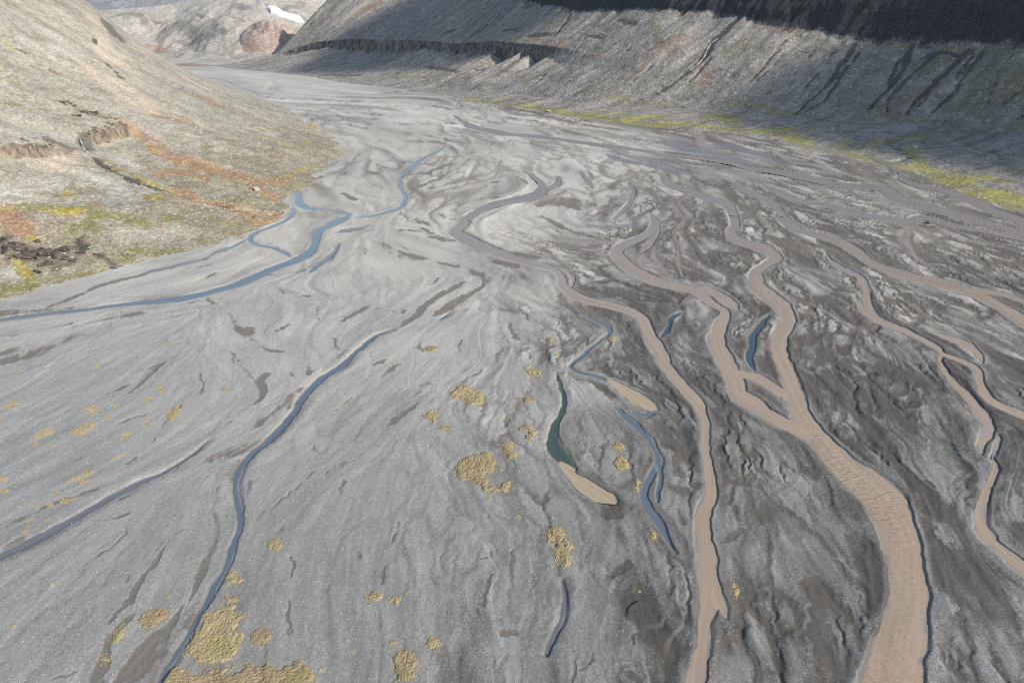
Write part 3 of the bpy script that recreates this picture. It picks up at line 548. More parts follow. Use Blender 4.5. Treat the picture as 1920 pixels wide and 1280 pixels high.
'pale':[[(-117.1,391.7,1.63),(-123.3,419.4,4.35),(-107.4,379.1,0.91)],
 [(25.59,439.8,5.34),(14.65,439.8,4.27)],
 [(59.02,367.1,0.63),(67.98,391.7,0.67)],
 [(-264.2,891.8,7.69),(-186.2,853.8,7.38)],
 [(86.62,486.6,6.12),(89.51,450.7,4.76)],
 [(48.97,419.4,4.07),(55.93,391.7,1.92)],
 [(-100.8,439.8,10.21),(-67.62,383.2,3.56),(-71.46,345.2,4.14)],
 [(-38.35,419.4,15.95),(-15.72,439.8,5.23),(-40.76,383.2,6.82)],
 [(-32.08,513.5,21.73),(-4.01,499.7,21.19)],
 [(-81.68,528,13.47),(-136.6,613.4,15.48)],
 [(58.24,226.5,0.8),(58.49,218.3,0.54)],
 [(127,164.8,0.33),(126.1,159.8,0.33)],
 [(92.7,223.2,0.38),(84.18,201.9,0.29)],
 [(146.8,223.2,4.7),(143.1,226.5,4.76)],
 [(193.4,341.9,7.04),(197.3,313.5,5.44)],
 [(165.4,299.4,1.35),(164.2,286.3,1.3)],
 [(163.5,322.5,1.54),(163.1,313.5,1.5)],
 [(109.2,291.4,2.8),(110.1,283.8,2.05)],
 [(86.53,341.9,4.7),(93,328.7,4.54)],
 [(205.7,328.7,4.97),(212.3,294,5.23),(221.7,288.9,6.13)],
 [(167.9,274.2,1.05),(173.5,269.6,1.03)],
 [(131.1,304.9,3.8),(142,288.9,2.42)],
 [(-87.98,336,1.99),(-84.63,306.4,1.38)],
 [(-4.21,320.6,6.72),(17.11,301,5.3)],
 [(-4.46,342.5,8.26),(13.51,317.6,4.83)],
 [(-50.83,336,9.55),(-32.8,342.5,6.47)],
 [(-60.78,288.2,7.32),(-41.76,267.4,5.49)],
 [(-117.6,318.6,4.14),(-114.3,336.6,4.35)],
 [(-120,277.9,5.63),(-108.4,289.6,4.67)],
 [(-133.9,256.7,3.27),(-118.9,264.8,3.36)]]}
# marks on the slope by kind, paths of (x, y, z, half width)
LEFT_MARKS = {'orange':[[(-220.7,428.7,23.6,4.72),(-205.8,420.2,18.75,8.03),(-192.9,418.5,14.82,7.92),(-179.6,415.9,11.07,8.92),(-166,415.9,7.84,5.52)],
 [(-197.5,387.3,17.18,3.21),(-191.2,399.5,14.58,4.36),(-177.5,397.3,10.92,3.22)],
 [(-173.4,413.1,9.53,4.41),(-158.1,414,6.08,5.47),(-147.2,419.6,3.72,6.59),(-142.4,428.7,2.76,3.35)],
 [(-154.4,403,5.4,3.2),(-142,396,2.86,4.17),(-136.2,387,1.99,3.06)],
 [(-258.1,593.6,33.19,3.14),(-252.8,604.2,29.13,4.77),(-242.3,591.4,26.41,3.73),(-234.4,607.9,21.45,2.54),(-222.9,638.5,12.9,1.98)],
 [(-198.4,482.6,17.01,1.79),(-192.1,484.9,15.04,2.04)],
 [(-184.4,483,12.71,1.77),(-176.6,488.3,10.53,2.04),(-164.4,483.9,7.66,2.01),(-156.8,482.8,6.04,1.75)],
 [(-180.2,369,13.4,4.05),(-167.2,354.9,10.12,4.86),(-156.1,354,7.49,3.84),(-144.8,352.9,4.91,4.75),(-132.9,352.5,2.13,5.64),(-123.2,360.2,0,4.75)],
 [(-132.2,341.7,1.39,3.66),(-126.3,351.7,0.44,4.67),(-122.4,363.8,0,2.87)],
 [(-244.2,483.5,34.04,2.11),(-237.4,488.4,31.02,3.17),(-230,501.3,27.98,2.15)],
 [(-205.8,325.7,18.38,1.52),(-196.5,321.2,15.19,2.8)],
 [(-305.2,466,64.84,1.35),(-299.1,477.1,61.82,1.64),(-289.5,486.4,56.6,1.37)],
 [(-225.7,540.5,24.96,2.85),(-220,532.3,23.52,2.24)],
 [(-184,451.9,12.64,1.2),(-175.2,452.2,10.28,1.19)],
 [(-191.8,523.8,14.48,1.36),(-180.4,520.1,11.21,1.35)],
 [(-227.7,298.6,19.55,2.78),(-218.4,292.2,15.66,4.52),(-211.7,287.7,12.96,5.33)],
 [(-266.7,704.7,17.35,1.83),(-261.3,748,8.71,1.93)],
 [(-244.5,447.9,33.47,3.73),(-230.2,438.8,27.27,4.84),(-221.6,438,24.14,3.6)],
 [(-224.2,292.2,17.22,5.47),(-217,289.6,14.75,4.49),(-210.4,286.7,12.43,2.65)],
 [(-204.7,261.2,6.38,0.66)],
 [(-168.8,316.9,7.62,1.07),(-164.5,316.2,6.51,0.89)],
 [(-138.7,351,3.45,2.82),(-127.7,350.3,0.75,3.73),(-120.7,358.2,0,2.83)]],
'yellow':[[(-290.7,408.4,53.07,2.28),(-281.4,407.5,48.33,2.44),(-268.8,407.2,42.48,2.22),(-259.3,404.8,38.39,1.83),(-252.1,405.1,35.36,1.27)],
 [(-329.4,478.9,79.98,2.19),(-320.7,478.8,74.67,2.61),(-314.9,480.9,71.33,1.52)],
 [(-301.2,427.3,59.9,2.97),(-292.6,431.4,55.49,2.37),(-284.4,433.4,51.22,1.96)],
 [(-220.5,423.8,23.42,1.83),(-214.1,418.2,21.26,1.8)],
 [(-216.7,368.1,24.14,1.64),(-212,371.1,22.56,1.64)],
 [(-216.5,329.3,21.85,1.21),(-212.2,325.5,20.15,2.25),(-209,325.6,19.27,1.49)],
 [(-212.7,303.7,16.51,2.15),(-207.4,306.7,15.68,3.58),(-201.5,310.2,14.73,2.86)],
 [(-142.2,390.4,3.19,2.41),(-137.4,390.8,2.05,1.61)],
 [(-186,634.3,4.23,3.78),(-183.8,667.7,0,3.96),(-177.9,667.7,0,1.32)],
 [(-170.2,524.5,8.51,1.48),(-164,539.8,6.51,1.51),(-160,565.6,4.15,1.12)],
 [(-137.9,475.4,2.02,0.95),(-143.5,452.5,3.24,1.28),(-146,430,3.58,1.23)],
 [(-212.6,376.1,22.49,1.66),(-196.5,364.9,18.18,1.91),(-182.5,361.5,14.19,2.34),(-169.5,356.2,10.72,1.83)],
 [(-268.8,587.2,39.42,1.22),(-262,586.6,36.04,1.22)],
 [(-303.8,442.1,62.59,1.01),(-301.4,444.5,61.37,1.02)],
 [(-222.5,381.4,25.29,1.69),(-217.2,379.8,23.66,1.68)],
 [(-183.8,356.2,14.51,1.55),(-179.5,360.9,13.38,1.24)],
 [(-184.2,532.3,11.77,1.08),(-182.1,538.1,10.82,1.08)],
 [(-181.1,340,12.97,2.98),(-178.9,344.8,12.68,2.25)],
 [(-194.6,239.9,0,0.86),(-184.3,245.3,0,0.97),(-172.2,253.2,0,0.97),(-162.1,261.1,0,0.85)],
 [(-152.3,271.2,0,0.62),(-145.7,283.6,0,0.76),(-137.3,298.3,0,0.78),(-130,314.3,0,0.94)],
 [(-207.6,284.1,11.22,1.64),(-205.4,282.8,10.44,1.36)],
 [(-197,278.9,7.7,1.07),(-194.8,277.6,6.95,1.06)],
 [(-202.5,265.8,6.67,1.96),(-195.3,257.6,3.49,1.53)],
 [(-160.4,264.8,0,0.61),(-157.5,266.5,0,0.61)]],
'dark':[[(-211,272.3,9.87,3.22),(-206.7,275.9,9.48,2.69),(-200.2,274.3,7.64,3.19),(-196.2,276.1,7.03,3.71),(-191.6,278.3,6.32,3.17)],
 [(-206,267.2,7.75,2.11),(-199.3,268.7,6.43,2.1),(-191.4,270.8,4.91,2.08)],
 [(-178.6,282.7,4.02,1.57),(-169.8,277.7,0.86,1.54)],
 [(-189.4,284,6.83,2.14),(-184,280.2,4.86,1.58)],
 [(-214.7,275.2,11.29,2.72),(-212.7,279.2,11.57,2.19)],
 [(-190,265.6,3.65,1.54),(-184.5,275.4,4.1,1.56)],
 [(-459.2,848.3,86.72,5.82),(-390,733.7,75.78,7.53),(-368.3,702.6,70.62,4.79)],
 [(-263,438.3,41.26,1.24),(-259.2,444.8,39.86,1.1)],
 [(-264.2,427.1,41.22,0.76),(-263.3,434.9,41.2,0.77)],
 [(-276.6,438.3,47.55,1.1),(-274.3,441.5,46.65,1.1)],
 [(-249.3,436.5,35.16,2.29),(-241.6,437.1,31.86,1.52)],
 [(-249.2,375.5,35.91,2.75),(-242.2,375.3,33.13,3.41),(-236.5,371,31.09,2.02)],
 [(-247,355,34.96,2.64),(-241.1,360.8,32.98,3.31)],
 [(-318.9,590.9,67.42,1.01),(-326.8,589.6,72.74,1.22)],
 [(-246.7,403.5,33.12,3.6),(-234.4,386.8,29.12,3.45)]],
'gully':[[(-286.7,401.4,51.01,0.45),(-275.9,405.4,45.67,0.74),(-264.9,405.1,40.81,1.03),(-253.2,405.4,35.81,0.87)],
 [(-226.7,377.3,27.05,2.02),(-216.2,368.9,23.97,1.7),(-206.8,364.1,21.2,2.19),(-198.7,361.9,18.85,2.54),(-191.2,359.1,16.67,1.63),(-182.6,357.5,14.19,1.49),(-173.8,355.7,11.8,0.98),(-163.5,354.6,9.23,0.61),(-150.9,354.7,6.33,0.6),(-137.3,352.2,3.17,0.59),(-127.8,356.7,0.98,0.59)],
 [(-159.2,408.1,6.36,0.68),(-151.2,396.3,4.9,0.66)],
 [(-305.3,551.1,64.66,1.52),(-294.4,540.4,59.22,2.23),(-284,530.4,53.89,0.91)],
 [(-348,616.4,80.99,1.71),(-331.9,594.9,75.12,1.65)],
 [(-352.2,553,94.9,0.59),(-340.1,565.3,85.03,0.8)],
 [(-328.9,481.6,79.86,0.53),(-319.9,482.9,74.45,0.53),(-300.4,479.7,62.71,0.43)],
 [(-187.7,250.6,0.11,0.6),(-185.5,258,1.04,0.5)],
 [(-220.8,294,16.71,0.68),(-210.6,289.8,13.1,0.78),(-207.5,288.1,11.99,0.44)],
 [(-179.2,283.9,4.4,0.63),(-169.2,278,0.76,0.72)],
 [(-194.2,241.4,0.1,0.39),(-191.8,246.2,0.37,0.4)],
 [(-192.1,292.5,9.02,1.2),(-186.4,283.8,6.09,1.28)],
 [(-137.3,352.1,3.15,0.59),(-134.3,348.3,2.29,0.58)]],
'bare':[[(-241.1,344.1,31.72,3.85),(-233.8,353.4,29.88,5.19),(-233.3,373.1,29.76,4.03)],
 [(-238.5,405.8,29.72,2.87),(-238.7,422.1,30.03,2.96),(-238.9,449.2,31.08,3.87)],
 [(-288.8,521.4,57.07,5.41),(-268.3,513.2,45.86,7.02),(-245.7,486.9,34.75,5.8),(-261.3,485.1,41.95,5.02)],
 [(-325,600.9,69.54,8.26),(-299.9,574.3,57.97,5.88),(-280.6,558.9,48.84,3.79)],
 [(-451.6,809.2,94.27,8.39),(-356.2,646.8,78.64,6.69),(-308.8,562.9,65.17,5.82)],
 [(-231.5,341.2,27.93,3.79),(-223.8,353.2,26.29,3.2)],
 [(-308.3,520.9,68.94,4.57),(-285.5,504.9,54.95,5.27),(-264.3,491.6,43.5,3.39)],
 [(-401,793.3,65.08,4.03),(-333.8,682.8,54.67,3.45)],
 [(-3015.1,5578.4,131.5,19.14),(-2910.1,5520.9,13.59,15.07),(-400.7,786.2,67.13,1.87),(-350.9,709.4,57.7,1.44)]],
'rock':[],
'pale':[[(-261.4,373,40.93,8.32),(-253.1,388.6,36.55,4.24),(-249.6,345.1,35.02,5.2)],
 [(-334,535.5,84.66,9.53),(-312.1,520.1,71.32,7.33),(-324.5,497.4,78.1,5.38)],
 [(-217.5,354.1,24.28,5.1),(-193.9,340.3,16.53,3.63),(-195.7,326.2,15.62,3.53)],
 [(-231,318.2,24.47,7.25),(-222.5,331.6,23.9,4.91)],
 [(-162.7,371.6,8.85,3.14),(-158.9,387.1,7.09,3.23)],
 [(-221.9,398.8,23.9,5.59),(-209.1,383.9,20.87,3.35)],
 [(-200.8,258,4.89,4.11),(-195.2,255,2.97,3.04)],
 [(-176.6,301.6,7.02,5.46),(-158.2,314.5,4.81,5.5)],
 [(-192,272,5.28,1.57),(-185,269.3,3.09,1.54)]],
'green':[[(-195.2,241,0.29,1.47),(-189,247.1,0,1.48),(-180.8,250.9,0,1.96),(-172.4,254.7,0,1.95),(-165.4,261.7,0,1.96),(-158,269.1,0,1.98),(-150.8,277.9,0,2),(-143.8,288.4,0,2.04),(-137.2,302.2,0,2.09),(-131.3,315.7,0,1.94),(-129.1,331.9,0,1.34)],
 [(-198.2,260.5,4.72,2.57),(-188.2,251.6,0.47,1.99)],
 [(-175.9,264.8,0,3.52),(-167.8,273.4,0,3.04),(-159.6,280.1,0,2.04)],
 [(-160.6,291,1.19,2.62),(-151.5,296.9,0.03,2.63)],
 [(-195.3,295.9,10.43,2.21),(-193.1,304,11.38,3.36),(-192.1,311.8,12.53,3.41)],
 [(-198,245.9,1.99,2.99),(-193.9,250.2,1.77,2.5)],
 [(-168.9,321,8.17,1.69),(-163,326.8,7.42,1.71)],
 [(-169.5,285.3,2.3,2.61),(-166.7,292.9,3.08,2.12)],
 [(-227,297.3,19.08,3.47),(-210.6,308.5,16.88,4.04),(-194.1,312.7,13.19,3.42)],
 [(-189.1,315.6,12.38,3.42),(-174.8,315.8,8.87,3.37)],
 [(-181.8,339.5,13.1,2.98),(-174.1,345.8,11.49,2.4)],
 [(-151.6,354.2,6.48,3.59),(-148.8,372.4,5.67,2.49)],
 [(-224.5,359.6,26.8,1.3),(-215.4,356.7,23.72,1.28)]]}
# marks on the slope by kind, paths of (x, y, z, half width)
WALL_MARKS = {'gully':[[(350.4,762.1,66.83,2.14),(334.3,744,50.97,2.5),(316.9,726.4,34.63,1.82),(304.1,717.8,24.85,1),(289,707.3,13.62,0.98),(277.1,701.8,6.33,0.97)],
 [(357.5,756.1,66.21,1.28),(330.1,729.8,41.41,1.43),(312.5,710.6,23.84,1.19),(300.2,703.9,15.8,0.98),(283.5,699.7,7.49,0.97)],
 [(391.9,726.5,65.84,2.73),(373.6,703.3,46.92,2.44),(355,686.5,29.82,1.98),(341.3,678.6,18.82,1.36),(321,659.3,6.12,0.75)],
 [(402,705.3,60.21,2.48),(383.6,695,47.55,1.42),(367.8,686.7,36.53,1.99),(354.8,676.1,24.19,0.98),(348.1,664.7,13.8,0.77)],
 [(425.1,691.7,64.23,3.1),(403.9,678,48.83,2.62),(386.3,668.5,36.58,2.37),(374.7,662,27.41,1.36),(360.5,654.4,13.48,0.96)],
 [(434.1,683.7,64.64,2.48),(409.4,661.2,43.71,1.79),(395.8,649.8,31.97,1.36),(383.3,643.4,21.42,1.92),(374.3,642.5,15.05,1.14)],
 [(294.5,801.7,69.77,0.87),(270.2,779.4,48.63,1.26),(258.4,768.8,38.27,1.04),(234.8,754.6,20.99,0.61)],
 [(299.9,792.5,66.43,0.65),(274,771.5,45.47,1.04),(250.9,759.7,29.78,0.61)],
 [(325.6,783.7,70.44,0.65),(294,754.9,43.03,0.83),(285.7,743.4,33.11,0.81)],
 [(342.3,771.2,69.13,0.64),(313,744.6,43.81,0.82),(290.1,725.2,24.07,0.6)],
 [(257.1,856.8,91.21,3.42),(239.1,846.3,75.9,3.36),(225.4,838.1,66.45,2.87),(214,819.5,51.83,3.24),(195.9,807.8,39.03,2.12),(176.1,796.8,26.36,1.67),(163.3,791.2,19.11,1.45)],
 [(218.9,813.7,50.24,1.5),(200.2,797.2,34.07,1.05),(188.6,787,24.37,0.83)],
 [(385.4,722.2,60.95,1.04),(371.6,711.3,49.73,1.43),(359,694,35.86,1)],
 [(452.7,664.1,64.09,0.61),(436.3,653.9,52.22,0.8),(409.9,619.7,24.32,0.57)],
 [(435.1,619.4,36.68,0.77),(418.2,612.6,25.18,0.57)],
 [(430.6,690,65.94,1.04),(424.4,682.6,59.87,1.02),(403.9,662.7,41.98,0.99)],
 [(204.4,884.4,82.91,0.69),(185.7,874.1,71.08,0.91),(173.9,866.7,63.29,0.68)],
 [(393.7,709,58.32,2.07),(406.6,704.6,61.9,2.49),(419.9,686.5,59.64,2.46)],
 [(278.8,752.4,35.95,0.61),(260.9,738.1,20.9,0.6)],
 [(394.7,670.3,41.31,0.79),(376.5,658.3,26.18,0.78),(360.8,650.4,10.7,0.57)],
 [(424.9,591.4,20.3,1.31),(419.2,588.1,16.27,0.93)],
 [(0.18,1205.7,111.9,3.07),(-14.61,1188.4,98.49,2.42),(-26.25,1174.6,87.95,2.39),(-37.71,1160.9,77.56,2.66),(-66.74,1150,59.3,1.17)],
 [(81.03,1046.1,93.98,2.67),(69.53,1023.7,80.21,2.61),(55.78,999.6,64.62,1.53)],
 [(-36.35,1224.7,101.2,0.94),(-74.53,1186.5,68.93,0.91)],
 [(-102.1,1331.6,110.2,1.02),(-140.6,1310.2,86.56,0.84)],
 [(95.02,962.7,68.15,1.23),(81.12,933.2,49.55,0.96)],
 [(42.95,920.4,26.11,1.65),(35.43,907.2,20.57,1.16),(18.72,890.7,11.13,0.68),(-2.19,887.5,4.88,0.57)],
 [(30.5,1104.6,91.16,0.7),(-7.97,1071.4,62.08,0.82)],
 [(-39.12,1213.6,95.74,0.62),(-83.07,1176.5,61.08,0.75)],
 [(151.8,893.8,66.3,0.69),(137.1,880.9,54.45,0.68)],
 [(-364.5,1544.5,101.5,0.81),(-410.8,1530.2,70.42,0.81)],
 [(161.5,838.5,44.74,0.87),(131.3,813.4,22.84,0.63)],
 [(159.2,790.2,17.27,0.83),(138.6,787.4,9.75,0.61)],
 [(365,543.3,5.74,0.42),(356.7,516,5.02,1.01),(342.1,486.3,4,0.77)],
 [(305.3,575.7,3.14,1.05),(296.2,533.1,1.88,1.38),(294.5,513.1,1.46,1.53),(276.3,498.5,0.25,1.1),(265.3,474.1,0,1.23)],
 [(262.9,548.5,0.49,0.59),(265,527.1,0.17,0.76),(267.4,499.7,0,0.92)],
 [(314.5,468.5,2.44,1.28),(324.3,472.1,2.98,0.92)],
 [(192.8,631.1,0.39,0.64),(208.1,589.7,0,0.81),(225.5,567.7,0,0.79),(243,543.3,0,0.77),(250,506.5,0,0.91),(259.3,480.3,0,0.88),(263.6,468,0,0.87)],
 [(282.8,573.5,2.01,0.62),(289.6,595.8,2.86,0.64)],
 [(330.6,568.7,4.31,1.27),(323.9,547.5,3.57,1.02)],
 [(323.9,511.5,3.12,0.59),(308.7,482.5,2.14,0.55)],
 [(163.1,613.4,0,3.07),(180.6,551.2,0,2.81)],
 [(192,506.5,0,1.75),(206.1,499.7,0,1.22)]],
'moss':[[(-178.6,1096.7,9.3,5.32),(-134.8,1063.9,10.72,6.16),(-100.5,1053.1,15.45,4.05)],
 [(-180.3,1150,18.72,6.68),(-141.3,1122,20.7,5.41)],
 [(-117.5,1030,7.31,4.97),(-79.2,983.8,6.67,4.73)],
 [(-110,1130.9,28.16,3.8),(-78.85,1100,28.81,3.69)],
 [(-34.7,1043.5,28.74,3.5),(-18.47,1036.7,31.68,2.98)],
 [(32.83,979.3,35.46,3.28),(49.07,952,34.99,3.19)],
 [(50.32,1053,82.04,4.03),(64.75,1029.3,80.11,3.45)],
 [(-79.25,1278.2,101.2,2.45),(-39.53,1228.7,101.2,2.93)],
 [(56.33,1071.4,91.43,3.07),(80.31,1034.6,89.39,2.48)],
 [(102.2,992.4,83.08,3.33),(110.1,972.5,78.99,3.74)],
 [(-377.7,1300,8.12,5.18),(-365.6,1292.8,8.63,4.5)],
 [(-79.11,1159.4,56.28,3.33),(-72.5,1147.1,55.41,3.29)],
 [(-400.5,1478.7,44.24,4.39),(-381.1,1461.8,44.88,3.61)],
 [(-160.8,1248,55.83,3),(-152.8,1233.1,53.5,2.97)],
 [(99.37,805,9.73,3.9),(115.4,799.9,11.3,3.49)],
 [(143.7,766.8,4.43,5.63),(156.7,772,5.72,5.68)],
 [(118.7,791.6,7.29,3.85),(127.5,796.8,12.63,2.32)],
 [(-199.6,1239.3,27.15,3),(-174.6,1197.1,26.8,2.89)],
 [(16.82,917.9,17.4,6.6),(31.06,918.2,21.84,4.4)],
 [(76.37,833.4,12.74,5.22),(100.7,819.6,16.2,3.96)],
 [(169.6,865.9,61.3,4.22),(173.6,940.8,96.7,3.2)],
 [(30.68,995.6,43.83,3.33),(49.8,972.6,47.42,2.79)],
 [(239.6,817.6,59.64,7.33),(251.4,817.1,63.48,6.13),(263.7,819.4,69.1,4.11)],
 [(159.3,763.9,4.79,2.63),(184,757.5,5.58,3)],
 [(228.5,741.8,11.27,5.59),(240.7,738,13.56,3.73)],
 [(391.5,694.8,50.9,11.44),(408.2,696.6,59.05,9.65),(427.5,686.3,62.9,9.66),(449.6,667,63.94,7.69)],
 [(428.9,654,49.07,22.45),(432.9,630.1,40.22,21.96),(412.7,633.2,32.14,16.3)],
 [(343.4,670,14.81,5.42),(327.3,657.9,6.32,3.54)],
 [(348.9,662.1,12.46,7.19),(359.9,647.2,7.84,5.34)],
 [(255.1,713.4,5.68,3.64),(280.2,700.2,6.54,3.63),(292.2,665.6,5.23,4.2),(310.9,652,5.49,4.17)],
 [(197.6,724.3,4.24,3.61),(210.3,700.9,3.77,4.58)],
 [(413.5,581.6,11.21,5.15),(419,582,14.15,6.89)],
 [(393,634.5,22.51,8.95),(404.6,613.6,18.87,7.06)],
 [(232.4,742.4,13.05,3.74),(262.9,715.8,8.99,2.93)],
 [(364.8,751.4,66.42,3.99),(388.1,729.7,65.69,3.95)],
 [(405.1,601.9,14.3,3.49),(386.6,594.6,7.7,3.41)],
 [(305.2,798.6,71.73,5.31),(315.7,795.5,73.68,4.09)]],
'dark':[[(-131.8,1115.1,21.19,2.51),(-115.2,1092.9,20.14,5.96),(-93.31,1066.2,19.53,4.1),(-77.99,1043.9,18.71,2.34)],
 [(-67.14,1044.1,21.2,1.67),(-39.23,1018.4,23.14,2.28)],
 [(35.86,920.5,23.87,2.35),(42.95,920.4,26.11,2.35)],
 [(-106,993.5,3.32,2.56),(-98.21,994.3,4.46,1.92)],
 [(-308.5,1111.3,0,1.84),(-309.5,1185.1,1.99,2.74),(-237.4,1133.5,6.26,3.7)],
 [(-107,1214,65.43,3.88),(-90.77,1203.7,68.48,3.84)],
 [(23.84,1041.4,65.55,4.97),(56.25,1010.2,68.91,4.83)],
 [(99.39,957.9,68.31,3.07),(111.8,939.4,66.75,3.01)],
 [(156.4,863.4,55.35,1.4),(162.5,861.2,56.48,1.4)],
 [(-13.76,1105.7,71.05,2.46),(5.61,1081.2,71.69,2.41)],
 [(137,958.2,85.83,4.62),(154,928.7,82.05,4.49)]],
'brown':[[(369,748.3,66.56,3.99),(385.9,728.2,64.05,3.94)],
 [(408.7,706,63.49,2.6),(421.5,698.1,65.54,2.6)],
 [(439.6,682.1,66.33,2.58),(454.6,661.9,64.21,3.07)],
 [(256.4,841.2,78.94,1.4),(281.1,826.7,79.3,1.39),(304.2,810.3,78.78,1.38),(320,798.7,79.09,1.64)],
 [(334.7,786,79.42,1.36),(351.4,770.3,79.3,1.08)],
 [(362.3,645.5,8.09,2.37),(374.9,632,10.01,2.36),(386.4,617.4,10.5,1.87)],
 [(358.6,668.4,21.72,6.07),(380.5,665.2,31.99,7.34),(396.5,674.9,44.18,4.99)],
 [(423.4,624.5,33.07,7.23),(437.8,631.5,43.17,6.13)],
 [(206.5,811.3,44.6,4),(214,785.3,31.24,3.9),(200.3,786,27.35,3.89)],
 [(175.3,861.9,61.48,8.4),(194.7,864.1,69.42,5.64)],
 [(256.7,769.8,38.2,2.59),(269.6,776.8,46.95,2.62)],
 [(379.6,587.9,7.21,2.25),(394.5,592.1,8.07,2.28)],
 [(130.1,820.6,26.15,2.65),(143.9,831,35.28,2.69),(167.6,852.1,53.93,3.6)],
 [(47.97,991.7,57.99,4.11),(71.06,962.3,57,4)],
 [(-297,1491.4,94.77,9.68),(-259.3,1494.6,108.1,9.65)],
 [(-324.9,1473.5,74.87,4.8),(-297,1491.4,94.77,7.26)],
 [(-66.74,1150,59.3,4.4),(-49.01,1147.3,67.33,3.66)],
 [(95.55,909.7,46.52,2.92),(119.7,902.5,55.45,2.9)],
 [(-408.4,1518,63.73,5),(-372,1517.9,81,4.97)]],
'stone':[[(338.9,645.9,6.37,2.34),(348.6,624.7,6.24,3.44),(351.4,605.2,6.04,2.7)],
 [(362.7,620.4,6.89,4.61),(367.8,600.3,6.81,4.52),(372.7,581.4,6.73,3.33),(379.3,554.7,6.66,1.73),(389.3,536.5,6.92,1.49)],
 [(326.4,484,3.15,1.88),(343.4,499,4.17,2.93)],
 [(215.4,828,57.18,1.91),(223,836.3,64.58,1.65),(229.9,840.4,69.28,1.11)],
 [(197.8,806.9,39.1,1.86),(209.3,815.9,48.17,2.15)],
 [(235.1,632,1.88,2.17),(247.9,620.9,2,2.15)],
 [(387,630,16.7,2.37),(390.5,624.1,15.9,1.89)],
 [(49.5,859.4,12.13,8.26),(92.03,816.7,12.47,7.89),(112.6,833.3,25.01,8.06)],
 [(25.81,896.8,14.92,3.44),(37.47,898.8,19.12,3.45)],
 [(90.03,895.9,36.68,4.31),(107,886,41.61,5.69)],
 [(45.45,821,3.84,5.27),(78.09,800.6,4.23,5.16)],
 [(-156,1055.4,5.03,4.09),(-112.8,1009.3,4.25,3.89)],
 [(-60.96,1029.3,19.84,3.29),(-12.96,1020.6,30.3,3.26)],
 [(103.2,974.9,76.71,4.68),(122.3,928.4,67.14,5.96)]],
'pale':[[(191.6,898.4,84.68,13.16),(202.9,838.3,58.62,10.99),(180.8,828.3,45.41,8.11),(218.3,855.9,73.66,8.44)],
 [(200.8,629.8,0.59,3.19),(239.8,666.7,3.36,3.41)],
 [(263.2,617.7,2.5,3.24),(280.9,597.6,2.57,2.55)],
 [(304.1,617.6,4.11,2.65),(326.2,612.5,4.91,2.67)],
 [(-45.61,980.5,14.16,6.27),(-7.17,939.3,15.47,7.5)],
 [(5.06,950.4,21.4,4.55),(17.26,946.2,24.03,4.53)],
 [(-309.5,1497.8,94.75,14.6),(-346.6,1487.2,74.64,9.72)],
 [(42.66,977.6,42.53,3.12),(86.47,909.1,40.09,5.82)]],
'lush':[[(143.9,683.6,0.91,6.74),(163.8,675,1.29,8.37),(182.8,658.3,1.21,6.59),(203.1,637.7,0.99,6.46),(226.2,625.3,1.3,5.88),(239.6,598,0.94,11.2),(237.5,559.4,0,8.47),(248.9,543.3,0,6.94),(256.4,520.7,0,7.42),(263.3,499.7,0,11.83),(268.7,483.4,0,9.66)],
 [(272.4,480.3,0,8.36),(280.4,466.1,0.4,10.77),(282.8,448,0.61,9.26),(281.2,424.5,0.55,7.73)],
 [(285.7,483.2,0.69,4.57),(295.1,506.3,1.41,4.77),(309,544,2.74,3.63)],
 [(273.6,400.2,0.1,8.5),(281.5,398.8,0.45,17.12),(284.5,389.7,0.51,14.11),(294.8,392.2,0.98,5.73),(280.9,374.3,0.19,6.58)],
 [(276.7,371,0,6.51),(283.8,366.3,0.24,8.14)],
 [(290.5,440.4,1.07,6.15),(303.9,442.7,1.79,6.25),(310.6,430.7,2.07,4.95)],
 [(263.1,562.9,0.85,5.77),(274.5,575.4,1.67,4.43)],
 [(282.1,558.5,1.64,3.63),(308.9,570.7,3.23,4.51),(333,576.1,4.57,3.85),(348.8,588.4,5.61,3.95)],
 [(245.3,604.9,1.38,6.05),(243.1,581.9,0.57,5.85)],
 [(192.6,704.2,3.32,8.79),(208.5,701.3,3.73,11.74),(207,663.3,2.16,6.7)],
 [(257.5,542.8,0.09,3.49),(264.8,520.5,0.03,4.07),(267.4,499.7,0,4.61)],
 [(231.5,641.3,2.09,5.48),(247.7,629.5,2.27,7.83)],
 [(275.4,439,0.19,9.07),(286.4,441.5,0.84,9.2)],
 [(-58.09,888,0.43,3.56),(-33.46,851.8,0.24,6.83),(-15.6,855.7,1.91,6.17)],
 [(-6.37,822.3,0.61,5.27),(15.05,808.9,1.21,8.43),(35.18,780.9,0.7,9.4),(57.96,753.4,0.39,10.31),(83,726.4,0.27,10.57),(106.4,701,0.19,11.39),(130,676.7,0.17,9.42),(148.1,668.5,0.52,8.26)],
 [(68.78,740.2,0.26,2.98),(93.99,755.3,2.05,3.66),(111.9,740.9,2.04,6.01)],
 [(118.7,708.5,0.93,11.54),(142.2,713.9,1.98,11.69)]]}
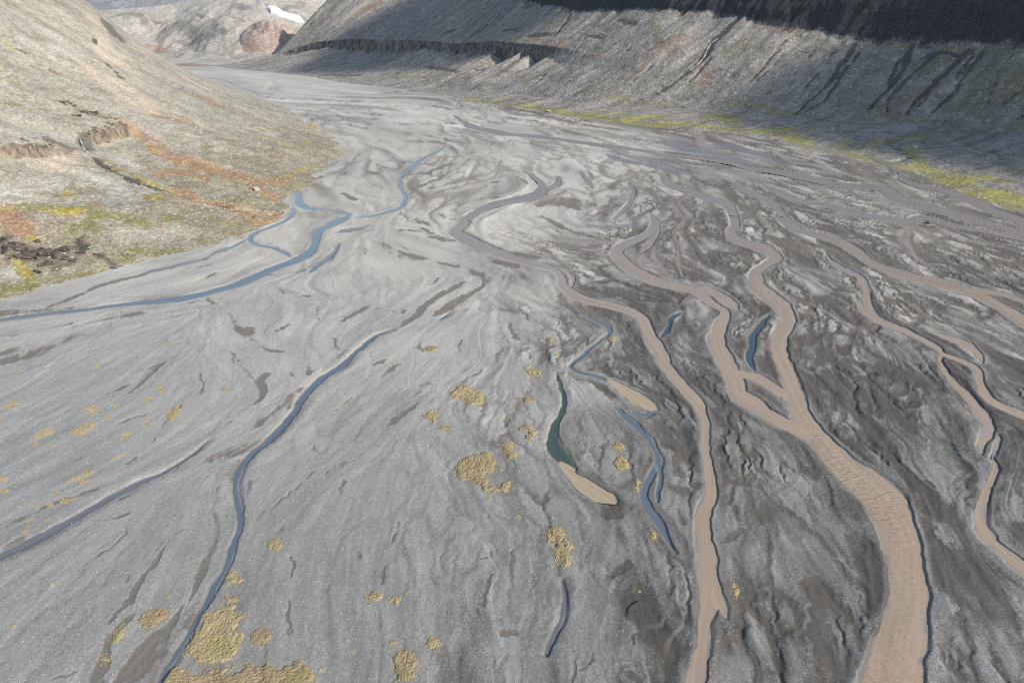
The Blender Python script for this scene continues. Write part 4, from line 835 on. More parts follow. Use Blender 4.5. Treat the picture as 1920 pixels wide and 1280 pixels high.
# marks on the slope by kind, paths of (x, y, z, half width)
FAR_MARKS = {'dark':[[(-840.7,1782.3,34.97,11.07),(-834.8,1838,59.79,18.14),(-809.2,1841.9,65.63,18.08),(-766.2,1796.7,54.89,13.16)],
 [(-747.7,1761.1,41.49,12.9),(-694.9,1722.3,39.98,12.52),(-784.2,1769.9,35.43,10.88)],
 [(-990.3,1911.9,85.71,9.67),(-955.5,1924.6,88.67,12.07),(-917.2,1880.3,73.96,9.4)],
 [(-685.7,1900.9,109.8,13.62),(-658.2,1886.1,103.8,13.46)],
 [(-784.8,1881,88.93,5.49),(-754.4,1842.9,80.36,5.37)],
 [(-705.2,1837.4,89.19,4.42),(-690.5,1832.1,87.76,4.4)],
 [(-616,1691.3,41.06,4.05),(-596.7,1656.4,28.7,3.96)],
 [(-596.2,1747.6,56.13,10.37),(-576.4,1720.1,45.66,8.15)],
 [(-572.1,1815.8,69.04,3.42),(-556.8,1791.8,57.91,4.22)],
 [(-655.2,1575.7,3.42,4.06)],
 [(-735.2,1628,2.94,6.03),(-735.6,1657.8,6.69,5.3)],
 [(-584,1934.8,100.9,9.08),(-553.8,2016.1,113.6,9.39)],
 [(-616.4,1934,110,9.12),(-548.2,1920.7,85.65,6.73),(-511.1,1899.7,67.6,6.63)],
 [(-636.5,1780.3,69.64,2.97),(-656.7,1785.1,72.42,2.14)],
 [(-700.3,1760.8,58.64,10.64),(-661.1,1719.7,51.26,8.28)]],
'red':[[(-862.1,1730.9,14.07,13.04),(-845,1749.9,18.91,13.11),(-787.7,1681,8.19,10.44)],
 [(-579.8,1638.4,21.38,4.69),(-556.9,1638.9,18.64,7.78)],
 [(-635.9,1658,28.64,2),(-604.6,1653.6,28.82,2.37)],
 [(-897.1,1888.4,76.86,4.7),(-876.8,1870.6,71.1,4.64)],
 [(-774.6,1861.5,83.13,4.53),(-679.9,1818.8,83.52,3.49)],
 [(-673.7,1819.4,83.51,2.18),(-628.3,1773.4,66.91,2.54)],
 [(-735.2,1628,2.94,4.82),(-735.6,1657.8,6.69,4.08)]],
'pale':[[(-822.2,1767.2,29.74,1.75),(-793.7,1759.8,29.46,2.17),(-754.9,1741.9,27.89,1.71)],
 [(-798.2,1909.5,97.83,3.72),(-754,1892.6,100.8,3.66)],
 [(-677.2,1771.2,69.8,2.13),(-651.4,1767.9,67.01,2.12)],
 [(-697.2,1719,37.28,2.92),(-645.6,1689.7,41.11,2.03)],
 [(-956.8,1960.9,100.9,7.35),(-901.1,1941.7,94.73,7.21),(-881,1962.4,104,7.25)],
 [(-657.5,1748,61.76,5.03),(-622.1,1731.9,53.72,4.13)],
 [(-882.9,1809.2,45.79,13.57),(-923.8,1847.8,62.55,13.92)]],
'green':[[(-921.4,1924.1,88.68,3.35),(-2724.6,5572.8,120,13.93)],
 [(-530.6,1746.9,36.26,4.1),(-530.1,1768.7,41.24,2.9)],
 [(-522.4,1811.9,48.64,2.97),(-513.1,1824.6,48.28,2.98)],
 [(-485.7,1798.8,31.43,2.09),(-475.1,1821.3,33.55,2.12)],
 [(-532.8,1534.9,5.92,1.46),(-521.1,1541.2,5.53,1.83)]]}
# moss: label, outline in metres
MOSS = [('large golden moss field along the right bank of the foreground blue stream',[(-53.62,92.23),(-52.37,93.56),(-49.96,92.23),(-48.4,88.78),(-47.74,85.5),(-48.78,84.71),(-47.83,81.24),(-50.43,80.5),(-53.78,80.87),(-56.67,82.76),(-56.86,85.11),(-56.54,87.54),(-56.22,90.92)]),
('wide golden moss carpet at the bottom edge left of centre',[(-57.94,76.72),(-58.31,79.21),(-56.42,80.31),(-53.19,77.95),(-50,79.39),(-45.83,80.13),(-42.57,80.87),(-39.62,79.58),(-37.24,80.13),(-33.1,80.13),(-31.69,78.31),(-31.74,74.82),(-43.05,73.15),(-55.24,73.48)]),
('oval moss mound at the narrows of the foreground blue stream',[(-52.4,99.41),(-52.72,98.35),(-53.62,97.82),(-55,97.64),(-55.98,98.87),(-56.5,99.99),(-56.59,101.5),(-54.91,101.7),(-53.54,100.4)]),
('low moss strip just above the large streamside moss field',[(-50.88,94.56),(-50.77,93.78),(-52,93.49),(-53.26,93.79),(-54.22,94.24),(-54.39,94.87),(-53.82,95.33),(-52.78,95.6),(-51.73,95.12)]),
('round moss cushion right of the large streamside moss field',[(-42.71,85.91),(-43.09,84.9),(-43.61,83.99),(-44.86,84.51),(-46.11,85.23),(-46.53,86.58),(-45.82,87.34),(-44.81,87.43),(-43.74,86.93)]),
('tilted oval moss mound left of the foreground blue stream',[(-67.63,89.2),(-67.12,91.35),(-65.45,92.23),(-63.54,92.23),(-63,90.27),(-63.56,88.16),(-64.96,87.54),(-66.44,88.16)]),
('ragged moss tuft in a dark silt hollow at lower left',[(-70.74,85.11),(-70.8,87.12),(-70.33,88.16),(-69.51,87.74),(-69.21,86.31),(-69.38,84.71)]),
('small yellow moss clump beside a brown silt streak',[(-47.72,109.3),(-47.85,108.4),(-48.32,107.6),(-49.52,108.1),(-50.66,108.7),(-50.66,109.8),(-50.29,110.5),(-49.39,111),(-48.22,110.3)]),
('thin moss sliver in the dark silt near the bottom left',[(-68.71,81.24),(-68.98,80.82),(-69.31,80.56),(-69.94,80.63),(-70.65,80.96),(-70.85,81.5),(-70.56,81.83),(-70.04,81.93),(-69.33,81.77)]),
('largest shaggy moss island in the centre with a bare hollow at its right',[(-13.76,134.7),(-12.2,138.5),(-9.06,140.5),(-5.8,140.9),(-4.08,137.4),(-4.43,132.9),(-5.51,131.4),(-5.22,129.3),(-2.78,127.9),(-1.71,130),(-0.52,130),(-0.6,126.9),(-2.73,124.5),(-6.21,126),(-8.94,128.9),(-11.64,130),(-13.29,131.4)]),
('small broken moss patch above the largest moss island',[(-3.31,145.8),(-0.18,145.8),(0.29,142.5),(2.15,140.1),(-0.64,139.3),(-2.3,142.1)]),
('round olive moss clump above the tan pointed pool',[(28.72,137),(27.69,135),(26.35,134),(25.12,134.5),(24.61,136.1),(24.73,138),(25.71,140),(27.3,140.4),(28.02,138.7)]),
('reddish moss tuft above the round olive clump',[(28.84,144.3),(28.01,143.1),(27,142.3),(25.8,142.4),(25.43,143.7),(25.76,144.9),(26.44,146),(27.57,146.3),(28.39,145.6)]),
('upright teardrop moss mound right of the lower centre',[(6.8,112.1),(8.11,114.4),(9.94,114.7),(11.45,112.1),(12.04,107.9),(11.69,103.4),(10.31,102.4),(9.03,104.7),(8.05,107.9),(7.11,110.1)]),
('squarish moss mound at the bottom edge in the centre',[(-20.3,82),(-18.97,82.84),(-16.48,82.38),(-15.97,80.13),(-15.93,77.25),(-17.78,76.72),(-19.41,77.25),(-19.86,79.76)]),
('small tan moss mound up right of the squarish bottom mound',[(-12.58,84.51),(-12.59,83.62),(-13.25,83.1),(-14.14,83.24),(-14.81,84),(-14.9,85.02),(-14.4,85.8),(-13.56,85.62),(-12.7,85.49)]),
('flat tan moss streak at lower centre left',[(-27.77,94.7),(-26.25,96.08),(-24.34,95.39),(-23.44,94.24),(-25.48,93.79)]),
('little tan moss knob right of the flat moss streak',[(-21.07,94.02),(-21.23,93.55),(-21.62,93.03),(-22.35,93.38),(-23.05,93.69),(-22.89,94.27),(-22.61,94.72),(-21.94,94.88),(-21.21,94.6)]),
('yellow moss tuft beside the end of the dark blue channel',[(30.43,111.3),(30.1,110.3),(29.38,109.6),(28.74,110),(28.29,110.7),(28.75,111.7),(29.21,112.5),(29.92,112.7),(30.3,112.1)]),
('moss fringe on the inner bank of the loop channel',[(28.13,127.5),(29.46,130.3),(30.08,129.3),(29.26,126.5),(28.32,126)]),
('small knob of moss above the squarish bottom mound',[(-20.27,84.24),(-20.3,83.88),(-20.66,83.8),(-21.01,83.82),(-21.33,84.05),(-21.29,84.39),(-21.2,84.73),(-20.8,84.8),(-20.45,84.56)]),
('thick golden moss mound in the upper centre',[(-17.65,169.4),(-16.26,174.1),(-13.34,174.7),(-10.03,173.1),(-8.32,170.4),(-8.6,164.3),(-11.15,163.8),(-14.36,165.8),(-16.59,167.8)]),
('small moss tuft in a crescent of dark silt',[(-24.45,199.1),(-24.8,197.8),(-25.79,196.8),(-27.29,197),(-28.22,198.3),(-28.4,199.8),(-27.84,201.2),(-26.28,201),(-24.81,200.6)]),
('tiny yellow moss tuft left of the zigzag stream',[(13.88,205.1),(13.62,203.8),(12.92,202.7),(12.07,203.2),(11.69,204.4),(11.54,205.8),(12.12,207.3),(13.11,207.1),(14.02,206.7)]),
('moss clump at the corner of the zigzag stream',[(34.77,207),(34.31,205.9),(33.59,205),(32.84,205.4),(32.58,206.5),(32.47,207.8),(33.29,208.5),(34.08,208.9),(34.79,208.4)]),
('scruffy moss at the head of a dry channel below the thick golden mound',[(-24.33,158.1),(-22.19,161.4),(-19.83,163.4),(-18.63,161.4),(-20.34,158.1),(-21.05,155.4),(-22.24,157.2)]),
('moss strip beside the dry channel below the thick golden mound',[(-15.53,152.7),(-16.02,151.9),(-16.87,151.1),(-18.14,151.5),(-19.36,152.1),(-19.31,153.2),(-18.38,153.9),(-17.17,154.2),(-16.16,153.5)]),
('small pale tan moss patch left of the green algae pool',[(5.83,166.8),(5.37,165.9),(4.54,165.4),(3.53,165.6),(2.86,166.3),(3,167.3),(3.7,167.9),(4.58,168.2),(5.26,167.6)]),
('straggling moss patch left of the green pool bend',[(1.59,152.7),(4.06,154.5),(5.46,151.8),(7.12,150.9),(6.73,146.7),(4.38,146.7),(3,149.2)]),
('small gold moss dot on the left gravel by the dry fork',[(-82.75,172.8),(-82.66,171.7),(-83.37,171.5),(-84.07,171.5),(-84.86,172.2),(-85.41,173.4),(-85.21,174.3),(-84.42,174.4),(-83.62,173.6)]),
('compact gold moss mound at left centre',[(-94.31,158.6),(-94.93,163.3),(-93.06,164.7),(-91.27,162.4),(-90.98,157.7),(-92.52,156.8)]),
('yellow moss clump at the edge of dark silt right of the narrow brown river',[(43.85,96.52),(43.3,95.92),(42.84,95.52),(42.46,95.67),(42.27,96.16),(42.4,96.94),(42.96,97.38),(43.48,97.65),(43.87,97.33)]),
('scattered moss patch near the head of the gully in the upper centre',[(3.56,186),(5.87,187.9),(9.39,183.1),(7.35,180.8),(5.16,181.9)])]
THIN_MOSS = [(-117.4,162.4,1.74),(-114.9,160.5,1.23),(-113.8,153.3,2.15),(-114.5,151.2,1.89),(-110,157.7,1.07),(-123.1,149.9,1.64),(-124.2,148.7,1.16),(-103.3,167.2,1.27),(-102.1,172.2,1.2),(-104.1,174.3,0.95),(-141,163.3,1.5),(-140.2,165.2,1.01),(-138.6,156.8,0.97),(-97.07,154.2,0.96),(-98.82,156.8,0.63),(-100.2,149.9,1.08),(-100.7,148.2,0.93),(-131.5,180.9,0.43),(-82.21,192,0.62),(-113.9,204.3,0.9),(-128.8,187.8,0.45),(-81.76,186.6,0.67),(-89.71,173.3,0.37),(-111.2,163.8,0.75),(-122.4,154.2,0.57),(-91.34,147,0.32),(-151,184.3,0.44),(-119.9,130.3,0.88),(-117.1,126.2,0.86),(-101.6,133.2,1.12),(-100.4,129.6,1.1),(-103.5,131.1,0.89),(-104.8,125.8,0.86),(-103.9,121.5,0.84),(-100.9,122.8,1.06),(-99.11,123.5,0.64),(-97.01,140.1,0.93),(-95.54,140.9,0.56),(-104.9,115.9,0.61),(-103.8,113,0.6),(-107,121.2,0.46),(-100.8,142.9,0.33),(-121.5,145,0.72),(-117.2,145,0.81),(-99.46,145.8,0.72),(-101.9,116.2,0.49),(-110.2,120.9,0.42),(-97.89,107.9,0.31),(-88.77,97.97,0.36),(-65.29,94.93,0.35),(-62.71,98.45,0.33),(-90.37,87.54,0.44),(-91.66,137.8,0.28),(-104.3,137.4,0.32),(-21.77,88.16,0.27),(-28.34,82.57,0.36),(-5.27,123.5,0.3),(-21.62,98.69,0.36),(-20.13,95.85,0.32),(-5.43,109.6,0.23),(-17.11,114.7,0.28),(1.28,117.5,0.33),(24.22,96.32,0.25),(-32.31,79.03,0.25),(8.86,117.2,0.16),(7.71,102.7,0.3),(-2.66,134.3,0.23),(10.56,197.3,0.3),(14.27,194.7,0.47),(17.07,192.8,0.41),(-26.59,209,0.62),(-36.97,191.6,0.35),(-2.91,206.2,0.43),(-2.72,148,0.47),(-0.86,158.1,0.5),(33.46,202,0.3),(9.82,151.8,0.29),(-20.93,159,0.3),(-23.26,153.1,0.63),(-20.99,150.1,0.38),(43.22,98.43,0.37)]
LEDGE_TOP = [(-253.4,424.7,36.4),(-252.5,434.9,36.46),(-249.6,441.5,35.5),(-248.1,451.3,35.16),(-249.2,461.7,35.9)]
LEDGE_FOOT = [(-240.4,400.4,30.65),(-239.9,408.6,30.25),(-239,418.8,30.07),(-237.9,428.9,29.97),(-238,436.8,30.3)]
LEDGE_FOOT2 = [(-247.4,336.9,33.14),(-243.4,347,32.91),(-240.2,352.9,32.21),(-237.1,359.5,31.4),(-235.1,368.4,30.65)]
FALL = [(-251.9,405.6,35.27),(-247.4,401.4,33.48),(-243.1,395.7,31.95),(-237,386.4,30.18),(-232.4,379.8,28.98)]
LOW_ROCKS = [(-211.7,273.5,10.25),(-207.7,273.9,9.36),(-203.3,273.6,8.27),(-200,275.2,7.75),(-196.5,275.3,6.93),(-192.8,277.7,6.5),(-189.5,276.9,5.58),(-203,269.2,7.41),(-195.6,269.6,5.72),(-191.5,292.8,8.93),(-185.8,282.5,5.7),(-188.9,285.8,7.04),(-176.8,281.9,3.46),(-170.7,278.1,1.15)]
LEDGE_ROCKS = [(-275.8,438.6,47.2),(-274.2,440.2,46.49),(-270.1,440.8,44.62),(-269,442.6,44.2),(-263.8,428.1,41.08),(-262.4,435.2,40.85),(-261,440.3,40.47),(-259.4,444.2,39.94),(-253.8,446.1,37.52),(-250,446.6,35.84),(-245.8,441.8,33.83),(-240.5,436.9,31.36),(-242.4,430.1,31.89),(-243.7,424.6,32.24),(-242.5,414,31.38),(-242.5,408.2,31.33),(-242.3,402.2,31.34),(-248,371.8,35.61),(-245.3,373,34.46),(-243.3,375.6,33.53),(-239.8,375.5,32.14),(-244.8,358.5,34.32),(-245,354.4,34.17),(-239.9,363.1,32.55)]
SNOW = [(-612,1900.4,100.8),(-598.3,1914.8,100.2),(-574.7,1897.9,88.83),(-558.3,1895.9,82.82),(-539.1,1909.5,79.65),(-522.2,1891.7,69.26),(-519.6,1873.6,63.54),(-534.9,1864.8,66.7),(-554.1,1866.3,74.15),(-575.9,1865.8,81.6),(-597.1,1874.5,90.46)]
RED_HILL = [(-534.1,1659.7,17.61),(-574.3,1812.4,69.09)]
MOUND = [(-685.6,1441.8,0),(-645.1,1421.1,0),(-606.1,1414.3,0),(-566.3,1410.9,0)]
BIG_BOULDERS = [(-149.4,397.1,4.48),(-299.2,527,63.22),(-228.7,803.7,0),(-153.9,343.3,6.56),(-225,341.1,25.73)]
WALL_BOULDERS = [(39.67,767,0.15),(345.5,713,38.96),(369.9,652,17.42),(311.2,539.8,2.78),(283.9,626.2,3.59)]
WALL_FALLS = [[(231.7,839.3,69.32),(224.6,836,64.98),(218.7,829.3,59.06),(213.6,819.7,51.81),(205.6,811.8,44.56),(195.7,806.5,38.16)],[(0.77,1204.8,111.9),(-8.71,1191.5,102.5),(-20.45,1181.5,93.2),(-29.05,1167.4,84.07),(-36.15,1157.3,77.1)]]
# ---------------------------------------------------------------- helpers
RNG = np.random.RandomState(7)
COL = scene.collection

def wall_curves(a):
    return [np.interp(a, WALL_A, w[0]) for w in WALL], [np.interp(a, WALL_A, w[1]) for w in WALL]

def far_h(X, Y):
    q = X / Y; r = np.hypot(X, Y)
    R = [np.interp(q, f[0], f[1]) for f in FAR]; Z = [np.interp(q, f[0], f[2]) for f in FAR]
    out = np.zeros_like(q)
    for k in range(len(R) - 1):
        m = (r >= R[k]) & (r < R[k + 1]); f = (r - R[k]) / np.maximum(R[k + 1] - R[k], 1e-3)
        out = np.where(m, Z[k] + f * (Z[k + 1] - Z[k]), out)
    return np.where(r >= R[-1], Z[-1], out)

def mesh_np(name, co, faces, attrs=None, smooth=True, mat=None):
    """mesh from an (N,3) array and an (M,4) or (M,3) index array"""
    me = bpy.data.meshes.new(name)
    k = faces.shape[1]
    me.vertices.add(len(co)); me.vertices.foreach_set('co', np.ascontiguousarray(co, np.float32).ravel())
    me.loops.add(faces.size); me.loops.foreach_set('vertex_index', np.ascontiguousarray(faces, np.int32).ravel())
    me.polygons.add(len(faces))
    me.polygons.foreach_set('loop_start', np.arange(0, faces.size, k, dtype=np.int32))
    me.polygons.foreach_set('use_smooth', np.full(len(faces), smooth))
    me.update(calc_edges=True)
    for an, v in (attrs or {}).items():
        at = me.attributes.new(an, 'FLOAT', 'POINT')
        at.data.foreach_set('value', np.ascontiguousarray(v, np.float32).ravel())
    if mat: me.materials.append(mat)
    return me

def grid_faces(R, C):
    i = np.arange(R * C, dtype=np.int32).reshape(R, C)
    return np.stack([i[:-1, :-1], i[:-1, 1:], i[1:, 1:], i[1:, :-1]], -1).reshape(-1, 4)

def put(name, me, label=None, cat=None, group=None, kind=None, parent=None, loc=None):
    o = bpy.data.objects.new(name, me)
    COL.objects.link(o)
    if loc is not None: o.location = loc
    if parent is not None: o.parent = parent
    if label: o['label'] = label
    if cat: o['category'] = cat
    if group: o['group'] = group
    if kind: o['kind'] = kind
    return o

def smooth_path(pts, step):
    """Catmull-Rom through the points, resampled; last column is the half width"""
    P = np.array(pts, float)
    if len(P) < 2: return P
    Q = np.vstack([2 * P[0] - P[1], P, 2 * P[-1] - P[-2]])
    out = []
    for i in range(1, len(Q) - 2):
        L = np.hypot(*(Q[i + 1] - Q[i])[:2])
        st = step(Q[i]) if callable(step) else step
        n = max(2, int(L / st))
        t = np.linspace(0, 1, n, endpoint=False)[:, None]
        p0, p1, p2, p3 = Q[i - 1], Q[i], Q[i + 1], Q[i + 2]
        c = 0.5 * (2 * p1 + (p2 - p0) * t + (2 * p0 - 5 * p1 + 4 * p2 - p3) * t ** 2 + (3 * p1 - p0 - 3 * p2 + p3) * t ** 3)
        c[:, -1] = (p1[-1] + (p2[-1] - p1[-1]) * t[:, 0])
        out.append(c)
    out.append(P[-1:])
    return np.vstack(out)

# ---------------------------------------------------------------- node helper
class NT:
    def __init__(self, name):
        self.m = bpy.data.materials.new(name); self.m.use_nodes = True
        self.t = self.m.node_tree
        self.b = [n for n in self.t.nodes if n.type == 'BSDF_PRINCIPLED'][0]
        self.tc = self.t.nodes.new('ShaderNodeTexCoord').outputs['Object']
        self.geo = self.t.nodes.new('ShaderNodeNewGeometry')
    def new(self, typ): return self.t.nodes.new(typ)
    def link(self, a, b): self.t.links.new(a, b)
    def inp(self, sock, v):
        if hasattr(v, 'is_linked') or hasattr(v, 'links'): self.link(v, sock)
        else:
            if sock.type == 'RGBA' and len(v) == 3: v = (*v, 1)
            sock.default_value = v
    def attr(self, n):
        a = self.new('ShaderNodeAttribute'); a.attribute_name = n; return a.outputs['Fac']
    def math(self, op, a, b=0.0, c=None, clamp=False):
        n = self.new('ShaderNodeMath'); n.operation = op; n.use_clamp = clamp
        self.inp(n.inputs[0], a); self.inp(n.inputs[1], b)
        if c is not None: self.inp(n.inputs[2], c)
        return n.outputs[0]
    def ramp(self, x, a, b, c=0.0, d=1.0):
        n = self.new('ShaderNodeMapRange'); n.interpolation_type = 'SMOOTHSTEP'
        self.inp(n.inputs[0], x)
        for i, v in enumerate((a, b, c, d)): self.inp(n.inputs[1 + i], v)
        return n.outputs[0]
    def mix(self, f, a, b, mode='MIX'):
        n = self.new('ShaderNodeMix'); n.data_type = 'RGBA'; n.blend_type = mode; n.clamp_factor = True
        self.inp(n.inputs[0], f); self.inp(n.inputs[6], a); self.inp(n.inputs[7], b)
        return n.outputs[2]
    def noise(self, scale, detail=3, rough=0.55, vec=None, dist=0.0):
        n = self.new('ShaderNodeTexNoise')
        n.inputs['Scale'].default_value = scale; n.inputs['Detail'].default_value = detail
        n.inputs['Roughness'].default_value = rough; n.inputs['Distortion'].default_value = dist
        self.link(vec or self.tc, n.inputs['Vector']); return n.outputs['Fac']
    def voro(self, scale, feature='F1', out='Color', vec=None, rnd=1.0):
        n = self.new('ShaderNodeTexVoronoi'); n.feature = feature
        n.inputs['Scale'].default_value = scale; n.inputs['Randomness'].default_value = rnd
        self.link(vec or self.tc, n.inputs['Vector']); return n.outputs[out]
    def stretch(self, sx, sy, sz, rot=0.0):
        n = self.new('ShaderNodeMapping'); n.inputs['Scale'].default_value = (sx, sy, sz)
        n.inputs['Rotation'].default_value = (0, 0, rot)
        self.link(self.tc, n.inputs['Vector']); return n.outputs[0]
    def sep(self, c):
        n = self.new('ShaderNodeSeparateColor'); self.link(c, n.inputs[0]); return n.outputs
    def scale_col(self, col, f):
        n = self.new('ShaderNodeVectorMath'); n.operation = 'SCALE'
        self.inp(n.inputs[0], col); self.inp(n.inputs['Scale'], f); return n.outputs[0]
    def bump(self, h, strength, dist, normal=None):
        n = self.new('ShaderNodeBump'); n.inputs['Strength'].default_value = strength; n.inputs['Distance'].default_value = dist
        self.link(h, n.inputs['Height'])
        if normal is not None: self.link(normal, n.inputs['Normal'])
        return n.outputs[0]
    def done(self, col, rough=0.9, normal=None, spec=0.3):
        self.inp(self.b.inputs['Base Color'], col); self.inp(self.b.inputs['Roughness'], rough)
        self.b.inputs['Specular IOR Level'].default_value = spec
        if normal is not None: self.link(normal, self.b.inputs['Normal'])
        return self.m

def stones_tone(n, s1, s2, lo=0.72, hi=1.28):
    """brightness factor from two sizes of stones"""
    a = n.sep(n.voro(s1))[0]; b = n.sep(n.voro(s2))[1]
    x = n.math('MULTIPLY_ADD', a, 0.55, n.math('MULTIPLY', b, 0.45))
    return n.ramp(x, 0.1, 0.9, lo, hi)

# ---------------------------------------------------------------- materials
def mat_gravel():
    n = NT('gravel')
    zone, tone, dark, wet = n.attr('zone'), n.attr('tone'), n.attr('dark'), n.attr('wet')
    purple, moss, stony, pale, bank = n.attr('purple'), n.attr('moss'), n.attr('stony'), n.attr('pale'), n.attr('bank')
    big = n.noise(0.02, 4, 0.6); mid = n.noise(0.22, 4, 0.6); fine = n.noise(1.6, 3, 0.65)
    light = n.mix(n.ramp(big, 0.35, 0.65), (0.335, 0.328, 0.312), (0.385, 0.370, 0.342))
    dk = n.mix(n.ramp(mid, 0.35, 0.65), (0.098, 0.099, 0.098), (0.124, 0.121, 0.116))
    light = n.mix(n.math('MULTIPLY', n.attr('near_shade'), 0.8), light, (0.204, 0.207, 0.208))
    c = n.mix(zone, light, dk)
    c = n.scale_col(c, n.math('MULTIPLY_ADD', tone, 0.62, 1.0))
    c = n.mix(n.math('MULTIPLY', pale, 0.6), c, (0.43, 0.405, 0.36))
    silt = n.mix(zone, (0.135, 0.118, 0.104), (0.050, 0.045, 0.041))
    edge = n.ramp(n.math('ADD', dark, n.math('MULTIPLY', n.math('MULTIPLY_ADD', n.noise(2.6, 3, 0.7), 1.7, -0.85), n.ramp(dark, 0.0, 0.2))), 0.08, 0.72)
    c = n.mix(n.math('MULTIPLY', edge, 0.86), c, silt)
    tn = n.ramp(n.math('ADD', n.attr('tan'), n.math('MULTIPLY_ADD', n.noise(0.5, 5, 0.7), 1.6, -0.72)), 0.15, 0.75)
    c = n.mix(n.math('MULTIPLY', n.math('MULTIPLY', tn, n.ramp(n.attr('tan'), 0.02, 0.3)), 0.75), c, n.mix(n.ramp(mid, 0.4, 0.6), (0.40, 0.30, 0.175), (0.36, 0.30, 0.13)))
    pw = n.ramp(n.math('ADD', purple, n.math('MULTIPLY_ADD', mid, 1.0, -0.5)), 0.15, 0.85)
    c = n.mix(n.math('MULTIPLY', pw, 0.85), c, (0.150, 0.145, 0.178))
    ms = n.ramp(n.math('ADD', moss, n.math('MULTIPLY_ADD', mid, 1.1, -0.55)), 0.2, 0.8)
    mcol = n.mix(n.ramp(n.noise(0.05, 3), 0.4, 0.62), (0.185, 0.165, 0.085), (0.255, 0.24, 0.075))
    c = n.mix(n.math('MULTIPLY', ms, 0.85), c, mcol)
    c = n.mix(n.math('MULTIPLY', bank, n.math('MULTIPLY_ADD', zone, 0.4, 0.35)), c, n.mix(zone, (0.40, 0.385, 0.35), (0.30, 0.295, 0.28)))
    c = n.mix(n.math('MULTIPLY', wet, 0.72), c, (0.055, 0.052, 0.050))
    c = n.mix(n.math('MULTIPLY', n.attr('thread'), 0.85), c, (0.225, 0.196, 0.188))
    # stones
    smooth_silt = n.math('MULTIPLY', n.math('MAXIMUM', edge, wet), 0.7)
    pat = n.ramp(n.noise(0.07, 4, 0.65), 0.35, 0.65)
    lo = n.math('MULTIPLY_ADD', smooth_silt, 0.12, n.math('MULTIPLY_ADD', pat, -0.12, 0.86))
    hi = n.math('MULTIPLY_ADD', smooth_silt, -0.12, n.math('MULTIPLY_ADD', pat, 0.12, 1.14))
    a = n.sep(n.voro(4.2))[0]; b = n.sep(n.voro(2.0))[1]; d = n.sep(n.voro(8.0))[0]
    x = n.math('ADD', n.math('MULTIPLY_ADD', a, 0.45, n.math('MULTIPLY', b, 0.2)), n.math('MULTIPLY', d, 0.35))
    mr = n.new('ShaderNodeMapRange'); n.link(x, mr.inputs[0]); mr.inputs[1].default_value = 0.15; mr.inputs[2].default_value = 0.85
    n.link(lo, mr.inputs[3]); n.link(hi, mr.inputs[4])
    c = n.scale_col(c, mr.outputs[0])
    sp = n.math('GREATER_THAN', n.sep(n.voro(3.8))[2], n.math('MULTIPLY_ADD', stony, -0.16, 0.93))
    sp = n.math('MULTIPLY', sp, n.math('SUBTRACT', 1.0, smooth_silt))
    c = n.mix(n.math('MULTIPLY', sp, 0.22), c, (0.50, 0.49, 0.46))
    hgt = n.math('MULTIPLY', n.voro(2.6, 'SMOOTH_F1', 'Distance'), n.math('SUBTRACT', 1.0, smooth_silt))
    nb = n.bump(hgt, 0.22, 0.10)
    nb = n.bump(n.noise(0.8, 4, 0.6), 0.22, 0.3, nb)
    return n.done(c, n.math('MULTIPLY_ADD', wet, -0.4, 0.92), nb, 0.25)

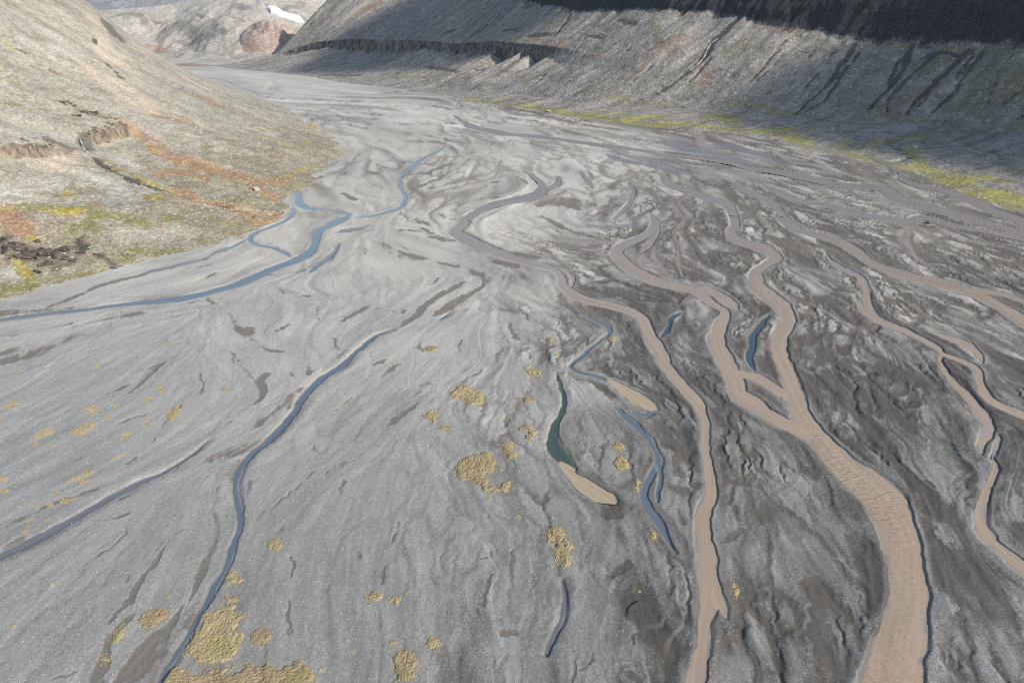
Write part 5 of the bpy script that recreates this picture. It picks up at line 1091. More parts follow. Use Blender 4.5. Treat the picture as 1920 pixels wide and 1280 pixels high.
def mat_left():
    n = NT('hillside_scree')
    orange, yellow, green = n.attr('orange'), n.attr('yellow'), n.attr('green')
    dark, gully, bare, pale = n.attr('dark'), n.attr('gully'), n.attr('bare'), n.attr('pale')
    big = n.noise(0.018, 4, 0.6); mid = n.noise(0.13, 5, 0.62); fine = n.noise(0.7, 3, 0.65)
    nz = n.math('ADD', n.math('MULTIPLY_ADD', mid, 1.1, -0.55), n.math('MULTIPLY_ADD', n.noise(1.1, 4, 0.7), 1.3, -0.65))
    c = n.mix(n.ramp(big, 0.35, 0.65), (0.252, 0.246, 0.215), (0.300, 0.280, 0.242))
    c = n.mix(n.ramp(mid, 0.42, 0.7), c, (0.205, 0.188, 0.138))
    vg = n.ramp(n.math('ADD', n.attr('veg'), n.math('MULTIPLY', nz, n.ramp(n.attr('veg'), 0.0, 0.3))), 0.25, 0.9)
    c = n.mix(n.math('MULTIPLY', vg, 0.62), c, n.mix(n.ramp(n.noise(0.05, 4), 0.4, 0.6), (0.185, 0.160, 0.085), (0.165, 0.135, 0.088)))
    c = n.mix(n.math('MULTIPLY', bare, 0.75), c, (0.385, 0.325, 0.262))
    c = n.mix(n.math('MULTIPLY', pale, 0.45), c, (0.38, 0.375, 0.345))
    def ink(c, a, col, k): 
        f = n.ramp(n.math('ADD', a, n.math('MULTIPLY', nz, n.ramp(a, 0.0, 0.25))), 0.18, 0.8)
        return n.mix(n.math('MULTIPLY', f, k), c, col)
    c = ink(c, green, (0.150, 0.145, 0.055), 0.75)
    c = ink(c, yellow, (0.285, 0.225, 0.045), 0.75)
    c = ink(c, orange, n.mix(n.ramp(n.noise(0.09, 3), 0.4, 0.6), (0.285, 0.170, 0.075), (0.245, 0.130, 0.080)), 0.68)
    st = stones_tone(n, 1.5, 0.7, 0.76, 1.26)
    c = n.scale_col(c, n.math('MULTIPLY', st, n.math('MULTIPLY_ADD', n.attr('rill'), 0.42, 1.0)))
    sp = n.math('GREATER_THAN', n.sep(n.voro(0.75))[2], n.math('MULTIPLY_ADD', bare, 0.06, n.math('MULTIPLY_ADD', mid, 0.16, 0.80)))
    sp = n.math('MULTIPLY', sp, n.math('SUBTRACT', 1.0, n.math('MULTIPLY', bare, 0.8)))
    c = n.mix(n.math('MULTIPLY', sp, 0.3), c, (0.46, 0.44, 0.39))
    face = n.attr('face')
    rk = n.mix(n.ramp(n.noise(0.5, 5, 0.7, n.stretch(1, 1, 0.35)), 0.35, 0.65), (0.085, 0.068, 0.055), (0.235, 0.190, 0.150))
    c = n.mix(n.ramp(face, 0.2, 0.7), c, rk)
    c = ink(c, dark, (0.095, 0.080, 0.066), 0.8)
    c = ink(c, gully, (0.045, 0.042, 0.034), 0.85)
    nb = n.bump(n.voro(0.9, 'SMOOTH_F1', 'Distance'), 0.6, 0.5)
    nb = n.bump(n.noise(0.35, 5, 0.65), 0.5, 1.0, nb)
    return n.done(c, 0.95, nb, 0.2)

def mat_wall():
    n = NT('valley_wall_rock')
    gully, moss, dark, brown = n.attr('gully'), n.attr('moss'), n.attr('dark'), n.attr('brown')
    stone, pale, cliff, lush = n.attr('stone'), n.attr('pale'), n.attr('cliff'), n.attr('lush')
    big = n.noise(0.012, 4, 0.6); mid = n.noise(0.09, 5, 0.62); fine = n.noise(0.5, 4, 0.65)
    nz = n.math('ADD', n.math('MULTIPLY_ADD', mid, 1.1, -0.55), n.math('MULTIPLY_ADD', n.noise(0.55, 4, 0.7), 1.3, -0.65))
    c = n.mix(n.ramp(big, 0.35, 0.65), (0.225, 0.215, 0.202), (0.278, 0.255, 0.230))
    c = n.mix(n.ramp(mid, 0.4, 0.7), c, (0.150, 0.142, 0.128))
    c = n.mix(n.math('MULTIPLY', pale, 0.55), c, (0.37, 0.335, 0.295))
    def ink(c, a, col, k):
        f = n.ramp(n.math('ADD', a, n.math('MULTIPLY', nz, n.ramp(a, 0.0, 0.25))), 0.18, 0.8)
        return n.mix(n.math('MULTIPLY', f, k), c, col)
    c = ink(c, brown, (0.215, 0.150, 0.110), 0.7)
    c = ink(c, moss, n.mix(n.ramp(n.noise(0.03, 3), 0.4, 0.6), (0.165, 0.150, 0.085), (0.20, 0.185, 0.085)), 0.55)
    c = ink(c, lush, n.mix(n.ramp(n.noise(0.04, 3), 0.42, 0.6), (0.195, 0.175, 0.080), (0.29, 0.28, 0.070)), 0.82)
    st = stones_tone(n, 0.8, 0.33, 0.78, 1.22)
    c = n.scale_col(c, st)
    sp = n.math('GREATER_THAN', n.sep(n.voro(0.42))[2], n.math('MULTIPLY_ADD', stone, -0.2, 0.955))
    c = n.mix(n.math('MULTIPLY', sp, n.math('MULTIPLY_ADD', cliff, -0.4, 0.5)), c, (0.44, 0.43, 0.40))
    c = n.scale_col(c, n.math('MULTIPLY_ADD', n.attr('rill'), 0.45, 1.0))
    strata = n.noise(0.05, 5, 0.62, n.stretch(0.3, 0.3, 2.2))
    cracks = n.noise(0.22, 6, 0.7, n.stretch(1, 1, 0.22))
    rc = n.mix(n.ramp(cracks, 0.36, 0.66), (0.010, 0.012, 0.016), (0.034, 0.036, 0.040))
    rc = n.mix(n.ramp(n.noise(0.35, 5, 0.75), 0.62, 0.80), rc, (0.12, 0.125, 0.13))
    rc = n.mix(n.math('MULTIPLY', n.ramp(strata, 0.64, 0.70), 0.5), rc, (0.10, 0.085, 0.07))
    col_ = n.mix(n.ramp(n.noise(0.3, 5, 0.75, n.stretch(1, 1, 0.12)), 0.40, 0.58), (0.022, 0.024, 0.030), (0.23, 0.195, 0.165))  # rock columns of the band, their lit and dark faces put into the colour
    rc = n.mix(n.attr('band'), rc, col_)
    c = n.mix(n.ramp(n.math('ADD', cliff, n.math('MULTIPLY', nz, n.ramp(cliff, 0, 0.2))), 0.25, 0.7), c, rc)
    c = ink(c, dark, (0.070, 0.064, 0.056), 0.8)
    c = ink(c, gully, (0.050, 0.047, 0.042), 0.85)
    nb = n.bump(n.voro(0.5, 'SMOOTH_F1', 'Distance'), 0.5, 0.9)
    nb = n.bump(n.noise(0.2, 6, 0.68), 0.6, 2.0, nb)
    return n.done(c, 0.95, nb, 0.2)

def mat_far():
    n = NT('far_slopes')
    dark, red, pale, green = n.attr('dark'), n.attr('red'), n.attr('pale'), n.attr('green')
    big = n.noise(0.006, 4, 0.6); mid = n.noise(0.035, 6, 0.65)
    nz = n.math('MULTIPLY_ADD', mid, 1.3, -0.65)
    c = n.mix(n.ramp(big, 0.35, 0.65), (0.33, 0.312, 0.285), (0.40, 0.37, 0.335))
    c = n.mix(n.ramp(mid, 0.45, 0.7), c, (0.26, 0.245, 0.225))
    def ink(c, a, col, k):
        f = n.ramp(n.math('ADD', a, n.math('MULTIPLY', nz, n.ramp(a, 0.0, 0.25))), 0.18, 0.8)
        return n.mix(n.math('MULTIPLY', f, k), c, col)
    c = ink(c, pale, (0.40, 0.37, 0.33), 0.7)
    c = ink(c, red, (0.270, 0.165, 0.135), 0.7)
    c = ink(c, green, (0.22, 0.20, 0.08), 0.6)
    c = ink(c, dark, (0.17, 0.16, 0.15), 0.7)
    c = n.scale_col(c, n.ramp(n.noise(0.2, 3, 0.7), 0.3, 0.7, 0.8, 1.2))
    nb = n.bump(n.noise(0.05, 6, 0.68), 0.7, 6.0)
    return n.done(c, 0.95, nb, 0.2)

def mat_water(kind):
    n = NT('water_' + kind)
    e, fr_ = n.attr('edge'), n.attr('far_reflect')
    # deep water, shallow margin, far reaches with grazing sky reflection put into the colour
    cols = {'silt': ((0.305, 0.236, 0.178), (0.205, 0.182, 0.172), (0.222, 0.203, 0.198)), 'tan': ((0.34, 0.27, 0.19), (0.12, 0.13, 0.145), (0.32, 0.26, 0.19)),
            'blue': ((0.095, 0.125, 0.162), (0.185, 0.182, 0.178), (0.130, 0.180, 0.245)), 'shallow': ((0.130, 0.132, 0.148), (0.21, 0.20, 0.19), (0.13, 0.13, 0.15)),
            'dark': ((0.035, 0.062, 0.085), (0.09, 0.095, 0.10), (0.04, 0.06, 0.08)), 'green': ((0.050, 0.070, 0.060), (0.13, 0.135, 0.085), (0.05, 0.07, 0.06))}[kind]
    cv = n.new('ShaderNodeCombineXYZ'); n.link(n.attr('along'), cv.inputs[0]); n.link(n.attr('across'), cv.inputs[1])
    def fl(sx, sy):
        m_ = n.new('ShaderNodeMapping'); m_.inputs['Scale'].default_value = (sx, sy, 1); n.link(cv.outputs[0], m_.inputs['Vector']); return m_.outputs[0]
    w = n.noise(1.0, 5, 0.65, fl(0.055, 0.5))
    x = n.math('ADD', e, n.math('MULTIPLY_ADD', w, 1.5, -0.75))
    c = n.mix(n.ramp(x, 0.30, 0.95), n.mix(fr_, cols[0], cols[2]), cols[1])
    lav = n.ramp(n.noise(0.045, 5, 0.68), 0.54, 0.72)
    if kind == 'silt': c = n.mix(n.math('MULTIPLY', n.math('MULTIPLY', lav, n.ramp(n.attr('chop'), 0.5, 0.0)), 0.65), c, (0.225, 0.215, 0.245))
    if kind == 'blue': c = n.mix(n.math('MULTIPLY', lav, 0.6), c, (0.175, 0.175, 0.18))
    c = n.scale_col(c, n.ramp(n.noise(1.0, 5, 0.65, fl(0.035, 0.9)), 0.28, 0.72, 0.87, 1.12))
    if kind == 'silt':
        rip = n.noise(1.0, 3, 0.55, fl(1.15, 0.42), 0.5)
        h = n.math('MULTIPLY', rip, n.math('MULTIPLY_ADD', n.attr('chop'), 1.0, 0.06))
        nb = n.bump(h, 0.9, 0.55); rough = 0.3
    else:
        nb = n.bump(n.noise(1.2, 3, 0.6), 0.25, 0.10); rough = 0.15
    return n.done(c, rough, nb, 0.5)

def mat_simple(name, c1, c2, s1=0.8, s2=4.0, bump=0.5, dist=0.3, rough=0.95, spec=0.2, zs=1.0):
    n = NT(name)
    v = n.stretch(1, 1, zs)
    c = n.mix(n.ramp(n.noise(s1, 4, 0.62, v), 0.32, 0.68), c1, c2)
    c = n.scale_col(c, n.ramp(n.noise(s2, 3, 0.65), 0.3, 0.7, 0.72, 1.28))
    nb = n.bump(n.noise(s1 * 2.2, 5, 0.65), bump, dist)
    return n.done(c, rough, nb, spec)

def mat_stone(name, c1, c2):
    n = NT(name)
    oi = n.new('ShaderNodeObjectInfo')
    at = n.attr('shade')
    inst = n.new('ShaderNodeAttribute'); inst.attribute_type = 'INSTANCER'; inst.attribute_name = 'shade'
    c = n.mix(inst.outputs['Fac'], c1, c2)
    return n.done(c, 0.95, None, 0.2)

# ---------------------------------------------------------------- ground sheet
LEV = -0.32
def water_level(Y):
    return LEV + (0.10 - LEV) * sstep(300., 520., Y)

dep = np.radians(np.linspace(63.0, 1.15, 815))
GY = CAM_H / np.tan(dep)
s_in = np.linspace(-1.13, 1.13, 1150)
s_out = 1.13 + (np.linspace(0, 1, 36)[1:] ** 1.6) * 1.6
GS = np.concatenate([-s_out[::-1], s_in, s_out])
NR, NC = len(GY), len(GS)
Y = np.repeat(GY[:, None], NC, 1)
X = GS[None, :] * (0.674 * Y + 33.0)
PX = np.float32(1.5 * 0.5) * (0.674 * GY + 33.0) / 600.0     # size of a cell across

def near_slice(x0, x1, y0, y1):
    """index range of the grid covering a box"""
    r0 = np.searchsorted(GY, y0) - 1; r1 = np.searchsorted(GY, y1) + 1
    r0 = max(r0, 0); r1 = min(r1, NR)
    if r1 <= r0: return None
    ya, yb = GY[r0], GY[r1 - 1]
    smin = min(x0 / (0.674 * ya + 33), x0 / (0.674 * yb + 33)); smax = max(x1 / (0.674 * ya + 33), x1 / (0.674 * yb + 33))
    c0 = max(np.searchsorted(GS, smin) - 1, 0); c1 = min(np.searchsorted(GS, smax) + 1, NC)
    if c1 <= c0: return None
    return slice(r0, r1), slice(c0, c1)

# slight wander so banks and marks get natural edges
n1 = fbm(X / 7.0, Y / 7.0, 3, 11); n2 = fbm(X / 7.0 + 40, Y / 7.0 + 90, 3, 21)
n3 = vnoise(X / 1.3, Y / 1.3, 31); n4 = vnoise(X / 1.3 + 9, Y / 1.3 + 3, 32)
n5 = fbm(X / 22.0 + 3, Y / 22.0, 2, 33); n6 = fbm(X / 22.0 + 50, Y / 22.0 + 8, 2, 34)
XW = X + 0.95 * n1 + 0.12 * n3 + 0.9 * n5
YW = Y + 0.95 * n2 + 0.12 * n4 + 0.9 * n6

def seg_dist(xs, ys, p, q):
    dx, dy = q[0] - p[0], q[1] - p[1]
    L2 = dx * dx + dy * dy + 1e-9
    t = np.clip(((xs - p[0]) * dx + (ys - p[1]) * dy) / L2, 0, 1)
    ex = xs - (p[0] + t * dx); ey = ys - (p[1] + t * dy)
    return np.sqrt(ex * ex + ey * ey), t

flow_pts = []
def collect_flow(path):
    P = np.asarray(path)
    if len(P) < 2: return
    d = P[1:, :2] - P[:-1, :2]; L = np.hypot(d[:, 0], d[:, 1])
    for m, dd, l in zip((P[1:, :2] + P[:-1, :2]) / 2, d, L):
        if l > 0.5: flow_pts.append((m[0], m[1], dd[0] / l, dd[1] / l))

# distance to the nearest water edge, negative inside
wedge = np.full((NR, NC), 99.0, np.float32)
water_paths = []
for wi, (wname, wkind, wlabel, pts) in enumerate(WATER):
    path = smooth_path(pts, lambda p: max(0.8, 0.012 * p[1]))
    path[:, 2] = np.maximum(path[:, 2] * {'silt': 0.92, 'blue': 0.64, 'shallow': 0.62}.get(wkind, 0.88), 0.22)
    water_paths.append(path)
    collect_flow(path)
for wi, path in enumerate(water_paths):
    others = np.vstack([p for j, p in enumerate(water_paths) if j != wi])
    for end in (0, -1):
        e = path[end].copy()
        if e[1] < 85 or abs(e[0]) > 0.93 * (0.674 * e[1] + 33): continue
        if (np.hypot(others[:, 0] - e[0], others[:, 1] - e[1]) < others[:, 2] + 0.3 * e[2]).any(): continue
        d = np.hypot(path[:, 0] - e[0], path[:, 1] - e[1])
        path[:, 2] *= 0.12 + 0.88 * np.clip(d / min(3.5 * e[2] + 2.0, 14.0), 0, 1) ** 0.7
for path in water_paths:
    for p, q in zip(path[:-1], path[1:]):
        w = max(p[2], q[2]); m = w + 9.0
        sl = near_slice(min(p[0], q[0]) - m, max(p[0], q[0]) + m, min(p[1], q[1]) - m, max(p[1], q[1]) + m)
        if sl is None: continue
        d, t = seg_dist(XW[sl], YW[sl], p, q)
        wedge[sl] = np.minimum(wedge[sl], d - (p[2] + (q[2] - p[2]) * t))

wz_ = np.interp(GY, [0, 150, 400], [1.0, 1.3, 2.2])[:, None]
XM = X + wz_ * (1.1 * n1 + 0.5 * n3 + 1.3 * n5)
YM = Y + wz_ * (1.1 * n2 + 0.5 * n4 + 1.3 * n6)
def ink_ground(paths, soft=0.9, sided=True):
    """marks with one crisp side and one feathered side, as silt settles"""
    out = np.zeros((NR, NC), np.float32)
    rr = np.random.RandomState(3)
    for pts in paths:
        path = smooth_path(pts, lambda p: max(1.5, 0.02 * p[1]))
        side = rr.choice([-1, 1]); amp = rr.uniform(0.7, 1.0)
        if len(path) > 1: collect_flow(path)
        else: path = np.vstack([path, path + [[0.01, 0, 0]]])
        for p, q in zip(path[:-1], path[1:]):
            w = max(p[2], q[2], 0.3); m = w * 2.6 + 3.0
            sl = near_slice(min(p[0], q[0]) - m, max(p[0], q[0]) + m, min(p[1], q[1]) - m, max(p[1], q[1]) + m)
            if sl is None: continue
            xs, ys = XM[sl], YM[sl]
            d, t = seg_dist(xs, ys, p, q)
            ww = np.maximum(p[2] + (q[2] - p[2]) * t, 0.3)
            u = d / ww
            v = np.exp(-(u / (1.0 + 0.25 * soft)) ** 2)
            if sided:
                cr = ((q[0] - p[0]) * (ys - p[1]) - (q[1] - p[1]) * (xs - p[0])) * side
                v = np.where(cr > 0, 1 - sstep(0.55, 1.15, u), v)
            out[sl] = np.maximum(out[sl], v * amp)
    return out
A_dark = ink_ground(MARKS['dark'])
A_purple = ink_ground(MARKS['purple'])
A_moss = ink_ground(MARKS['moss'], 0.9, False)
A_stony = ink_ground(MARKS['stony'])
A_pale = ink_ground(MARKS['pale'], 1.6, False)

# direction of flow on a coarse grid, from channels and old channels
FR, FC = 120, 150
fr = np.linspace(0, NR - 1, FR).astype(int); fc = np.linspace(0, NC - 1, FC).astype(int)
fx = X[np.ix_(fr, fc)].ravel(); fy = Y[np.ix_(fr, fc)].ravel()
FP = np.array(flow_pts)
FP = FP[::2]
sg = np.where(FP[:, 3] * -1.0 + 0.15 * np.sign(FP[:, 0]) * FP[:, 2] < 0, -1, 1)
c2 = FP[:, 2] ** 2 - FP[:, 3] ** 2; s2 = 2 * FP[:, 2] * FP[:, 3]      # doubled angle, so sign does not matter
fc2 = np.zeros(len(fx)); fs2 = np.zeros(len(fx))
for k in range(0, len(fx), 2000):
    dx = fx[k:k + 2000, None] - FP[None, :, 0]; dy = fy[k:k + 2000, None] - FP[None, :, 1]
    sc = (0.02 * fy[k:k + 2000, None] + 2.0) ** 2
    w = 1.0 / (dx * dx + dy * dy + sc) ** 1.5
    fc2[k:k + 2000] = (w * c2).sum(1); fs2[k:k + 2000] = (w * s2).sum(1)
_m = np.sqrt(fc2 ** 2 + fs2 ** 2) + 1e-12
fc2 = (fc2 / _m).reshape(FR, FC); fs2 = (fs2 / _m).reshape(FR, FC)
def upsample(a):
    t = np.empty((NR, FC)); out = np.empty((NR, NC), np.float32)
    for j in range(FC): t[:, j] = np.interp(np.arange(NR), fr, a[:, j])
    for i in range(NR): out[i] = np.interp(np.arange(NC), fc, t[i])
    return out
ang = 0.5 * np.arctan2(upsample(fs2), upsample(fc2))
fdx = np.cos(ang).astype(np.float32); fdy = np.sin(ang).astype(np.float32)
dep0, dep1 = dep[0], dep[-1]
_cl = np.interp(np.linspace(GS[0], GS[-1], 8000), GS, np.arange(NC))
def cell_at(x, y):
    r = (np.arctan2(CAM_H, np.maximum(y, 1.0)) - dep0) / (dep1 - dep0) * (NR - 1)
    ci = ((x / (0.674 * y + 33.0) - GS[0]) / (GS[-1] - GS[0]) * 7999)
    c = _cl[np.clip(ci, 0, 7999).astype(np.int32)]
    return np.clip(r + 0.5, 0, NR - 1).astype(np.int32), np.clip(c + 0.5, 0, NC - 1).astype(np.int32)
def flow_at(x, y):
    r, c = cell_at(x, y)
    return fdx[r, c], fdy[r, c]

def smear(field, step, steps):
    """draw a field out along the flow so that marks feather at their ends"""
    acc = field * 1.0; wt = 1.0
    for sgn in (1, -1):
        px, py = X.copy(), Y.copy(); lx = ly = None
        for k in range(steps):
            r, c = cell_at(px, py); dx, dy = fdx[r, c], fdy[r, c]
            f = sgn if lx is None else np.where(dx * lx + dy * ly < 0, -1, 1)
            dx, dy = dx * f, dy * f; lx, ly = dx, dy
            px = px + dx * step; py = py + dy * step
            r, c = cell_at(px, py); w = 1 - 0.6 * (k + 1) / steps
            acc = acc + w * field[r, c]
            if sgn == 1: wt += 2 * w
    return acc / wt

def flow_noise(wl, steps, seed, stretch=1.0):
    """noise drawn out along the flow, like old braid bars"""
    acc = vnoise(X / wl, Y / wl, seed); wt = 1.0
    for sgn in (1, -1):
        px, py = X.copy(), Y.copy()
        lx = ly = None
        for k in range(steps):
            dx, dy = flow_at(px, py)
            if lx is None: dx, dy = dx * sgn, dy * sgn
            else:
                f = np.where(dx * lx + dy * ly < 0, -1, 1); dx, dy = dx * f, dy * f
            lx, ly = dx, dy
            px = px + dx * wl * 0.8 * stretch; py = py + dy * wl * 0.8 * stretch
            acc += vnoise(px / wl, py / wl, seed)
    return acc / math.sqrt(2 * steps + 1)
X = X.astype(np.float32); Y = Y.astype(np.float32)
f60 = flow_noise(60.0, 2, 40)
f30 = flow_noise(24.0, 4, 41)
f9 = flow_noise(7.5, 5, 42)
f3 = flow_noise(2.4, 5, 43)
f1 = flow_noise(0.9, 4, 44)

# old terrace steps: sharp on one side, silt feathering out on the other
def unit(f): return f / (f.std() + 1e-6)
dY = np.gradient(GY)[:, None]
def fade(wl): return 1 - sstep(0.6, 1.8, dY / wl)
f60, f30, f9, f3, f1 = unit(f60), unit(f30) * fade(24), unit(f9) * fade(7.5), unit(f3) * fade(2.6), unit(f1) * fade(0.9)
q = 0.55 * f60 + 0.45 * f30 + 0.22 * f9 + 0.05 * f3
q = q * 1.25
fq = q - np.floor(q)
tmask = sstep(-0.25, 0.35, fbm(X / 38 + 7, Y / 38, 3, 55))
xb = np.interp(GY, [0, 150, 320, 440, 640, 850, 1200, 2000], [0, 0, 12, 95, 110, -120, -300, -600])[:, None]
zone = sstep(-34, 46, X - xb + 14 * n1 + 5 * f9)
bars = sstep(-0.9, 0.9, 0.7 * f9 + 0.6 * f30 + 0.35 * f3)
zone_raw = np.clip(zone * 1.0, 0, 1)
zone = zone * (0.62 + 0.38 * bars) * np.interp(GY, [0, 150, 250, 400, 520, 800], [1, 0.95, 0.66, 0.5, 0.55, 0.4])[:, None]  # dark silty gravel; the far rise also carries soft shade as colour
# thin lines left by old threads of water
g2 = 0.9 * f30 + 0.42 * f9 + 0.10 * f3
l2 = np.abs(g2 * 2.1 - np.round(g2 * 2.1)) * 2
m2 = sstep(0.0, 0.55, fbm(X / 24 + 31, Y / 24 + 4, 3, 57) + 0.1)
lines = (1 - sstep(0.02, 0.30, l2)) * m2
lpale = sstep(0.25, 0.42, l2) * (1 - sstep(0.45, 0.85, l2)) * m2
l3 = np.abs((0.8 * f9 + 0.3 * f3) * 1.6 - np.round((0.8 * f9 + 0.3 * f3) * 1.6)) * 2
m3 = sstep(0.05, 0.6, fbm(X / 14 + 3, Y / 14 + 54, 3, 58))
lines = np.maximum(lines, 0.8 * (1 - sstep(0.02, 0.35, l3)) * m3)
# braid bars: lens shaped islands drawn out along the flow, with silted grooves between them
def bars_layer(wid, ratio, ymax, n, seed):
    rb = np.random.RandomState(seed)
    F1 = np.full((NR, NC), 9.0, np.float32); F2 = F1.copy(); ID = np.zeros((NR, NC), np.float32)
    sy = np.sqrt(rb.uniform(45.0 ** 2, ymax ** 2, n)); sx = rb.uniform(-1.2, 1.2, n) * (0.674 * sy + 33)
    dx, dy = flow_at(sx, sy)
    rv = rb.uniform(-1, 1, n); rs = np.exp(0.35 * rb.normal(size=n))
    for x0, y0, ux, uy, v, k in zip(sx, sy, dx, dy, rv, rs):
        w = wid * k; L = w * ratio; m = 2.0 * L
        hx = 2.0 * (L * abs(ux) + w * abs(uy)); hy = 2.0 * (L * abs(uy) + w * abs(ux))
        sl = near_slice(x0 - hx, x0 + hx, y0 - hy, y0 + hy)
        if sl is None: continue
        ex = XM[sl] - x0; ey = YM[sl] - y0
        d = np.sqrt(((ex * ux + ey * uy) / L) ** 2 + ((ex * uy - ey * ux) / w) ** 2).astype(np.float32)
        f1 = F1[sl]; f2 = F2[sl]
        near_ = d < f1
        F2[sl] = np.where(near_, f1, np.minimum(f2, d))
        ID[sl] = np.where(near_, v, ID[sl])
        F1[sl] = np.where(near_, d, f1)
    return np.clip(F2 - F1, 0, 2), ID, F1
eA, idA, _ = bars_layer(3.6, 3.6, 430.0, 4200, 71)
eB, idB, _ = bars_layer(10.0, 4.0, 1000.0, 2400, 72)
fA = 1 - sstep(0.35, 1.1, dY / 3.6); fB = sstep(90, 260, Y) * (1 - sstep(0.5, 1.6, dY / 10.0))
brk = 0.3 + 0.7 * sstep(-0.35, 0.35, fbm(X / 18 + 70, Y / 18, 3, 65)); brk2 = 0.3 + 0.7 * sstep(-0.4, 0.3, fbm(X / 50 + 70, Y / 50 + 9, 3, 66))
kA = fA * (0.22 + 1.0 * zone_raw) * brk * (0.7 + 0.3 * sstep(90, 200, Y)); kB = fB * np.maximum(0.18 + 1.0 * zone_raw, 0.6 * sstep(260, 420, Y)) * brk2
_kw = sstep(0.2, 2.0, wedge)
kA = kA * _kw; kB = kB * _kw
grooves = np.maximum((1 - sstep(0.02, 0.24, eA)) * kA, (1 - sstep(0.01, 0.16, eB)) * kB)
silted = sstep(-0.9, 0.7, f3 + 0.5 * f9 + 0.4 * f1) * (0.35 + 0.65 * zone_raw) * np.maximum(sstep(0.45, 0.8, idA) * sstep(0.05, 0.5, eA) * kA, sstep(0.5, 0.8, idB) * sstep(0.05, 0.6, eB) * kB)
silt_area = sstep(-0.10, 0.34, fbm(X / 15 + 91, Y / 21 + 17, 4, 68, 0.6) + 0.10 * f9 + 0.07 * f3 - 0.25 * sstep(0.1, 0.6, eA) * (idA > 0)) * sstep(0.45, 0.85, zone) * _kw
bar_tone = kA * (0.45 * idA + 0.75 * (sstep(0.1, 0.5, eA) - 0.55)) + kB * (0.40 * idB + 0.65 * (sstep(0.08, 0.45, eB) - 0.6))
bar_h = kA * 0.29 * (sstep(0.02, 0.40, eA) - 0.5) + kB * 0.42 * (sstep(0.02, 0.34, eB) - 0.5)
# old threads of water traced down the flow: a silted groove with a pale bar along one side
rt = np.random.RandomState(21)
K, NS = 2800, 34
ti = (rt.uniform(0.10, 0.93, K) * NR).astype(int); tj = rt.randint(40, NC - 40, K)
pk = rt.uniform(0, 1, K) < 0.18 + 0.8 * zone[ti, tj] + 0.35 * sstep(220, 420, Y[ti, tj])
ti, tj = ti[pk], tj[pk]; K = len(ti)
tx, ty = X[ti, tj].astype(float), Y[ti, tj].astype(float)
tst = (0.7 + 0.0075 * ty) * rt.uniform(0.6, 1.5, K)
tw = (0.20 + 0.0034 * ty * sstep(120, 420, ty) + 0.0012 * ty) * np.exp(0.5 * rt.normal(size=K))
tkind = rt.choice(3, K, p=[0.48, 0.24, 0.28]); tside = rt.choice([-1, 1], K); tamp = rt.uniform(0.35, 1.0, K)
TP = np.zeros((NS, K, 2)); lx = ly = None
for k in range(NS):
    TP[k, :, 0] = tx; TP[k, :, 1] = ty
    dx, dy = flow_at(tx, ty)
    f = tside if lx is None else np.where(dx * lx + dy * ly < 0, -1, 1)
    dx, dy = dx * f, dy * f; lx, ly = dx, dy
    wob = 0.75 * vnoise(tx / (9 + 0.03 * ty), ty / (9 + 0.03 * ty), 63) + 0.45 * vnoise(tx / (3 + 0.012 * ty), ty / (3 + 0.012 * ty), 64)
    ca, sa = np.cos(wob), np.sin(wob)
    tx, ty = tx + (dx * ca - dy * sa) * tst, ty + (dx * sa + dy * ca) * tst
T_dark = np.zeros((NR, NC), np.float32); T_pale = T_dark.copy(); T_wet = T_dark.copy()
for j in range(K):
    w0 = tw[j]
    for k in range(NS - 1):
        p, q_ = TP[k, j], TP[k + 1, j]
        tap = math.sin(math.pi * (k + 0.5) / (NS - 1)) ** 0.6
        w = w0 * (0.35 + 0.65 * tap); m = 4.0 * w
        sl = near_slice(min(p[0], q_[0]) - m, max(p[0], q_[0]) + m, min(p[1], q_[1]) - m, max(p[1], q_[1]) + m)
        if sl is None: continue
        xs = X[sl]; ys = Y[sl]
        ddx, ddy = q_[0] - p[0], q_[1] - p[1]; L2 = ddx * ddx + ddy * ddy + 1e-9
        ex = xs - p[0]; ey = ys - p[1]
        t = np.clip((ex * ddx + ey * ddy) / L2, 0, 1)
        cr = (ddx * ey - ddy * ex) / math.sqrt(L2) * tside[j]
        ex = ex - t * ddx; ey = ey - t * ddy
        u2 = (ex * ex + ey * ey) / (w * w)
        a = tamp[j] * tap
        core = np.exp(-u2) * a
        if tkind[j] == 0:
            core = np.where(cr > 0, core, np.exp(-u2 * 0.25) * a)
            np.maximum(T_dark[sl], core, out=T_dark[sl])
            np.maximum(T_pale[sl], np.where(cr > 0, np.exp(-(np.sqrt(u2) - 1.7) ** 2) * a * 0.8, 0), out=T_pale[sl])
        elif tkind[j] == 1:
            np.maximum(T_pale[sl], core, out=T_pale[sl])
            np.maximum(T_dark[sl], np.where(cr > 0, np.exp(-(np.sqrt(u2) - 1.6) ** 2 * 1.5) * a * 0.7, 0), out=T_dark[sl])
        else:
            np.maximum(T_wet[sl], core, out=T_wet[sl])
_k = sstep(0.3, 2.5, wedge)
T_wet *= _k * np.clip(0.3 + 1.1 * zone_raw, 0, 1) * sstep(130, 240, Y)
_k = _k * (0.30 + 0.70 * sstep(95, 230, Y + 0.35 * X))
T_dark *= _k; T_pale *= _k;
kz = (0.28 + 0.72 * zone) * (0.35 + 0.65 * sstep(90, 190, Y))
step_dark = tmask * (1 - fq) ** 3 * kz * sstep(-0.8, 0.8, f3 + 0.6 * f9)
streak = sstep(0.7, 1.9, 0.75 * f9 + 0.55 * f3 + 0.35 * f30) * (0.25 + 0.75 * zone)
sm = 0.6 * A_dark + 0.6 * smear(A_dark, 0.4 + 0.005 * Y, 5)
nbk = fbm(X / (0.9 + 0.011 * Y), Y / (1.2 + 0.04 * Y), 4, 67, 0.65)
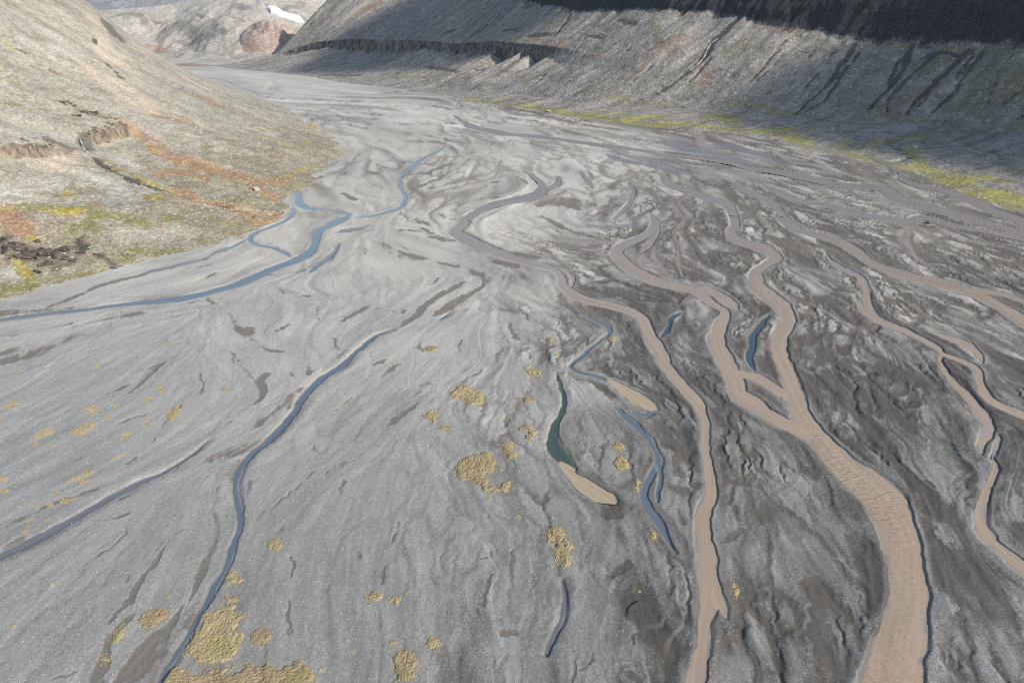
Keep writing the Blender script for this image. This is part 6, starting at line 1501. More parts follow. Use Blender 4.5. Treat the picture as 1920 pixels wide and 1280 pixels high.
soft_dark = sstep(0.06, 1.15, sm * (1.0 + 0.34 * f3 + 0.26 * f9 + 0.18 * f1 + 0.9 * nbk))
A_dark = np.clip(np.maximum.reduce([soft_dark, 0.8 * step_dark, 0.3 * lines * kz, 0.6 * streak, 0.92 * grooves, 0.6 * silted, 0.85 * silt_area, 0.95 * T_dark * np.maximum(0.42 + 0.58 * zone_raw, 0.8 * sstep(230, 400, Y))]), 0, 1)
farf = np.interp(GY, [0, 250, 450, 800], [1, 0.9, 0.45, 0.15])[:, None].astype(np.float32)
relief = (0.10 * f60 + 0.12 * f30 + (0.06 + 0.10 * zone) * f9 + (0.03 + 0.06 * zone) * f3 + (0.012 + 0.016 * zone) * f1) * farf
relief = relief + tmask * 0.45 * (sstep(0.82, 1.0, fq) - fq) * farf * (0.35 + 0.65 * zone)
relief = relief - 0.12 * silt_area * farf + bar_h * farf - 0.16 * A_dark * farf + 0.06 * lpale * kz * farf + 0.20 * T_pale * farf * (0.4 + 0.6 * zone)
relief = relief * sstep(-0.5, 3.0, wedge) + 0.07 * np.exp(-((wedge - 2.0) / 1.6) ** 2) * farf
lev = water_level(Y)
ramp = lev + wedge * np.clip(0.80 + 0.7 * n5 + 0.3 * n1, 0.25, 1.25)
bed = np.maximum(ramp, lev - 0.8)
nearf = 1 - sstep(300., 520., Y)
Z = np.where(wedge < 4.0, np.minimum(relief, np.where(nearf > 0, bed, relief)), relief)
Z = np.where(Y > 520, relief * 0.3, Z)
A_wet = np.exp(-np.maximum(wedge + 0.1, 0) / (0.16 + 0.25 * sstep(0.0, 0.5, n1 - n5) + 0.0015 * Y)) * 0.8
A_wet = np.where(wedge < 0, 0.6, A_wet) * np.interp(GY, [0, 400, 900], [1, 0.6, 0.3])[:, None]
# damp ground reaching out from the water in places
A_damp = np.exp(-np.maximum(wedge, 0) / 2.5) * sstep(-0.2, 1.2, f9 + 0.6 * f3)
A_dark = np.maximum(A_dark, 0.7 * A_damp)
A_bank = np.exp(-((wedge - 0.42) / 0.36) ** 2) * np.interp(GY, [0, 300, 500], [0.9, 0.9, 0.2])[:, None]  # pale sand rim with the sunlit bank brightness put into its colour
A_bank = A_bank * sstep(-0.35, 0.35, n5 + 0.4 * n1)
A_tan = np.zeros((NR, NC), np.float32)
for (cx, cy, rad) in THIN_MOSS:
    sl = near_slice(cx - 2.2 * rad, cx + 2.2 * rad, cy - 2.2 * rad, cy + 2.2 * rad)
    if sl: A_tan[sl] = np.maximum(A_tan[sl], np.exp(-((XM[sl] - cx) ** 2 + (YM[sl] - cy) ** 2) / rad ** 2))
tone = 0.16 * f9 + 0.14 * f30 + 0.18 * f3 + 0.14 * f1 + 0.10 * f60
tone = tone * np.maximum(0.30 + 0.80 * zone, 0.62 * sstep(230, 420, Y)) + 0.30 * fbm(X / 90, Y / 90, 3, 61) + 0.25 * lpale * kz + 0.95 * T_pale * np.maximum(0.35 + 0.65 * zone_raw, 0.6 * sstep(230, 400, Y))
tone = np.clip(tone + bar_tone, -1.2, 1.4)
A_near_shade = 1 - sstep(100, 310, Y + 40 * n5 + 0.2 * X)  # foreground shade put into the gravel colour, darker towards the camera
A_purple = np.clip(A_purple * (0.75 + 0.35 * f9 + 0.25 * f3), 0, 1)
A_thread = sstep(0.25, 0.75, T_wet)
co = np.stack([X, Y, Z], -1).reshape(-1, 3)
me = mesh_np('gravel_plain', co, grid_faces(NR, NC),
             dict(zone=zone, tone=tone, dark=A_dark, wet=A_wet, purple=A_purple, moss=A_moss, stony=A_stony, pale=A_pale, bank=A_bank, tan=A_tan, near_shade=A_near_shade, thread=A_thread),
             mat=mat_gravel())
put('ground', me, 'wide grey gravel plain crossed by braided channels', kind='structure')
gz = Z

def ground_z(x, y):
    r = np.interp(np.arctan2(CAM_H, y), dep[::-1], np.arange(NR)[::-1]).round().astype(int)
    c = np.interp(x / (0.674 * y + 33.0), GS, np.arange(NC)).round().astype(int)
    return gz[r, c], r, c

# ---------------------------------------------------------------- left hill
lY = CAM_H / np.tan(np.radians(np.linspace(46, 3.45, 440)))
lS = np.concatenate([np.linspace(-24, 0, 14)[:-1], np.linspace(0, 200, 235)[:-1], np.linspace(200, 640, 70)])
LY = np.repeat(lY[:, None], len(lS), 1)
LX = left_base(LY) - lS[None, :]
LZ = left_h(LX, LY)
up = sstep(0, 60, lS)[None, :]
LZ = LZ + fbm(LX / 42, LY / 42, 4, 71) * 3.6 * up + fbm(LX / 11, LY / 8, 5, 72, 0.62) * 1.5 * (0.25 + up)
LZ = LZ + 2.0 * fbm(LX / 17, LY / 17, 4, 79) * np.exp(-(lS[None, :] / 32.0) ** 2)
rill = fbm(LX / 160, LY / 14, 4, 73)
steep = sstep(90, 200, lS)[None, :]
LZ = LZ + rill * 5.0 * steep + np.maximum(fbm(LX / 26, LY / 20, 4, 78), 0.12) * 7.0 * steep
def ink_points(P, paths, soft=0.8, step=4.0, jit=None):
    """P (N,3): strength of the marks at each point"""
    out = np.zeros(len(P), np.float32)
    Q = P if jit is None else P + jit
    for pts in paths:
        path = smooth_path([tuple(p) for p in pts], lambda p: step)
        if len(path) < 2: path = np.vstack([path, path + [[0.01, 0, 0, 0]]])
        lo = path[:, :3].min(0) - path[:, 3].max() * 2.2; hi = path[:, :3].max(0) + path[:, 3].max() * 2.2
        idx = np.where(((Q[:, :2] > lo[:2]) & (Q[:, :2] < hi[:2])).all(1))[0]
        if not len(idx): continue
        q = Q[idx]
        best = np.zeros(len(idx), np.float32)
        for a, b in zip(path[:-1], path[1:]):
            d = b[:3] - a[:3]; L2 = (d * d).sum() + 1e-9
            t = np.clip(((q - a[:3]) @ d) / L2, 0, 1)
            e = q - (a[:3] + t[:, None] * d)
            w = np.maximum(a[3] + (b[3] - a[3]) * t, 0.4)
            best = np.maximum(best, 1 - sstep(0.35, 1.0 + soft, np.sqrt((e * e).sum(1)) / w))
        out[idx] = np.maximum(out[idx], best)
    return out
# rock ledge: the slope steps up along a ragged line
def ledge_step(line, H, back, seed):
    ly = np.array([p[1] for p in line]); lx = np.array([p[0] for p in line]); o = np.argsort(ly); ly, lx = ly[o], lx[o]
    s0 = left_base(ly) - lx
    sl_ = np.interp(LY, ly, s0) + 2.2 * fbm(LY / 6, LX / 30, 3, seed) + 1.0 * vnoise(LY / 1.8, LX / 9, seed + 1)
    ds = (left_base(LY) - LX) - sl_
    win = sstep(ly[0] - 6, ly[0] + 4, LY) * (1 - sstep(ly[-1] - 4, ly[-1] + 8, LY))
    win = win * (0.75 + 0.4 * fbm(LY / 7, 0 * LY, 2, seed + 2))
    return H * win * sstep(-0.6, 1.0, ds) * np.exp(-np.maximum(ds, 0) / back), win * np.exp(-((ds - 0.6) / 2.4) ** 2)
_st1, _rk1 = ledge_step(LEDGE_FOOT, 8.5, 26.0, 77)
_st2, _rk2 = ledge_step(LEDGE_FOOT2, 6.0, 30.0, 177)
LZ = LZ + _st1 + _st2
rockface = np.clip(np.maximum(_rk1, _rk2), 0, 1)
LP = np.stack([LX, LY, LZ], -1).reshape(-1, 3)
jl = np.stack([fbm(LX / 8, LY / 8, 3, 74), fbm(LX / 8 + 30, LY / 8, 3, 75), 0 * LX], -1).reshape(-1, 3) * 2.2
left_attr = {k: ink_points(LP, v, 0.9, 6.0, jl) for k, v in LEFT_MARKS.items() if k != 'rock'}
left_attr['face'] = rockface.ravel()
left_attr['veg'] = ((1 - sstep(30, 150, lS)[None, :]) * (1 - sstep(480, 800, LY)) * (0.75 + 0.5 * fbm(LX / 40, LY / 40, 3, 178))).ravel()
left_attr['rill'] = (0.6 * fbm(LY / 7, LX / 90, 4, 188) + 0.6 * fbm(LY / 22, LX / 120, 3, 189)).ravel()
gl = left_attr['gully'].reshape(LZ.shape); dk = left_attr['dark'].reshape(LZ.shape)
LZ = LZ - 1.6 * gl + dk * 1.4 * fbm(LX / 4, LY / 4, 3, 76)
LP[:, 2] = LZ.ravel()
HILL_MAT = mat_left()
me = mesh_np('left_hillside', LP, grid_faces(*LZ.shape)[:, ::-1], left_attr, mat=HILL_MAT)
put('hillside', me, 'rocky left hillside with orange and yellow moss streaks', kind='structure')

def left_surface(x, y):
    return left_h(np.asarray(x, float), np.asarray(y, float))

# ---------------------------------------------------------------- right valley wall
wa = np.concatenate([np.linspace(0, 1100, 560)[:-1], np.linspace(1100, 1490, 140)])
cn, cz = wall_curves(wa)
ctop = np.interp(wa, [0, 150, 260, 340, 420, 500, 600, 700, 850, 1000, 1250, 1380, 1450, 1490],
                 [250, 250, 245, 235, 215, 190, 185, 190, 175, 175, 185, 180, 175, 170])
ctop = np.maximum(ctop, cz[4] + 3)
curves = [(cn[0] - 18, cz[0] - 2.5)] + list(zip(cn, cz))
curves.append((cn[4] + (ctop - cz[4]) * 0.66, ctop))
curves.append((cn[4] + (ctop - cz[4]) * 0.66 + 420, ctop + 40))
counts = [4, 34, 46, 16, 46, 56, 8]
NN, ZZ, KK = [], [], []
for k, cnt in enumerate(counts):
    t = np.linspace(0, 1, cnt, endpoint=(k == len(counts) - 1))
    for tt in t:
        NN.append(curves[k][0] + (curves[k + 1][0] - curves[k][0]) * tt)
        ZZ.append(curves[k][1] + (curves[k + 1][1] - curves[k][1]) * tt)
        KK.append(k + tt)
NN = np.array(NN); ZZ = np.array(ZZ); KK = np.array(KK)[:, None] * np.ones_like(NN)
AA = np.repeat(wa[None, :], len(NN), 0)
# soften the profile a little where it is not a cliff
for _ in range(3):
    sm = ZZ.copy(); sm[1:-1] = 0.5 * ZZ[1:-1] + 0.25 * (ZZ[:-2] + ZZ[2:])
    soft = ((KK < 1.7) | ((KK > 2.3) & (KK < 2.7)))
    ZZ = np.where(soft, sm, ZZ)
bandw = sstep(690, 800, AA) * (1 - sstep(1440, 1480, AA))
bandw = bandw * (0.45 + 0.55 * sstep(-0.5, 0.1, fbm(AA / 26, 0 * AA + 2, 3, 79)))
cliff = np.maximum(sstep(3.0, 3.12, KK) * (1 - sstep(3.9, 4.05, KK)) * bandw, sstep(4.95, 5.08, KK))
cliff = np.maximum(cliff, sstep(4.72, 5.0, KK) * 0.5 * sstep(0.1, 0.5, fbm(AA / 14, KK, 2, 80)))
talus = sstep(1.9, 2.2, KK) * (1 - cliff)
rn = fbm(AA / 30, ZZ / 60, 4, 81); rn2 = np.abs(fbm(AA / 9, ZZ / 40, 4, 82)); rn3 = fbm(AA / 3.5, ZZ / 14, 3, 83)
ledge = np.sin(ZZ / 3.8 + 2.0 * fbm(AA / 70, ZZ / 20, 2, 84))
rn4 = np.abs(fbm(AA / 5.5 + 9, ZZ / 60, 3, 183))
dN = cliff * np.where(KK < 4.5, 3.0 * rn - 8.0 * rn4 + 2.0 * rn3, 7.0 * rn - 10.0 * rn2 + 3.0 * rn3 + 1.4 * ledge)
NN = NN - dN * 0.8
slope_rill = fbm(AA / 7 + ZZ / 11.0, ZZ / 55, 4, 85)
ZZ = ZZ + talus * (1.1 * slope_rill + 1.4 * fbm(AA / 45, NN / 45, 3, 86)) + (1 - cliff) * sstep(0.9, 1.3, KK) * 0.35 * fbm(AA / 6, NN / 6, 3, 87)
# uneven rim of the cliff foot and the plateau
ZZ = ZZ + sstep(4.2, 5.0, KK) * (1 - sstep(5.0, 5.4, KK)) * 5.0 * fbm(AA / 24, 0 * AA + 3, 4, 88)
ZZ = ZZ + sstep(2.6, 3.0, KK) * (1 - sstep(3.2, 4.2, KK)) * bandw * 8.0 * fbm(AA / 22, 0 * AA + 9, 4, 89)
ZZ = ZZ + sstep(2.0, 3.0, KK) * (1 - sstep(3.0, 3.5, KK)) * bandw * 8.0 * fbm(AA / 10, 0 * AA + 19, 4, 99, 0.65)
WX, WY = from_an(AA, NN)
WP = np.stack([WX, WY, ZZ], -1).reshape(-1, 3)
jw = np.stack([fbm(AA / 10, NN / 10, 3, 90), fbm(AA / 10 + 30, NN / 10, 3, 91), 0 * AA], -1).reshape(-1, 3) * 2.6
wall_attr = {k: ink_points(WP, v, 0.9, 10.0, jw) for k, v in WALL_MARKS.items()}
_gn = fbm(AA / 3.0, NN / 40, 3, 190).ravel()
wall_attr['gully'] = np.clip(wall_attr['gully'] * (1.05 + 0.6 * _gn), 0, 1)
wall_attr['cliff'] = cliff.ravel()
wall_attr['band'] = (cliff * (KK < 4.4)).ravel()
wall_attr['rill'] = (0.6 * fbm(AA / 4.0, NN / 90, 4, 186) + 0.6 * fbm(AA / 13 + 4, NN / 130, 3, 187)).ravel()
ZZ = ZZ - 1.8 * wall_attr['gully'].reshape(ZZ.shape) * (1 - cliff) - 1.0 * wall_attr['dark'].reshape(ZZ.shape)
WP[:, 2] = ZZ.ravel()
me = mesh_np('valley_wall', WP, grid_faces(*ZZ.shape)[:, ::-1], wall_attr, mat=mat_wall())
put('mountainside', me, 'dark right valley wall with cliff bands above gullied scree', kind='structure')

# ---------------------------------------------------------------- far hills
fq_ = np.linspace(-0.72, -0.20, 300)
fcv = []
for (qq, rr, zz) in FAR:
    fcv.append((np.interp(fq_, qq, rr), np.interp(fq_, qq, zz)))
fcv.insert(0, (fcv[0][0] - 40, fcv[0][1] - 4))
fcv.append((fcv[-1][0] + 900, fcv[-1][1] - 120))
RR, FZ, FK = [], [], []
for k, cnt in enumerate([3, 30, 60, 40, 10]):
    for tt in np.linspace(0, 1, cnt, endpoint=(k == 4)):
        RR.append(fcv[k][0] + (fcv[k + 1][0] - fcv[k][0]) * tt); FZ.append(fcv[k][1] + (fcv[k + 1][1] - fcv[k][1]) * tt); FK.append(k + tt)
RR = np.array(RR); FZ = np.array(FZ); FK = np.array(FK)[:, None]
TH = np.arctan(fq_)[None, :]
FX = RR * np.sin(TH); FY = RR * np.cos(TH)
amp = sstep(0.8, 2.2, FK) * (1 - 0.75 * sstep(3.3, 4.0, FK) * (1 - sstep(4.0, 4.2, FK)))
FZ = FZ + amp * (16 * fbm(FX / 110, FY / 110, 5, 101) - 8 * np.abs(fbm(FX / 60, FY / 60, 4, 102))) 
FPt = np.stack([FX, FY, FZ], -1).reshape(-1, 3)
jf = np.stack([fbm(FX / 30, FY / 30, 3, 103), fbm(FX / 30 + 30, FY / 30, 3, 104), 0 * FX], -1).reshape(-1, 3) * 9
FPf = FPt.copy(); FPf[:, 2] = far_h(FX, FY).ravel()
far_attr = {k: ink_points(FPf, v, 0.9, 25.0, jf) for k, v in FAR_MARKS.items()}
FAR_MAT = mat_far()
me = mesh_np('far_hills', FPt, grid_faces(*FZ.shape), far_attr, mat=FAR_MAT)
put('far_hills', me, 'pale grey hills closing the head of the valley', kind='structure')

# distant snowy range behind
dq = np.linspace(-1.1, 0.2, 160)
DR = np.linspace(0, 1, 40)[:, None]
DX = dq[None, :] * (4200 + 1600 * DR); DY = (4200 + 1600 * DR) * np.ones_like(DX)
DZ = -20 + (DR ** 0.9) * 520 * (1 + 0.25 * fbm(DX / 700, DY / 700, 2, 111)) + DR * (110 * fbm(DX / 350, DY / 350, 5, 112) - 60 * np.abs(fbm(DX / 180, DY / 180, 4, 113)))
def mat_range():
    n = NT('snowy_range')
    z = n.new('ShaderNodeSeparateXYZ'); n.link(n.tc, z.inputs[0])
    k = n.math('MULTIPLY_ADD', n.noise(0.006, 6, 0.65), 420.0, z.outputs[2])
    c = n.mix(n.ramp(k, 330, 460), (0.20, 0.20, 0.205), (0.62, 0.65, 0.70))
    return n.done(c, 0.9, n.bump(n.noise(0.01, 6, 0.7), 0.7, 30.0), 0.2)
me = mesh_np('snowy_range', np.stack([DX, DY, DZ], -1).reshape(-1, 3), grid_faces(*DZ.shape), mat=mat_range())
put('distant_mountains', me, 'bluish snow streaked mountains behind the far hills', kind='structure')

# ---------------------------------------------------------------- water
WM = {k: mat_water(k) for k in ('silt', 'tan', 'blue', 'shallow', 'dark', 'green')}
for wi, ((wname, wkind, wlabel, pts), path) in enumerate(zip(WATER, water_paths)):
    P = path
    d = np.gradient(P[:, :2], axis=0); L = np.maximum(np.hypot(d[:, 0], d[:, 1]), 1e-6)
    nx, ny = -d[:, 1] / L, d[:, 0] / L
    near = 1 - sstep(330., 480., P[:, 1])
    es = np.linspace(-1, 1, 9)
    hw = P[:, 2] * (1.0 + 0.10 * near) + 0.7 * near
    hw = hw * (1 + 0.45 * (1 - near) * fbm(P[:, 0] / 14 + 9, P[:, 1] / 14, 3, 320 + wi))
    jit = 0.35 * P[:, 2] * fbm(P[:, 0] / 9, P[:, 1] / 9, 3, 120 + wi) * (1 - near)
    wx = P[:, 0][:, None] + nx[:, None] * es * hw[:, None] + (nx * jit)[:, None]
    wy = P[:, 1][:, None] + ny[:, None] * es * hw[:, None] + (ny * jit)[:, None]
    z0 = {'silt': 0.0, 'blue': 0.012, 'tan': 0.05, 'shallow': 0.02, 'dark': 0.02, 'green': 0.03}[wkind] + 0.0035 * (wi % 12)
    wz = np.repeat((water_level(P[:, 1]) + z0)[:, None], 9, 1)
    edge = np.abs(es)[None, :] * np.ones_like(wx)
    _r, _c = cell_at(wx, wy)
    edge = np.where(wedge[_r, _c] < -0.5, 0.0, edge)
    chop = np.repeat((sstep(1.6, 5.5, P[:, 2]))[:, None], 9, 1) * (1 - 0.75 * np.abs(es[None, :] + 0.1))
    me = mesh_np(wname, np.stack([wx, wy, wz], -1).reshape(-1, 3), grid_faces(*wx.shape)[:, ::-1], dict(along=np.repeat(np.cumsum(L)[:, None], 9, 1), across=es[None, :] * hw[:, None], edge=edge, chop=chop, far_reflect=sstep(170., 390., wy)), mat=WM[wkind])
    put(wname, me, wlabel, kind='structure')

# ---------------------------------------------------------------- rocks
def rock_mesh(name, seed, mat, sub=3, squash=(1, 1, 0.7)):
    """angular boulder: a ball cut by random planes, with rough faces"""
    import bmesh
    r = np.random.RandomState(seed)
    bm = bmesh.new(); bmesh.ops.create_icosphere(bm, subdivisions=sub, radius=1.0)
    nrm = r.normal(size=(11, 3)); nrm /= np.linalg.norm(nrm, axis=1)[:, None]
    off = r.uniform(0.35, 0.75, 11)
    for v in bm.verts:
        p = np.array(v.co)
        for a, o in zip(nrm, off):
            h = p @ a - o
            if h > 0: p = p - a * h
        p = p * (1 + 0.05 * r.normal())
        v.co = p * np.array(squash)
    me = bpy.data.meshes.new(name); bm.to_mesh(me); bm.free()
    me.materials.append(mat)
    return me
ROCK_DARK = mat_simple('dark_basalt', (0.055, 0.047, 0.042), (0.125, 0.105, 0.090), 0.5, 2.0, 0.8, 0.5)
ROCK_PALE = mat_simple('pale_stone', (0.30, 0.285, 0.25), (0.46, 0.44, 0.39), 0.8, 3.0, 0.5, 0.3)
ROCK_BROWN = mat_simple('brown_ledge_rock', (0.115, 0.090, 0.070), (0.235, 0.190, 0.150), 0.35, 1.6, 0.9, 0.8, zs=0.5)
RK_D = [rock_mesh('basalt_block', 200 + i, ROCK_DARK) for i in range(5)]
RK_P = [rock_mesh('boulder', 220 + i, ROCK_PALE) for i in range(4)]
RK_B = [rock_mesh('ledge_block', 240 + i, ROCK_BROWN, 3, (1, 0.9, 0.9)) for i in range(5)]

def block(name, me, parent, p, s, r):
    o = bpy.data.objects.new(name, me); COL.objects.link(o); o.parent = parent
    o.location = p; o.scale = s; o.rotation_euler = (r.uniform(-.3, .3), r.uniform(-.3, .3), r.uniform(0, 6.28))
    return o

def outcrop(label, pts, meshes, size, seed, name='rock_outcrop', jitter=2.0, per=3):
    r = np.random.RandomState(seed)
    c = np.mean(np.array(pts), 0)
    zc = float(left_surface(c[0], c[1]))
    e = put(name, None, label, 'rock', loc=(c[0], c[1], zc))
    for p in pts:
        for k in range(per):
            x = p[0] + r.normal() * jitter; y = p[1] + r.normal() * jitter
            s = size * r.uniform(0.55, 1.25)
            z = float(LZ[np.abs(lY - y).argmin(), np.abs(lS - (left_base(y) - x)).argmin()]) + s * 0.1
            block('rock', meshes[r.randint(len(meshes))], e, (x - c[0], y - c[1], z - zc), (s * r.uniform(.9, 1.5), s, s * r.uniform(.7, 1.1)), r)
    return e
outcrop('dark jagged basalt outcrop at the left edge above the gravel', LOW_ROCKS[:9], RK_D, 1.9, 301, per=5, jitter=2.6)
outcrop('small dark rock stack right of the jagged basalt outcrop', LOW_ROCKS[9:12], RK_D, 1.4, 302, per=3, jitter=1.0)
outcrop('low dark rock rib nearest the hill foot at lower left', LOW_ROCKS[12:], RK_D, 1.2, 303, per=4, jitter=1.5)
outcrop('short dark ledge high on the left hillside above the waterfall', LEDGE_ROCKS[:4], RK_D, 1.5, 304, per=2, jitter=1.0)
outcrop('dark rim rocks along the top of the ledge beside the waterfall', LEDGE_ROCKS[4:8], RK_D, 1.7, 305, per=3, jitter=1.3)
outcrop('brown cliff ledge right of the small waterfall', LEDGE_ROCKS[8:17], RK_B, 1.5, 306, per=4, jitter=1.6)
outcrop('worn brown rock bulge left of the small waterfall', LEDGE_ROCKS[17:], RK_B, 1.4, 307, per=3, jitter=2.0)

for k, (p, s, lb) in enumerate(zip(BIG_BOULDERS, (2.0, 1.6, 1.3, 1.1, 1.0), (
        'big pale boulder in the orange moss near the foot of the left hill', 'pale boulder alone on the bare upper left slope',
        'pale boulder on the far right flank of the left hill', 'small pale boulder in the moss below the gully', 'pale boulder below the worn rock bulge'))):
    o = put('boulder', RK_P[k % 4], lb, 'boulder', loc=(p[0], p[1], p[2] + 0.3 * s)); o.scale = (s, s * 1.1, s); o.rotation_euler = (0.2, 0.1, k)
for k, (p, s, lb) in enumerate(zip(WALL_BOULDERS, (2.4, 2.0, 2.0, 2.2, 2.0), (
        'bright boulder at the green foot of the valley wall', 'pale boulder halfway up the right scree', 'pale boulder on the lower right scree',
        'pale boulder among the rills on the mossy apron', 'pale boulder on the apron below the scree'))):
    o = put('boulder', RK_P[(k + 1) % 4], lb, 'boulder', loc=(p[0], p[1], p[2] + 0.3 * s)); o.scale = (s, s * 1.1, s); o.rotation_euler = (0.2, 0.1, k + 2)

# ---------------------------------------------------------------- waterfalls
def mat_fall():
    n = NT('falling_water')
    c = n.mix(n.ramp(n.noise(1.2, 3, 0.6, n.stretch(2, 2, 0.3)), 0.35, 0.65), (0.22, 0.27, 0.32), (0.62, 0.66, 0.70))
    return n.done(c, 0.35, n.bump(n.noise(2.0, 3, 0.6, n.stretch(2, 2, 0.3)), 0.5, 0.3), 0.5)
FALL_MAT = mat_fall()
def fall(name, pts, hw, label, lift=0.7):
    P = smooth_path([(*p, hw) for p in pts], 1.2)
    side = np.array([0.9, 0.35, 0]); es = np.linspace(-1, 1, 5)
    w = P[:, 3] * (0.75 + 0.4 * np.sin(np.arange(len(P)) * 0.7))
    x = P[:, 0][:, None] + side[0] * es * w[:, None]; y = P[:, 1][:, None] + side[1] * es * w[:, None] - 0.3
    z = P[:, 2][:, None] + lift * (1 - 0.6 * es ** 2)[None, :] * np.ones_like(x)
    me = mesh_np(name, np.stack([x, y, z], -1).reshape(-1, 3), grid_faces(*x.shape), mat=FALL_MAT)
    put(name, me, label, 'waterfall')
fall('waterfall', FALL, 0.55, 'thin white waterfall dropping over the brown ledge on the left hill', 1.2)
fall('waterfall', WALL_FALLS[0], 0.55, 'white cascade down the gully where the right scree turns light', 0.5)
fall('waterfall', WALL_FALLS[1], 0.8, 'faint blue cascade high on the slope above the long cliff band', 0.5)

# ---------------------------------------------------------------- snow patch, red hill, low mound
def sdf_poly(px, py, poly):
    P = np.array(poly)[:, :2]; n = len(P)
    d = np.full(px.shape, 1e9); inside = np.zeros(px.shape, bool)
    for i in range(n):
        a, b = P[i], P[(i + 1) % n]
        dd, _ = seg_dist(px, py, a, b); d = np.minimum(d, dd)
        cond = ((a[1] > py) != (b[1] > py)) & (px < (b[0] - a[0]) * (py - a[1]) / (b[1] - a[1] + 1e-12) + a[0])
        inside ^= cond
    return np.where(inside, d, -d)

def trim(co, faces, keep):
    f = faces[keep[faces].any(1)]
    used = np.unique(f); mp = np.full(len(co), -1); mp[used] = np.arange(len(used))
    return co[used], mp[f], used

S = np.array(SNOW); lo = S.min(0) - 25; hi = S.max(0) + 25
sx, sy = np.meshgrid(np.linspace(lo[0], hi[0], 110), np.linspace(lo[1], hi[1], 110), indexing='ij')
sd = sdf_poly(sx, sy, S) + 4 * fbm(sx / 14, sy / 14, 3, 131)
FZi = far_h(sx, sy)
sz = FZi + np.where(sd > 0, 4.5 + 0.8 * np.sqrt(np.maximum(sd, 0)), -6 + 0 * sd)
co, fcs, used = trim(np.stack([sx, sy, sz], -1).reshape(-1, 3), grid_faces(110, 110), (sd > 0).ravel())
n = NT('old_snow'); SNOW_MAT = n.done(n.mix(n.noise(0.08, 4), (0.74, 0.75, 0.76), (0.84, 0.84, 0.83)), 0.7, n.bump(n.noise(0.2, 3), 0.2, 0.5))
put('snow_patch', mesh_np('snow_patch', co, fcs[:, ::-1], mat=SNOW_MAT), 'long white snow patch on the far slope at the top', 'snow')

def mound(name, cx, cy, rx, ry, h, rot, seed, mat, label, rough=0.3, res=70, z0=0.0, power=1.0, kind='structure', base=None, cat=None):
    u, v = np.meshgrid(np.linspace(-1.15, 1.15, res), np.linspace(-1.15, 1.15, res), indexing='ij')
    r = np.sqrt(u * u + v * v)
    x = cx + (u * rx * cos(rot) - v * ry * sin(rot)); y = cy + (u * rx * sin(rot) + v * ry * cos(rot))
    prof = np.clip(1 - r, -0.2, 1); prof = np.sign(prof) * np.abs(prof) ** power
    z = prof * h * (1 + rough * fbm(u * 3 + seed, v * 3, 4, seed)) + np.where(r < 1, 1, 0) * rough * h * 0.5 * fbm(u * 5, v * 5 + seed, 4, seed + 3) * (1 - r)
    z = z + (z0 if base is None else base(x, y))
    me = mesh_np(name, np.stack([x, y, z], -1).reshape(-1, 3), grid_faces(res, res), mat=mat)
    return put(name, me, label, cat, kind=kind)
RED = mat_simple('red_scoria', (0.24, 0.175, 0.155), (0.33, 0.26, 0.235), 0.03, 0.2, 0.7, 4.0)
b0 = RED_HILL[0]
mound('red_hill', b0[0] - 8, b0[1] + 60, 80, 75, 44, 0.2, 140, RED, 'rust red volcanic knoll below the snow patch', 0.45, 90, power=0.8, base=lambda x, y: far_h(x, y) - 3)
mm = np.mean(np.array(MOUND), 0)
mound('low_mound', mm[0], mm[1], 62, 24, 5, -0.1, 150, mat_simple('rusty_till', (0.20, 0.17, 0.145), (0.25, 0.17, 0.13), 0.03, 0.2, 0.5, 2.0),
      'low rusty brown bar lying on the far valley floor', 0.3, 60, -0.4)

# ---------------------------------------------------------------- moss mounds
def mat_moss():
    n = NT('golden_moss')
    a = n.noise(0.45, 4, 0.65); b = n.noise(2.4, 4, 0.7)
    c = n.mix(n.ramp(a, 0.35, 0.65), (0.275, 0.220, 0.130), (0.36, 0.298, 0.180))
    c = n.mix(n.ramp(n.noise(0.16, 3), 0.5, 0.68), c, (0.275, 0.25, 0.115))
    c = n.mix(n.ramp(b, 0.58, 0.78), c, (0.15, 0.112, 0.065))
    oi = n.new('ShaderNodeObjectInfo')
    c = n.mix(n.math('MULTIPLY', n.ramp(oi.outputs['Random'], 0.5, 1.0), 0.45), c, (0.24, 0.165, 0.105))
    c = n.mix(n.math('MULTIPLY', n.ramp(n.noise(0.9, 4, 0.7), 0.55, 0.7), 0.5), c, (0.20, 0.19, 0.17))
    nb = n.bump(b, 0.9, 0.25)
    return n.done(c, 0.95, nb, 0.15)
MOSS_MAT = mat_moss()
FRINGE = []
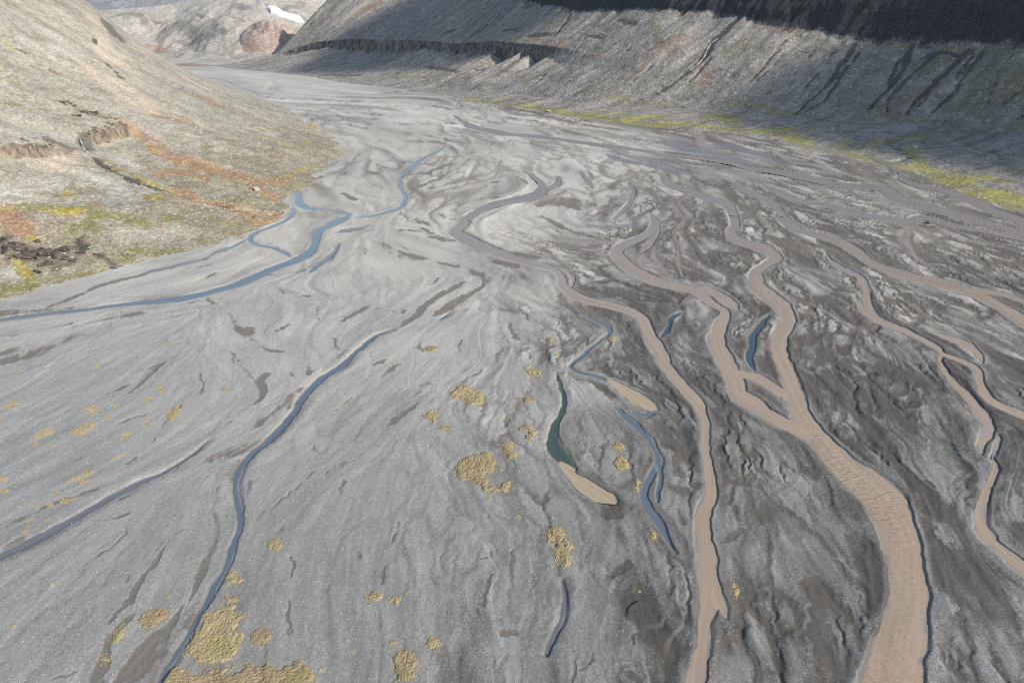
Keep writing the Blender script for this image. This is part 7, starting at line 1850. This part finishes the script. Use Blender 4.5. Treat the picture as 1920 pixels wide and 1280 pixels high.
for k, (lb, poly) in enumerate(MOSS):
    P = np.array(poly); lo = P.min(0) - 1.5; hi = P.max(0) + 1.5
    size = max(hi - lo); res = int(np.clip(size / 0.13, 30, 150))
    gx, gy = np.meshgrid(np.linspace(lo[0], hi[0], res), np.linspace(lo[1], hi[1], res), indexing='ij')
    sd = sdf_poly(gx, gy, P)
    scale = min(1.0, 0.25 + size / 14.0)
    holes = sstep(0.08, 0.45, fbm(gx / 3.4 + 11, gy / 3.4, 3, 171))
    sd = sd + scale * (0.9 * fbm(gx / 2.4, gy / 2.4, 3, 160 + k % 7) - (1.6 if size > 8 else 0.5) * holes) + 0.55 * fbm(gx / 0.8, gy / 0.8, 3, 181, 0.7)
    lump = 1 - np.abs(fbm(gx / 0.6, gy / 0.6, 3, 180, 0.6)) * 2.4
    body = np.minimum(1, np.sqrt(np.maximum(sd, 0) / 0.9))
    h = np.where(sd > 0, 0.02 + 0.14 * scale * body + 0.17 * lump * body * (0.5 + 0.5 * scale), -0.3)
    g0, rr_, cc_ = ground_z(gx, gy)
    z = g0 + h
    cx, cy = P.mean(0); zc = float(ground_z(np.array([cx]), np.array([cy]))[0][0])
    co, fcs, used = trim(np.stack([gx - cx, gy - cy, z - zc], -1).reshape(-1, 3), grid_faces(res, res), (sd > 0).ravel())
    if len(co) == 0: print('empty moss', lb); continue
    fr_m = (sd > -0.9) & (sd < 0.5) & (RNG.uniform(0, 1, sd.shape) < 0.30 * np.exp(-np.maximum(-sd, 0) / 0.35))
    FRINGE.append(np.stack([gx[fr_m], gy[fr_m]], -1))
    put('moss_mound', mesh_np('moss_mound', co, fcs, mat=MOSS_MAT), lb, 'moss', 'moss mounds on the gravel plain', loc=(cx, cy, zc))

# ---------------------------------------------------------------- scattered stones and thin moss (uncountable)
def scatter(name, label, P, size, shade, mat, flat=0.7, seed=0, sub=1):
    me = bpy.data.meshes.new(name + '_points')
    me.vertices.add(len(P)); me.vertices.foreach_set('co', np.ascontiguousarray(P, np.float32).ravel())
    for an, v in (('size', size), ('shade', shade)):
        at = me.attributes.new(an, 'FLOAT', 'POINT'); at.data.foreach_set('value', np.ascontiguousarray(v, np.float32))
    ng = bpy.data.node_groups.new(name, 'GeometryNodeTree')
    ng.interface.new_socket('Geometry', in_out='INPUT', socket_type='NodeSocketGeometry')
    ng.interface.new_socket('Geometry', in_out='OUTPUT', socket_type='NodeSocketGeometry')
    N = ng.nodes.new; lk = ng.links.new
    gi = N('NodeGroupInput'); go = N('NodeGroupOutput')
    ico = N('GeometryNodeMeshIcoSphere'); ico.inputs['Radius'].default_value = 1.0; ico.inputs['Subdivisions'].default_value = sub
    sm = N('GeometryNodeSetMaterial'); sm.inputs['Material'].default_value = mat
    lk(ico.outputs[0], sm.inputs[0])
    iop = N('GeometryNodeInstanceOnPoints')
    m2p = N('GeometryNodeMeshToPoints')
    lk(gi.outputs[0], m2p.inputs[0]); lk(m2p.outputs[0], iop.inputs['Points']); lk(sm.outputs[0], iop.inputs['Instance'])
    rv = N('FunctionNodeRandomValue'); rv.data_type = 'FLOAT_VECTOR'
    rv.inputs[0].default_value = (-0.4, -0.4, 0); rv.inputs[1].default_value = (0.4, 0.4, 6.28)
    lk(rv.outputs[0], iop.inputs['Rotation'])
    na = N('GeometryNodeInputNamedAttribute'); na.data_type = 'FLOAT'; na.inputs['Name'].default_value = 'size'
    rs = N('FunctionNodeRandomValue'); rs.data_type = 'FLOAT_VECTOR'
    rs.inputs[0].default_value = (0.7, 0.7, 0.45 * flat); rs.inputs[1].default_value = (1.3, 1.1, 1.0 * flat)
    rs.inputs['Seed'].default_value = 5
    vm = N('ShaderNodeVectorMath'); vm.operation = 'SCALE'
    lk(rs.outputs[0], vm.inputs[0]); lk(na.outputs[0], vm.inputs['Scale']); lk(vm.outputs[0], iop.inputs['Scale'])
    lk(iop.outputs[0], go.inputs[0])
    o = put(name, me, label, kind='stuff')
    md = o.modifiers.new('scatter', 'NODES'); md.node_group = ng
    return o

r = np.random.RandomState(11)
# pebbles on the near gravel
M = 120000
dd = np.radians(r.uniform(9.0, 60.0, M)); py = CAM_H / np.tan(dd); px = r.uniform(-1.15, 1.15, M) * (0.674 * py + 33)
z, ri, ci = ground_z(px, py)
clump = fbm(px / 9, py / 9, 3, 191)
dens = 0.30 + 0.5 * sstep(-0.3, 0.4, clump) + 0.9 * A_stony[ri, ci] - 1.0 * A_dark[ri, ci] - 0.6 * A_wet[ri, ci]
keep = (wedge[ri, ci] > 0.25) & (r.uniform(0, 1, M) < dens)
px, py, z = px[keep], py[keep], z[keep]
sz = 0.04 + 0.10 * r.uniform(0, 1, len(px)) ** 4 + 0.00022 * py * r.uniform(0.4, 1, len(px))
zn = zone[ri[keep], ci[keep]]
base_g = (0.29 - 0.20 * zn) * (1 + 0.62 * tone[ri[keep], ci[keep]])
shade = np.clip(base_g * r.uniform(0.75, 1.45, len(px)) / 0.6, 0, 1)
scatter('gravel_stones', 'loose grey stones strewn over the gravel plain', np.stack([px, py, z + 0.02], -1), sz, shade,
        mat_stone('gravel_stone', (0.02, 0.02, 0.02), (0.60, 0.595, 0.575)))
# scree on the left hill
M = 42000
yy = CAM_H / np.tan(np.radians(r.uniform(3.8, 42, M))); ss = r.uniform(0, 1, M) ** 1.3 * 300
xx = left_base(yy) - ss
fi = np.interp(yy, lY, np.arange(len(lY))).round().astype(int); fj = np.interp(ss, lS, np.arange(len(lS))).round().astype(int)
bare = left_attr['bare'].reshape(LZ.shape)[fi, fj]
keep = r.uniform(0, 1, M) < (0.75 - 0.65 * bare) * (0.35 + 0.65 * sstep(-0.3, 0.3, fbm(xx / 22, yy / 22, 3, 192)))
xx, yy, fi, fj = xx[keep], yy[keep], fi[keep], fj[keep]
zz = LZ[fi, fj]; xx = LX[fi, fj] + r.uniform(-.4, .4, len(xx)); yy = LY[fi, fj] + r.uniform(-.4, .4, len(yy))
sz = 0.16 + 0.55 * r.uniform(0, 1, len(xx)) ** 5 + 0.0004 * yy
scatter('scree_stones', 'pale stones littering the left hillside', np.stack([xx, yy, zz + 0.05], -1), sz, r.uniform(0, 1, len(xx)),
        mat_stone('scree_stone', (0.19, 0.18, 0.15), (0.43, 0.41, 0.36)))
# stones on the wall scree and apron
M = 26000
ra = r.randint(0, AA.shape[1], M); rk = r.randint(6, 140, M)
keep = (cliff[rk, ra] < 0.2) & (r.uniform(0, 1, M) < 0.45 + wall_attr['stone'].reshape(AA.shape)[rk, ra])
ra, rk = ra[keep], rk[keep]
P = WP.reshape(*AA.shape, 3)[rk, ra] + np.stack([r.uniform(-1.5, 1.5, len(ra)), r.uniform(-1.5, 1.5, len(ra)), 0.1 + 0 * ra], -1)
scatter('talus_stones', 'pale stones dotting the scree and apron of the right wall', P, 0.22 + 0.75 * r.uniform(0, 1, len(ra)) ** 4, r.uniform(0, 1, len(ra)),
        mat_stone('talus_stone', (0.16, 0.15, 0.14), (0.46, 0.45, 0.42)))
# thin moss
L = []
for (cx, cy, rad) in THIN_MOSS:
    k = int(60 + 26 * rad * rad); k = min(k, 1500)
    a = r.uniform(0, 6.283, k); q_ = rad * np.sqrt(r.uniform(0, 1, k)) * 1.1
    x = cx + q_ * np.cos(a) * 1.15; y = cy + q_ * np.sin(a) * 0.95
    kp = fbm(x / 2.4 + 5, y / 2.4, 3, 195) + 0.25 - 0.5 * (q_ / rad) ** 2 > 0
    L.append(np.stack([x[kp], y[kp]], -1))
n_thin = sum(len(q) for q in L)
L = np.vstack(L + FRINGE)
z = ground_z(L[:, 0], L[:, 1])[0]
scatter('moss_cover', 'thin tan moss scattered in faint patches over the left gravel', np.column_stack([L, z + 0.01]), np.where(np.arange(len(L)) < n_thin, r.uniform(0.10, 0.30, len(L)), r.uniform(0.06, 0.17, len(L))), r.uniform(0, 1, len(L)),
        mat_stone('thin_moss', (0.22, 0.175, 0.10), (0.36, 0.30, 0.175)), flat=0.5)

# ---------------------------------------------------------------- thin haze over the whole valley
import bmesh
bm = bmesh.new(); bmesh.ops.create_cube(bm, size=1.0)
me = bpy.data.meshes.new('haze'); bm.to_mesh(me); bm.free()
hm = bpy.data.materials.new('haze'); hm.use_nodes = True
for nd in list(hm.node_tree.nodes):
    if nd.type == 'BSDF_PRINCIPLED': hm.node_tree.nodes.remove(nd)
pv = hm.node_tree.nodes.new('ShaderNodeVolumePrincipled')
pv.inputs['Color'].default_value = (0.70, 0.83, 1.0, 1); pv.inputs['Density'].default_value = 0.00004
pv.inputs['Anisotropy'].default_value = 0.2
hm.node_tree.links.new(pv.outputs[0], [x for x in hm.node_tree.nodes if x.type == 'OUTPUT_MATERIAL'][0].inputs['Volume'])
me.materials.append(hm)
hz = put('haze', me, 'thin pale haze over the valley', kind='stuff', loc=(0, 3000, 325))
hz.scale = (24000, 8000, 680)

# ---------------------------------------------------------------- clouds overhead, out of view, whose shadows lie on the right wall
def cloud(label, a0, n0, z_on, ra, rn_, thick, seed, dens, alt=900.0):
    """a flat cumulus placed so that the sun throws its shadow on wall position (a0, n0)"""
    gx_, gy_ = from_an(a0, n0)
    t = (alt - z_on) / tan(SUN_EL)
    L = math.hypot(*SUN_DIR)
    c = (gx_ + SUN_DIR[0] / L * t, gy_ + SUN_DIR[1] / L * t, alt)
    bm = bmesh.new(); bmesh.ops.create_icosphere(bm, subdivisions=5, radius=1.0)
    co = np.array([v.co[:] for v in bm.verts])
    th = np.arctan2(co[:, 1], co[:, 0]); ph = co[:, 2]
    f = 1 + 0.22 * fbm(3 * co[:, 0] + seed, 3 * co[:, 1] + 2 * ph, 4, seed) + 0.10 * fbm(9 * co[:, 0] + seed, 9 * co[:, 1] + 5 * ph, 3, seed + 5)
    for v, k in zip(bm.verts, f):
        v.co = (v.co[0] * k * ra, v.co[1] * k * rn_, v.co[2] * (k * thick if v.co[2] > 0 else thick * 0.5))
    me = bpy.data.meshes.new('cloud'); bm.to_mesh(me); bm.free()
    cm = bpy.data.materials.new('cloud'); cm.use_nodes = True
    for nd in list(cm.node_tree.nodes):
        if nd.type == 'BSDF_PRINCIPLED': cm.node_tree.nodes.remove(nd)
    v_ = cm.node_tree.nodes.new('ShaderNodeVolumePrincipled')
    v_.inputs['Color'].default_value = (0.95, 0.95, 0.95, 1); v_.inputs['Density'].default_value = dens
    cm.node_tree.links.new(v_.outputs[0], [x for x in cm.node_tree.nodes if x.type == 'OUTPUT_MATERIAL'][0].inputs['Volume'])
    me.materials.append(cm)
    o = put('cloud', me, label, kind='structure', loc=c)
    o.rotation_euler = (0, 0, math.atan2(0.8, -0.6))
    return o
cloud('flat cloud shading the right valley wall', 90, 870, 30, 430, 330, 90, 401, 0.017)
cloud('flat cloud shading the far slope above the cliff band', 1090, 790, 60, 290, 270, 80, 402, 0.024)
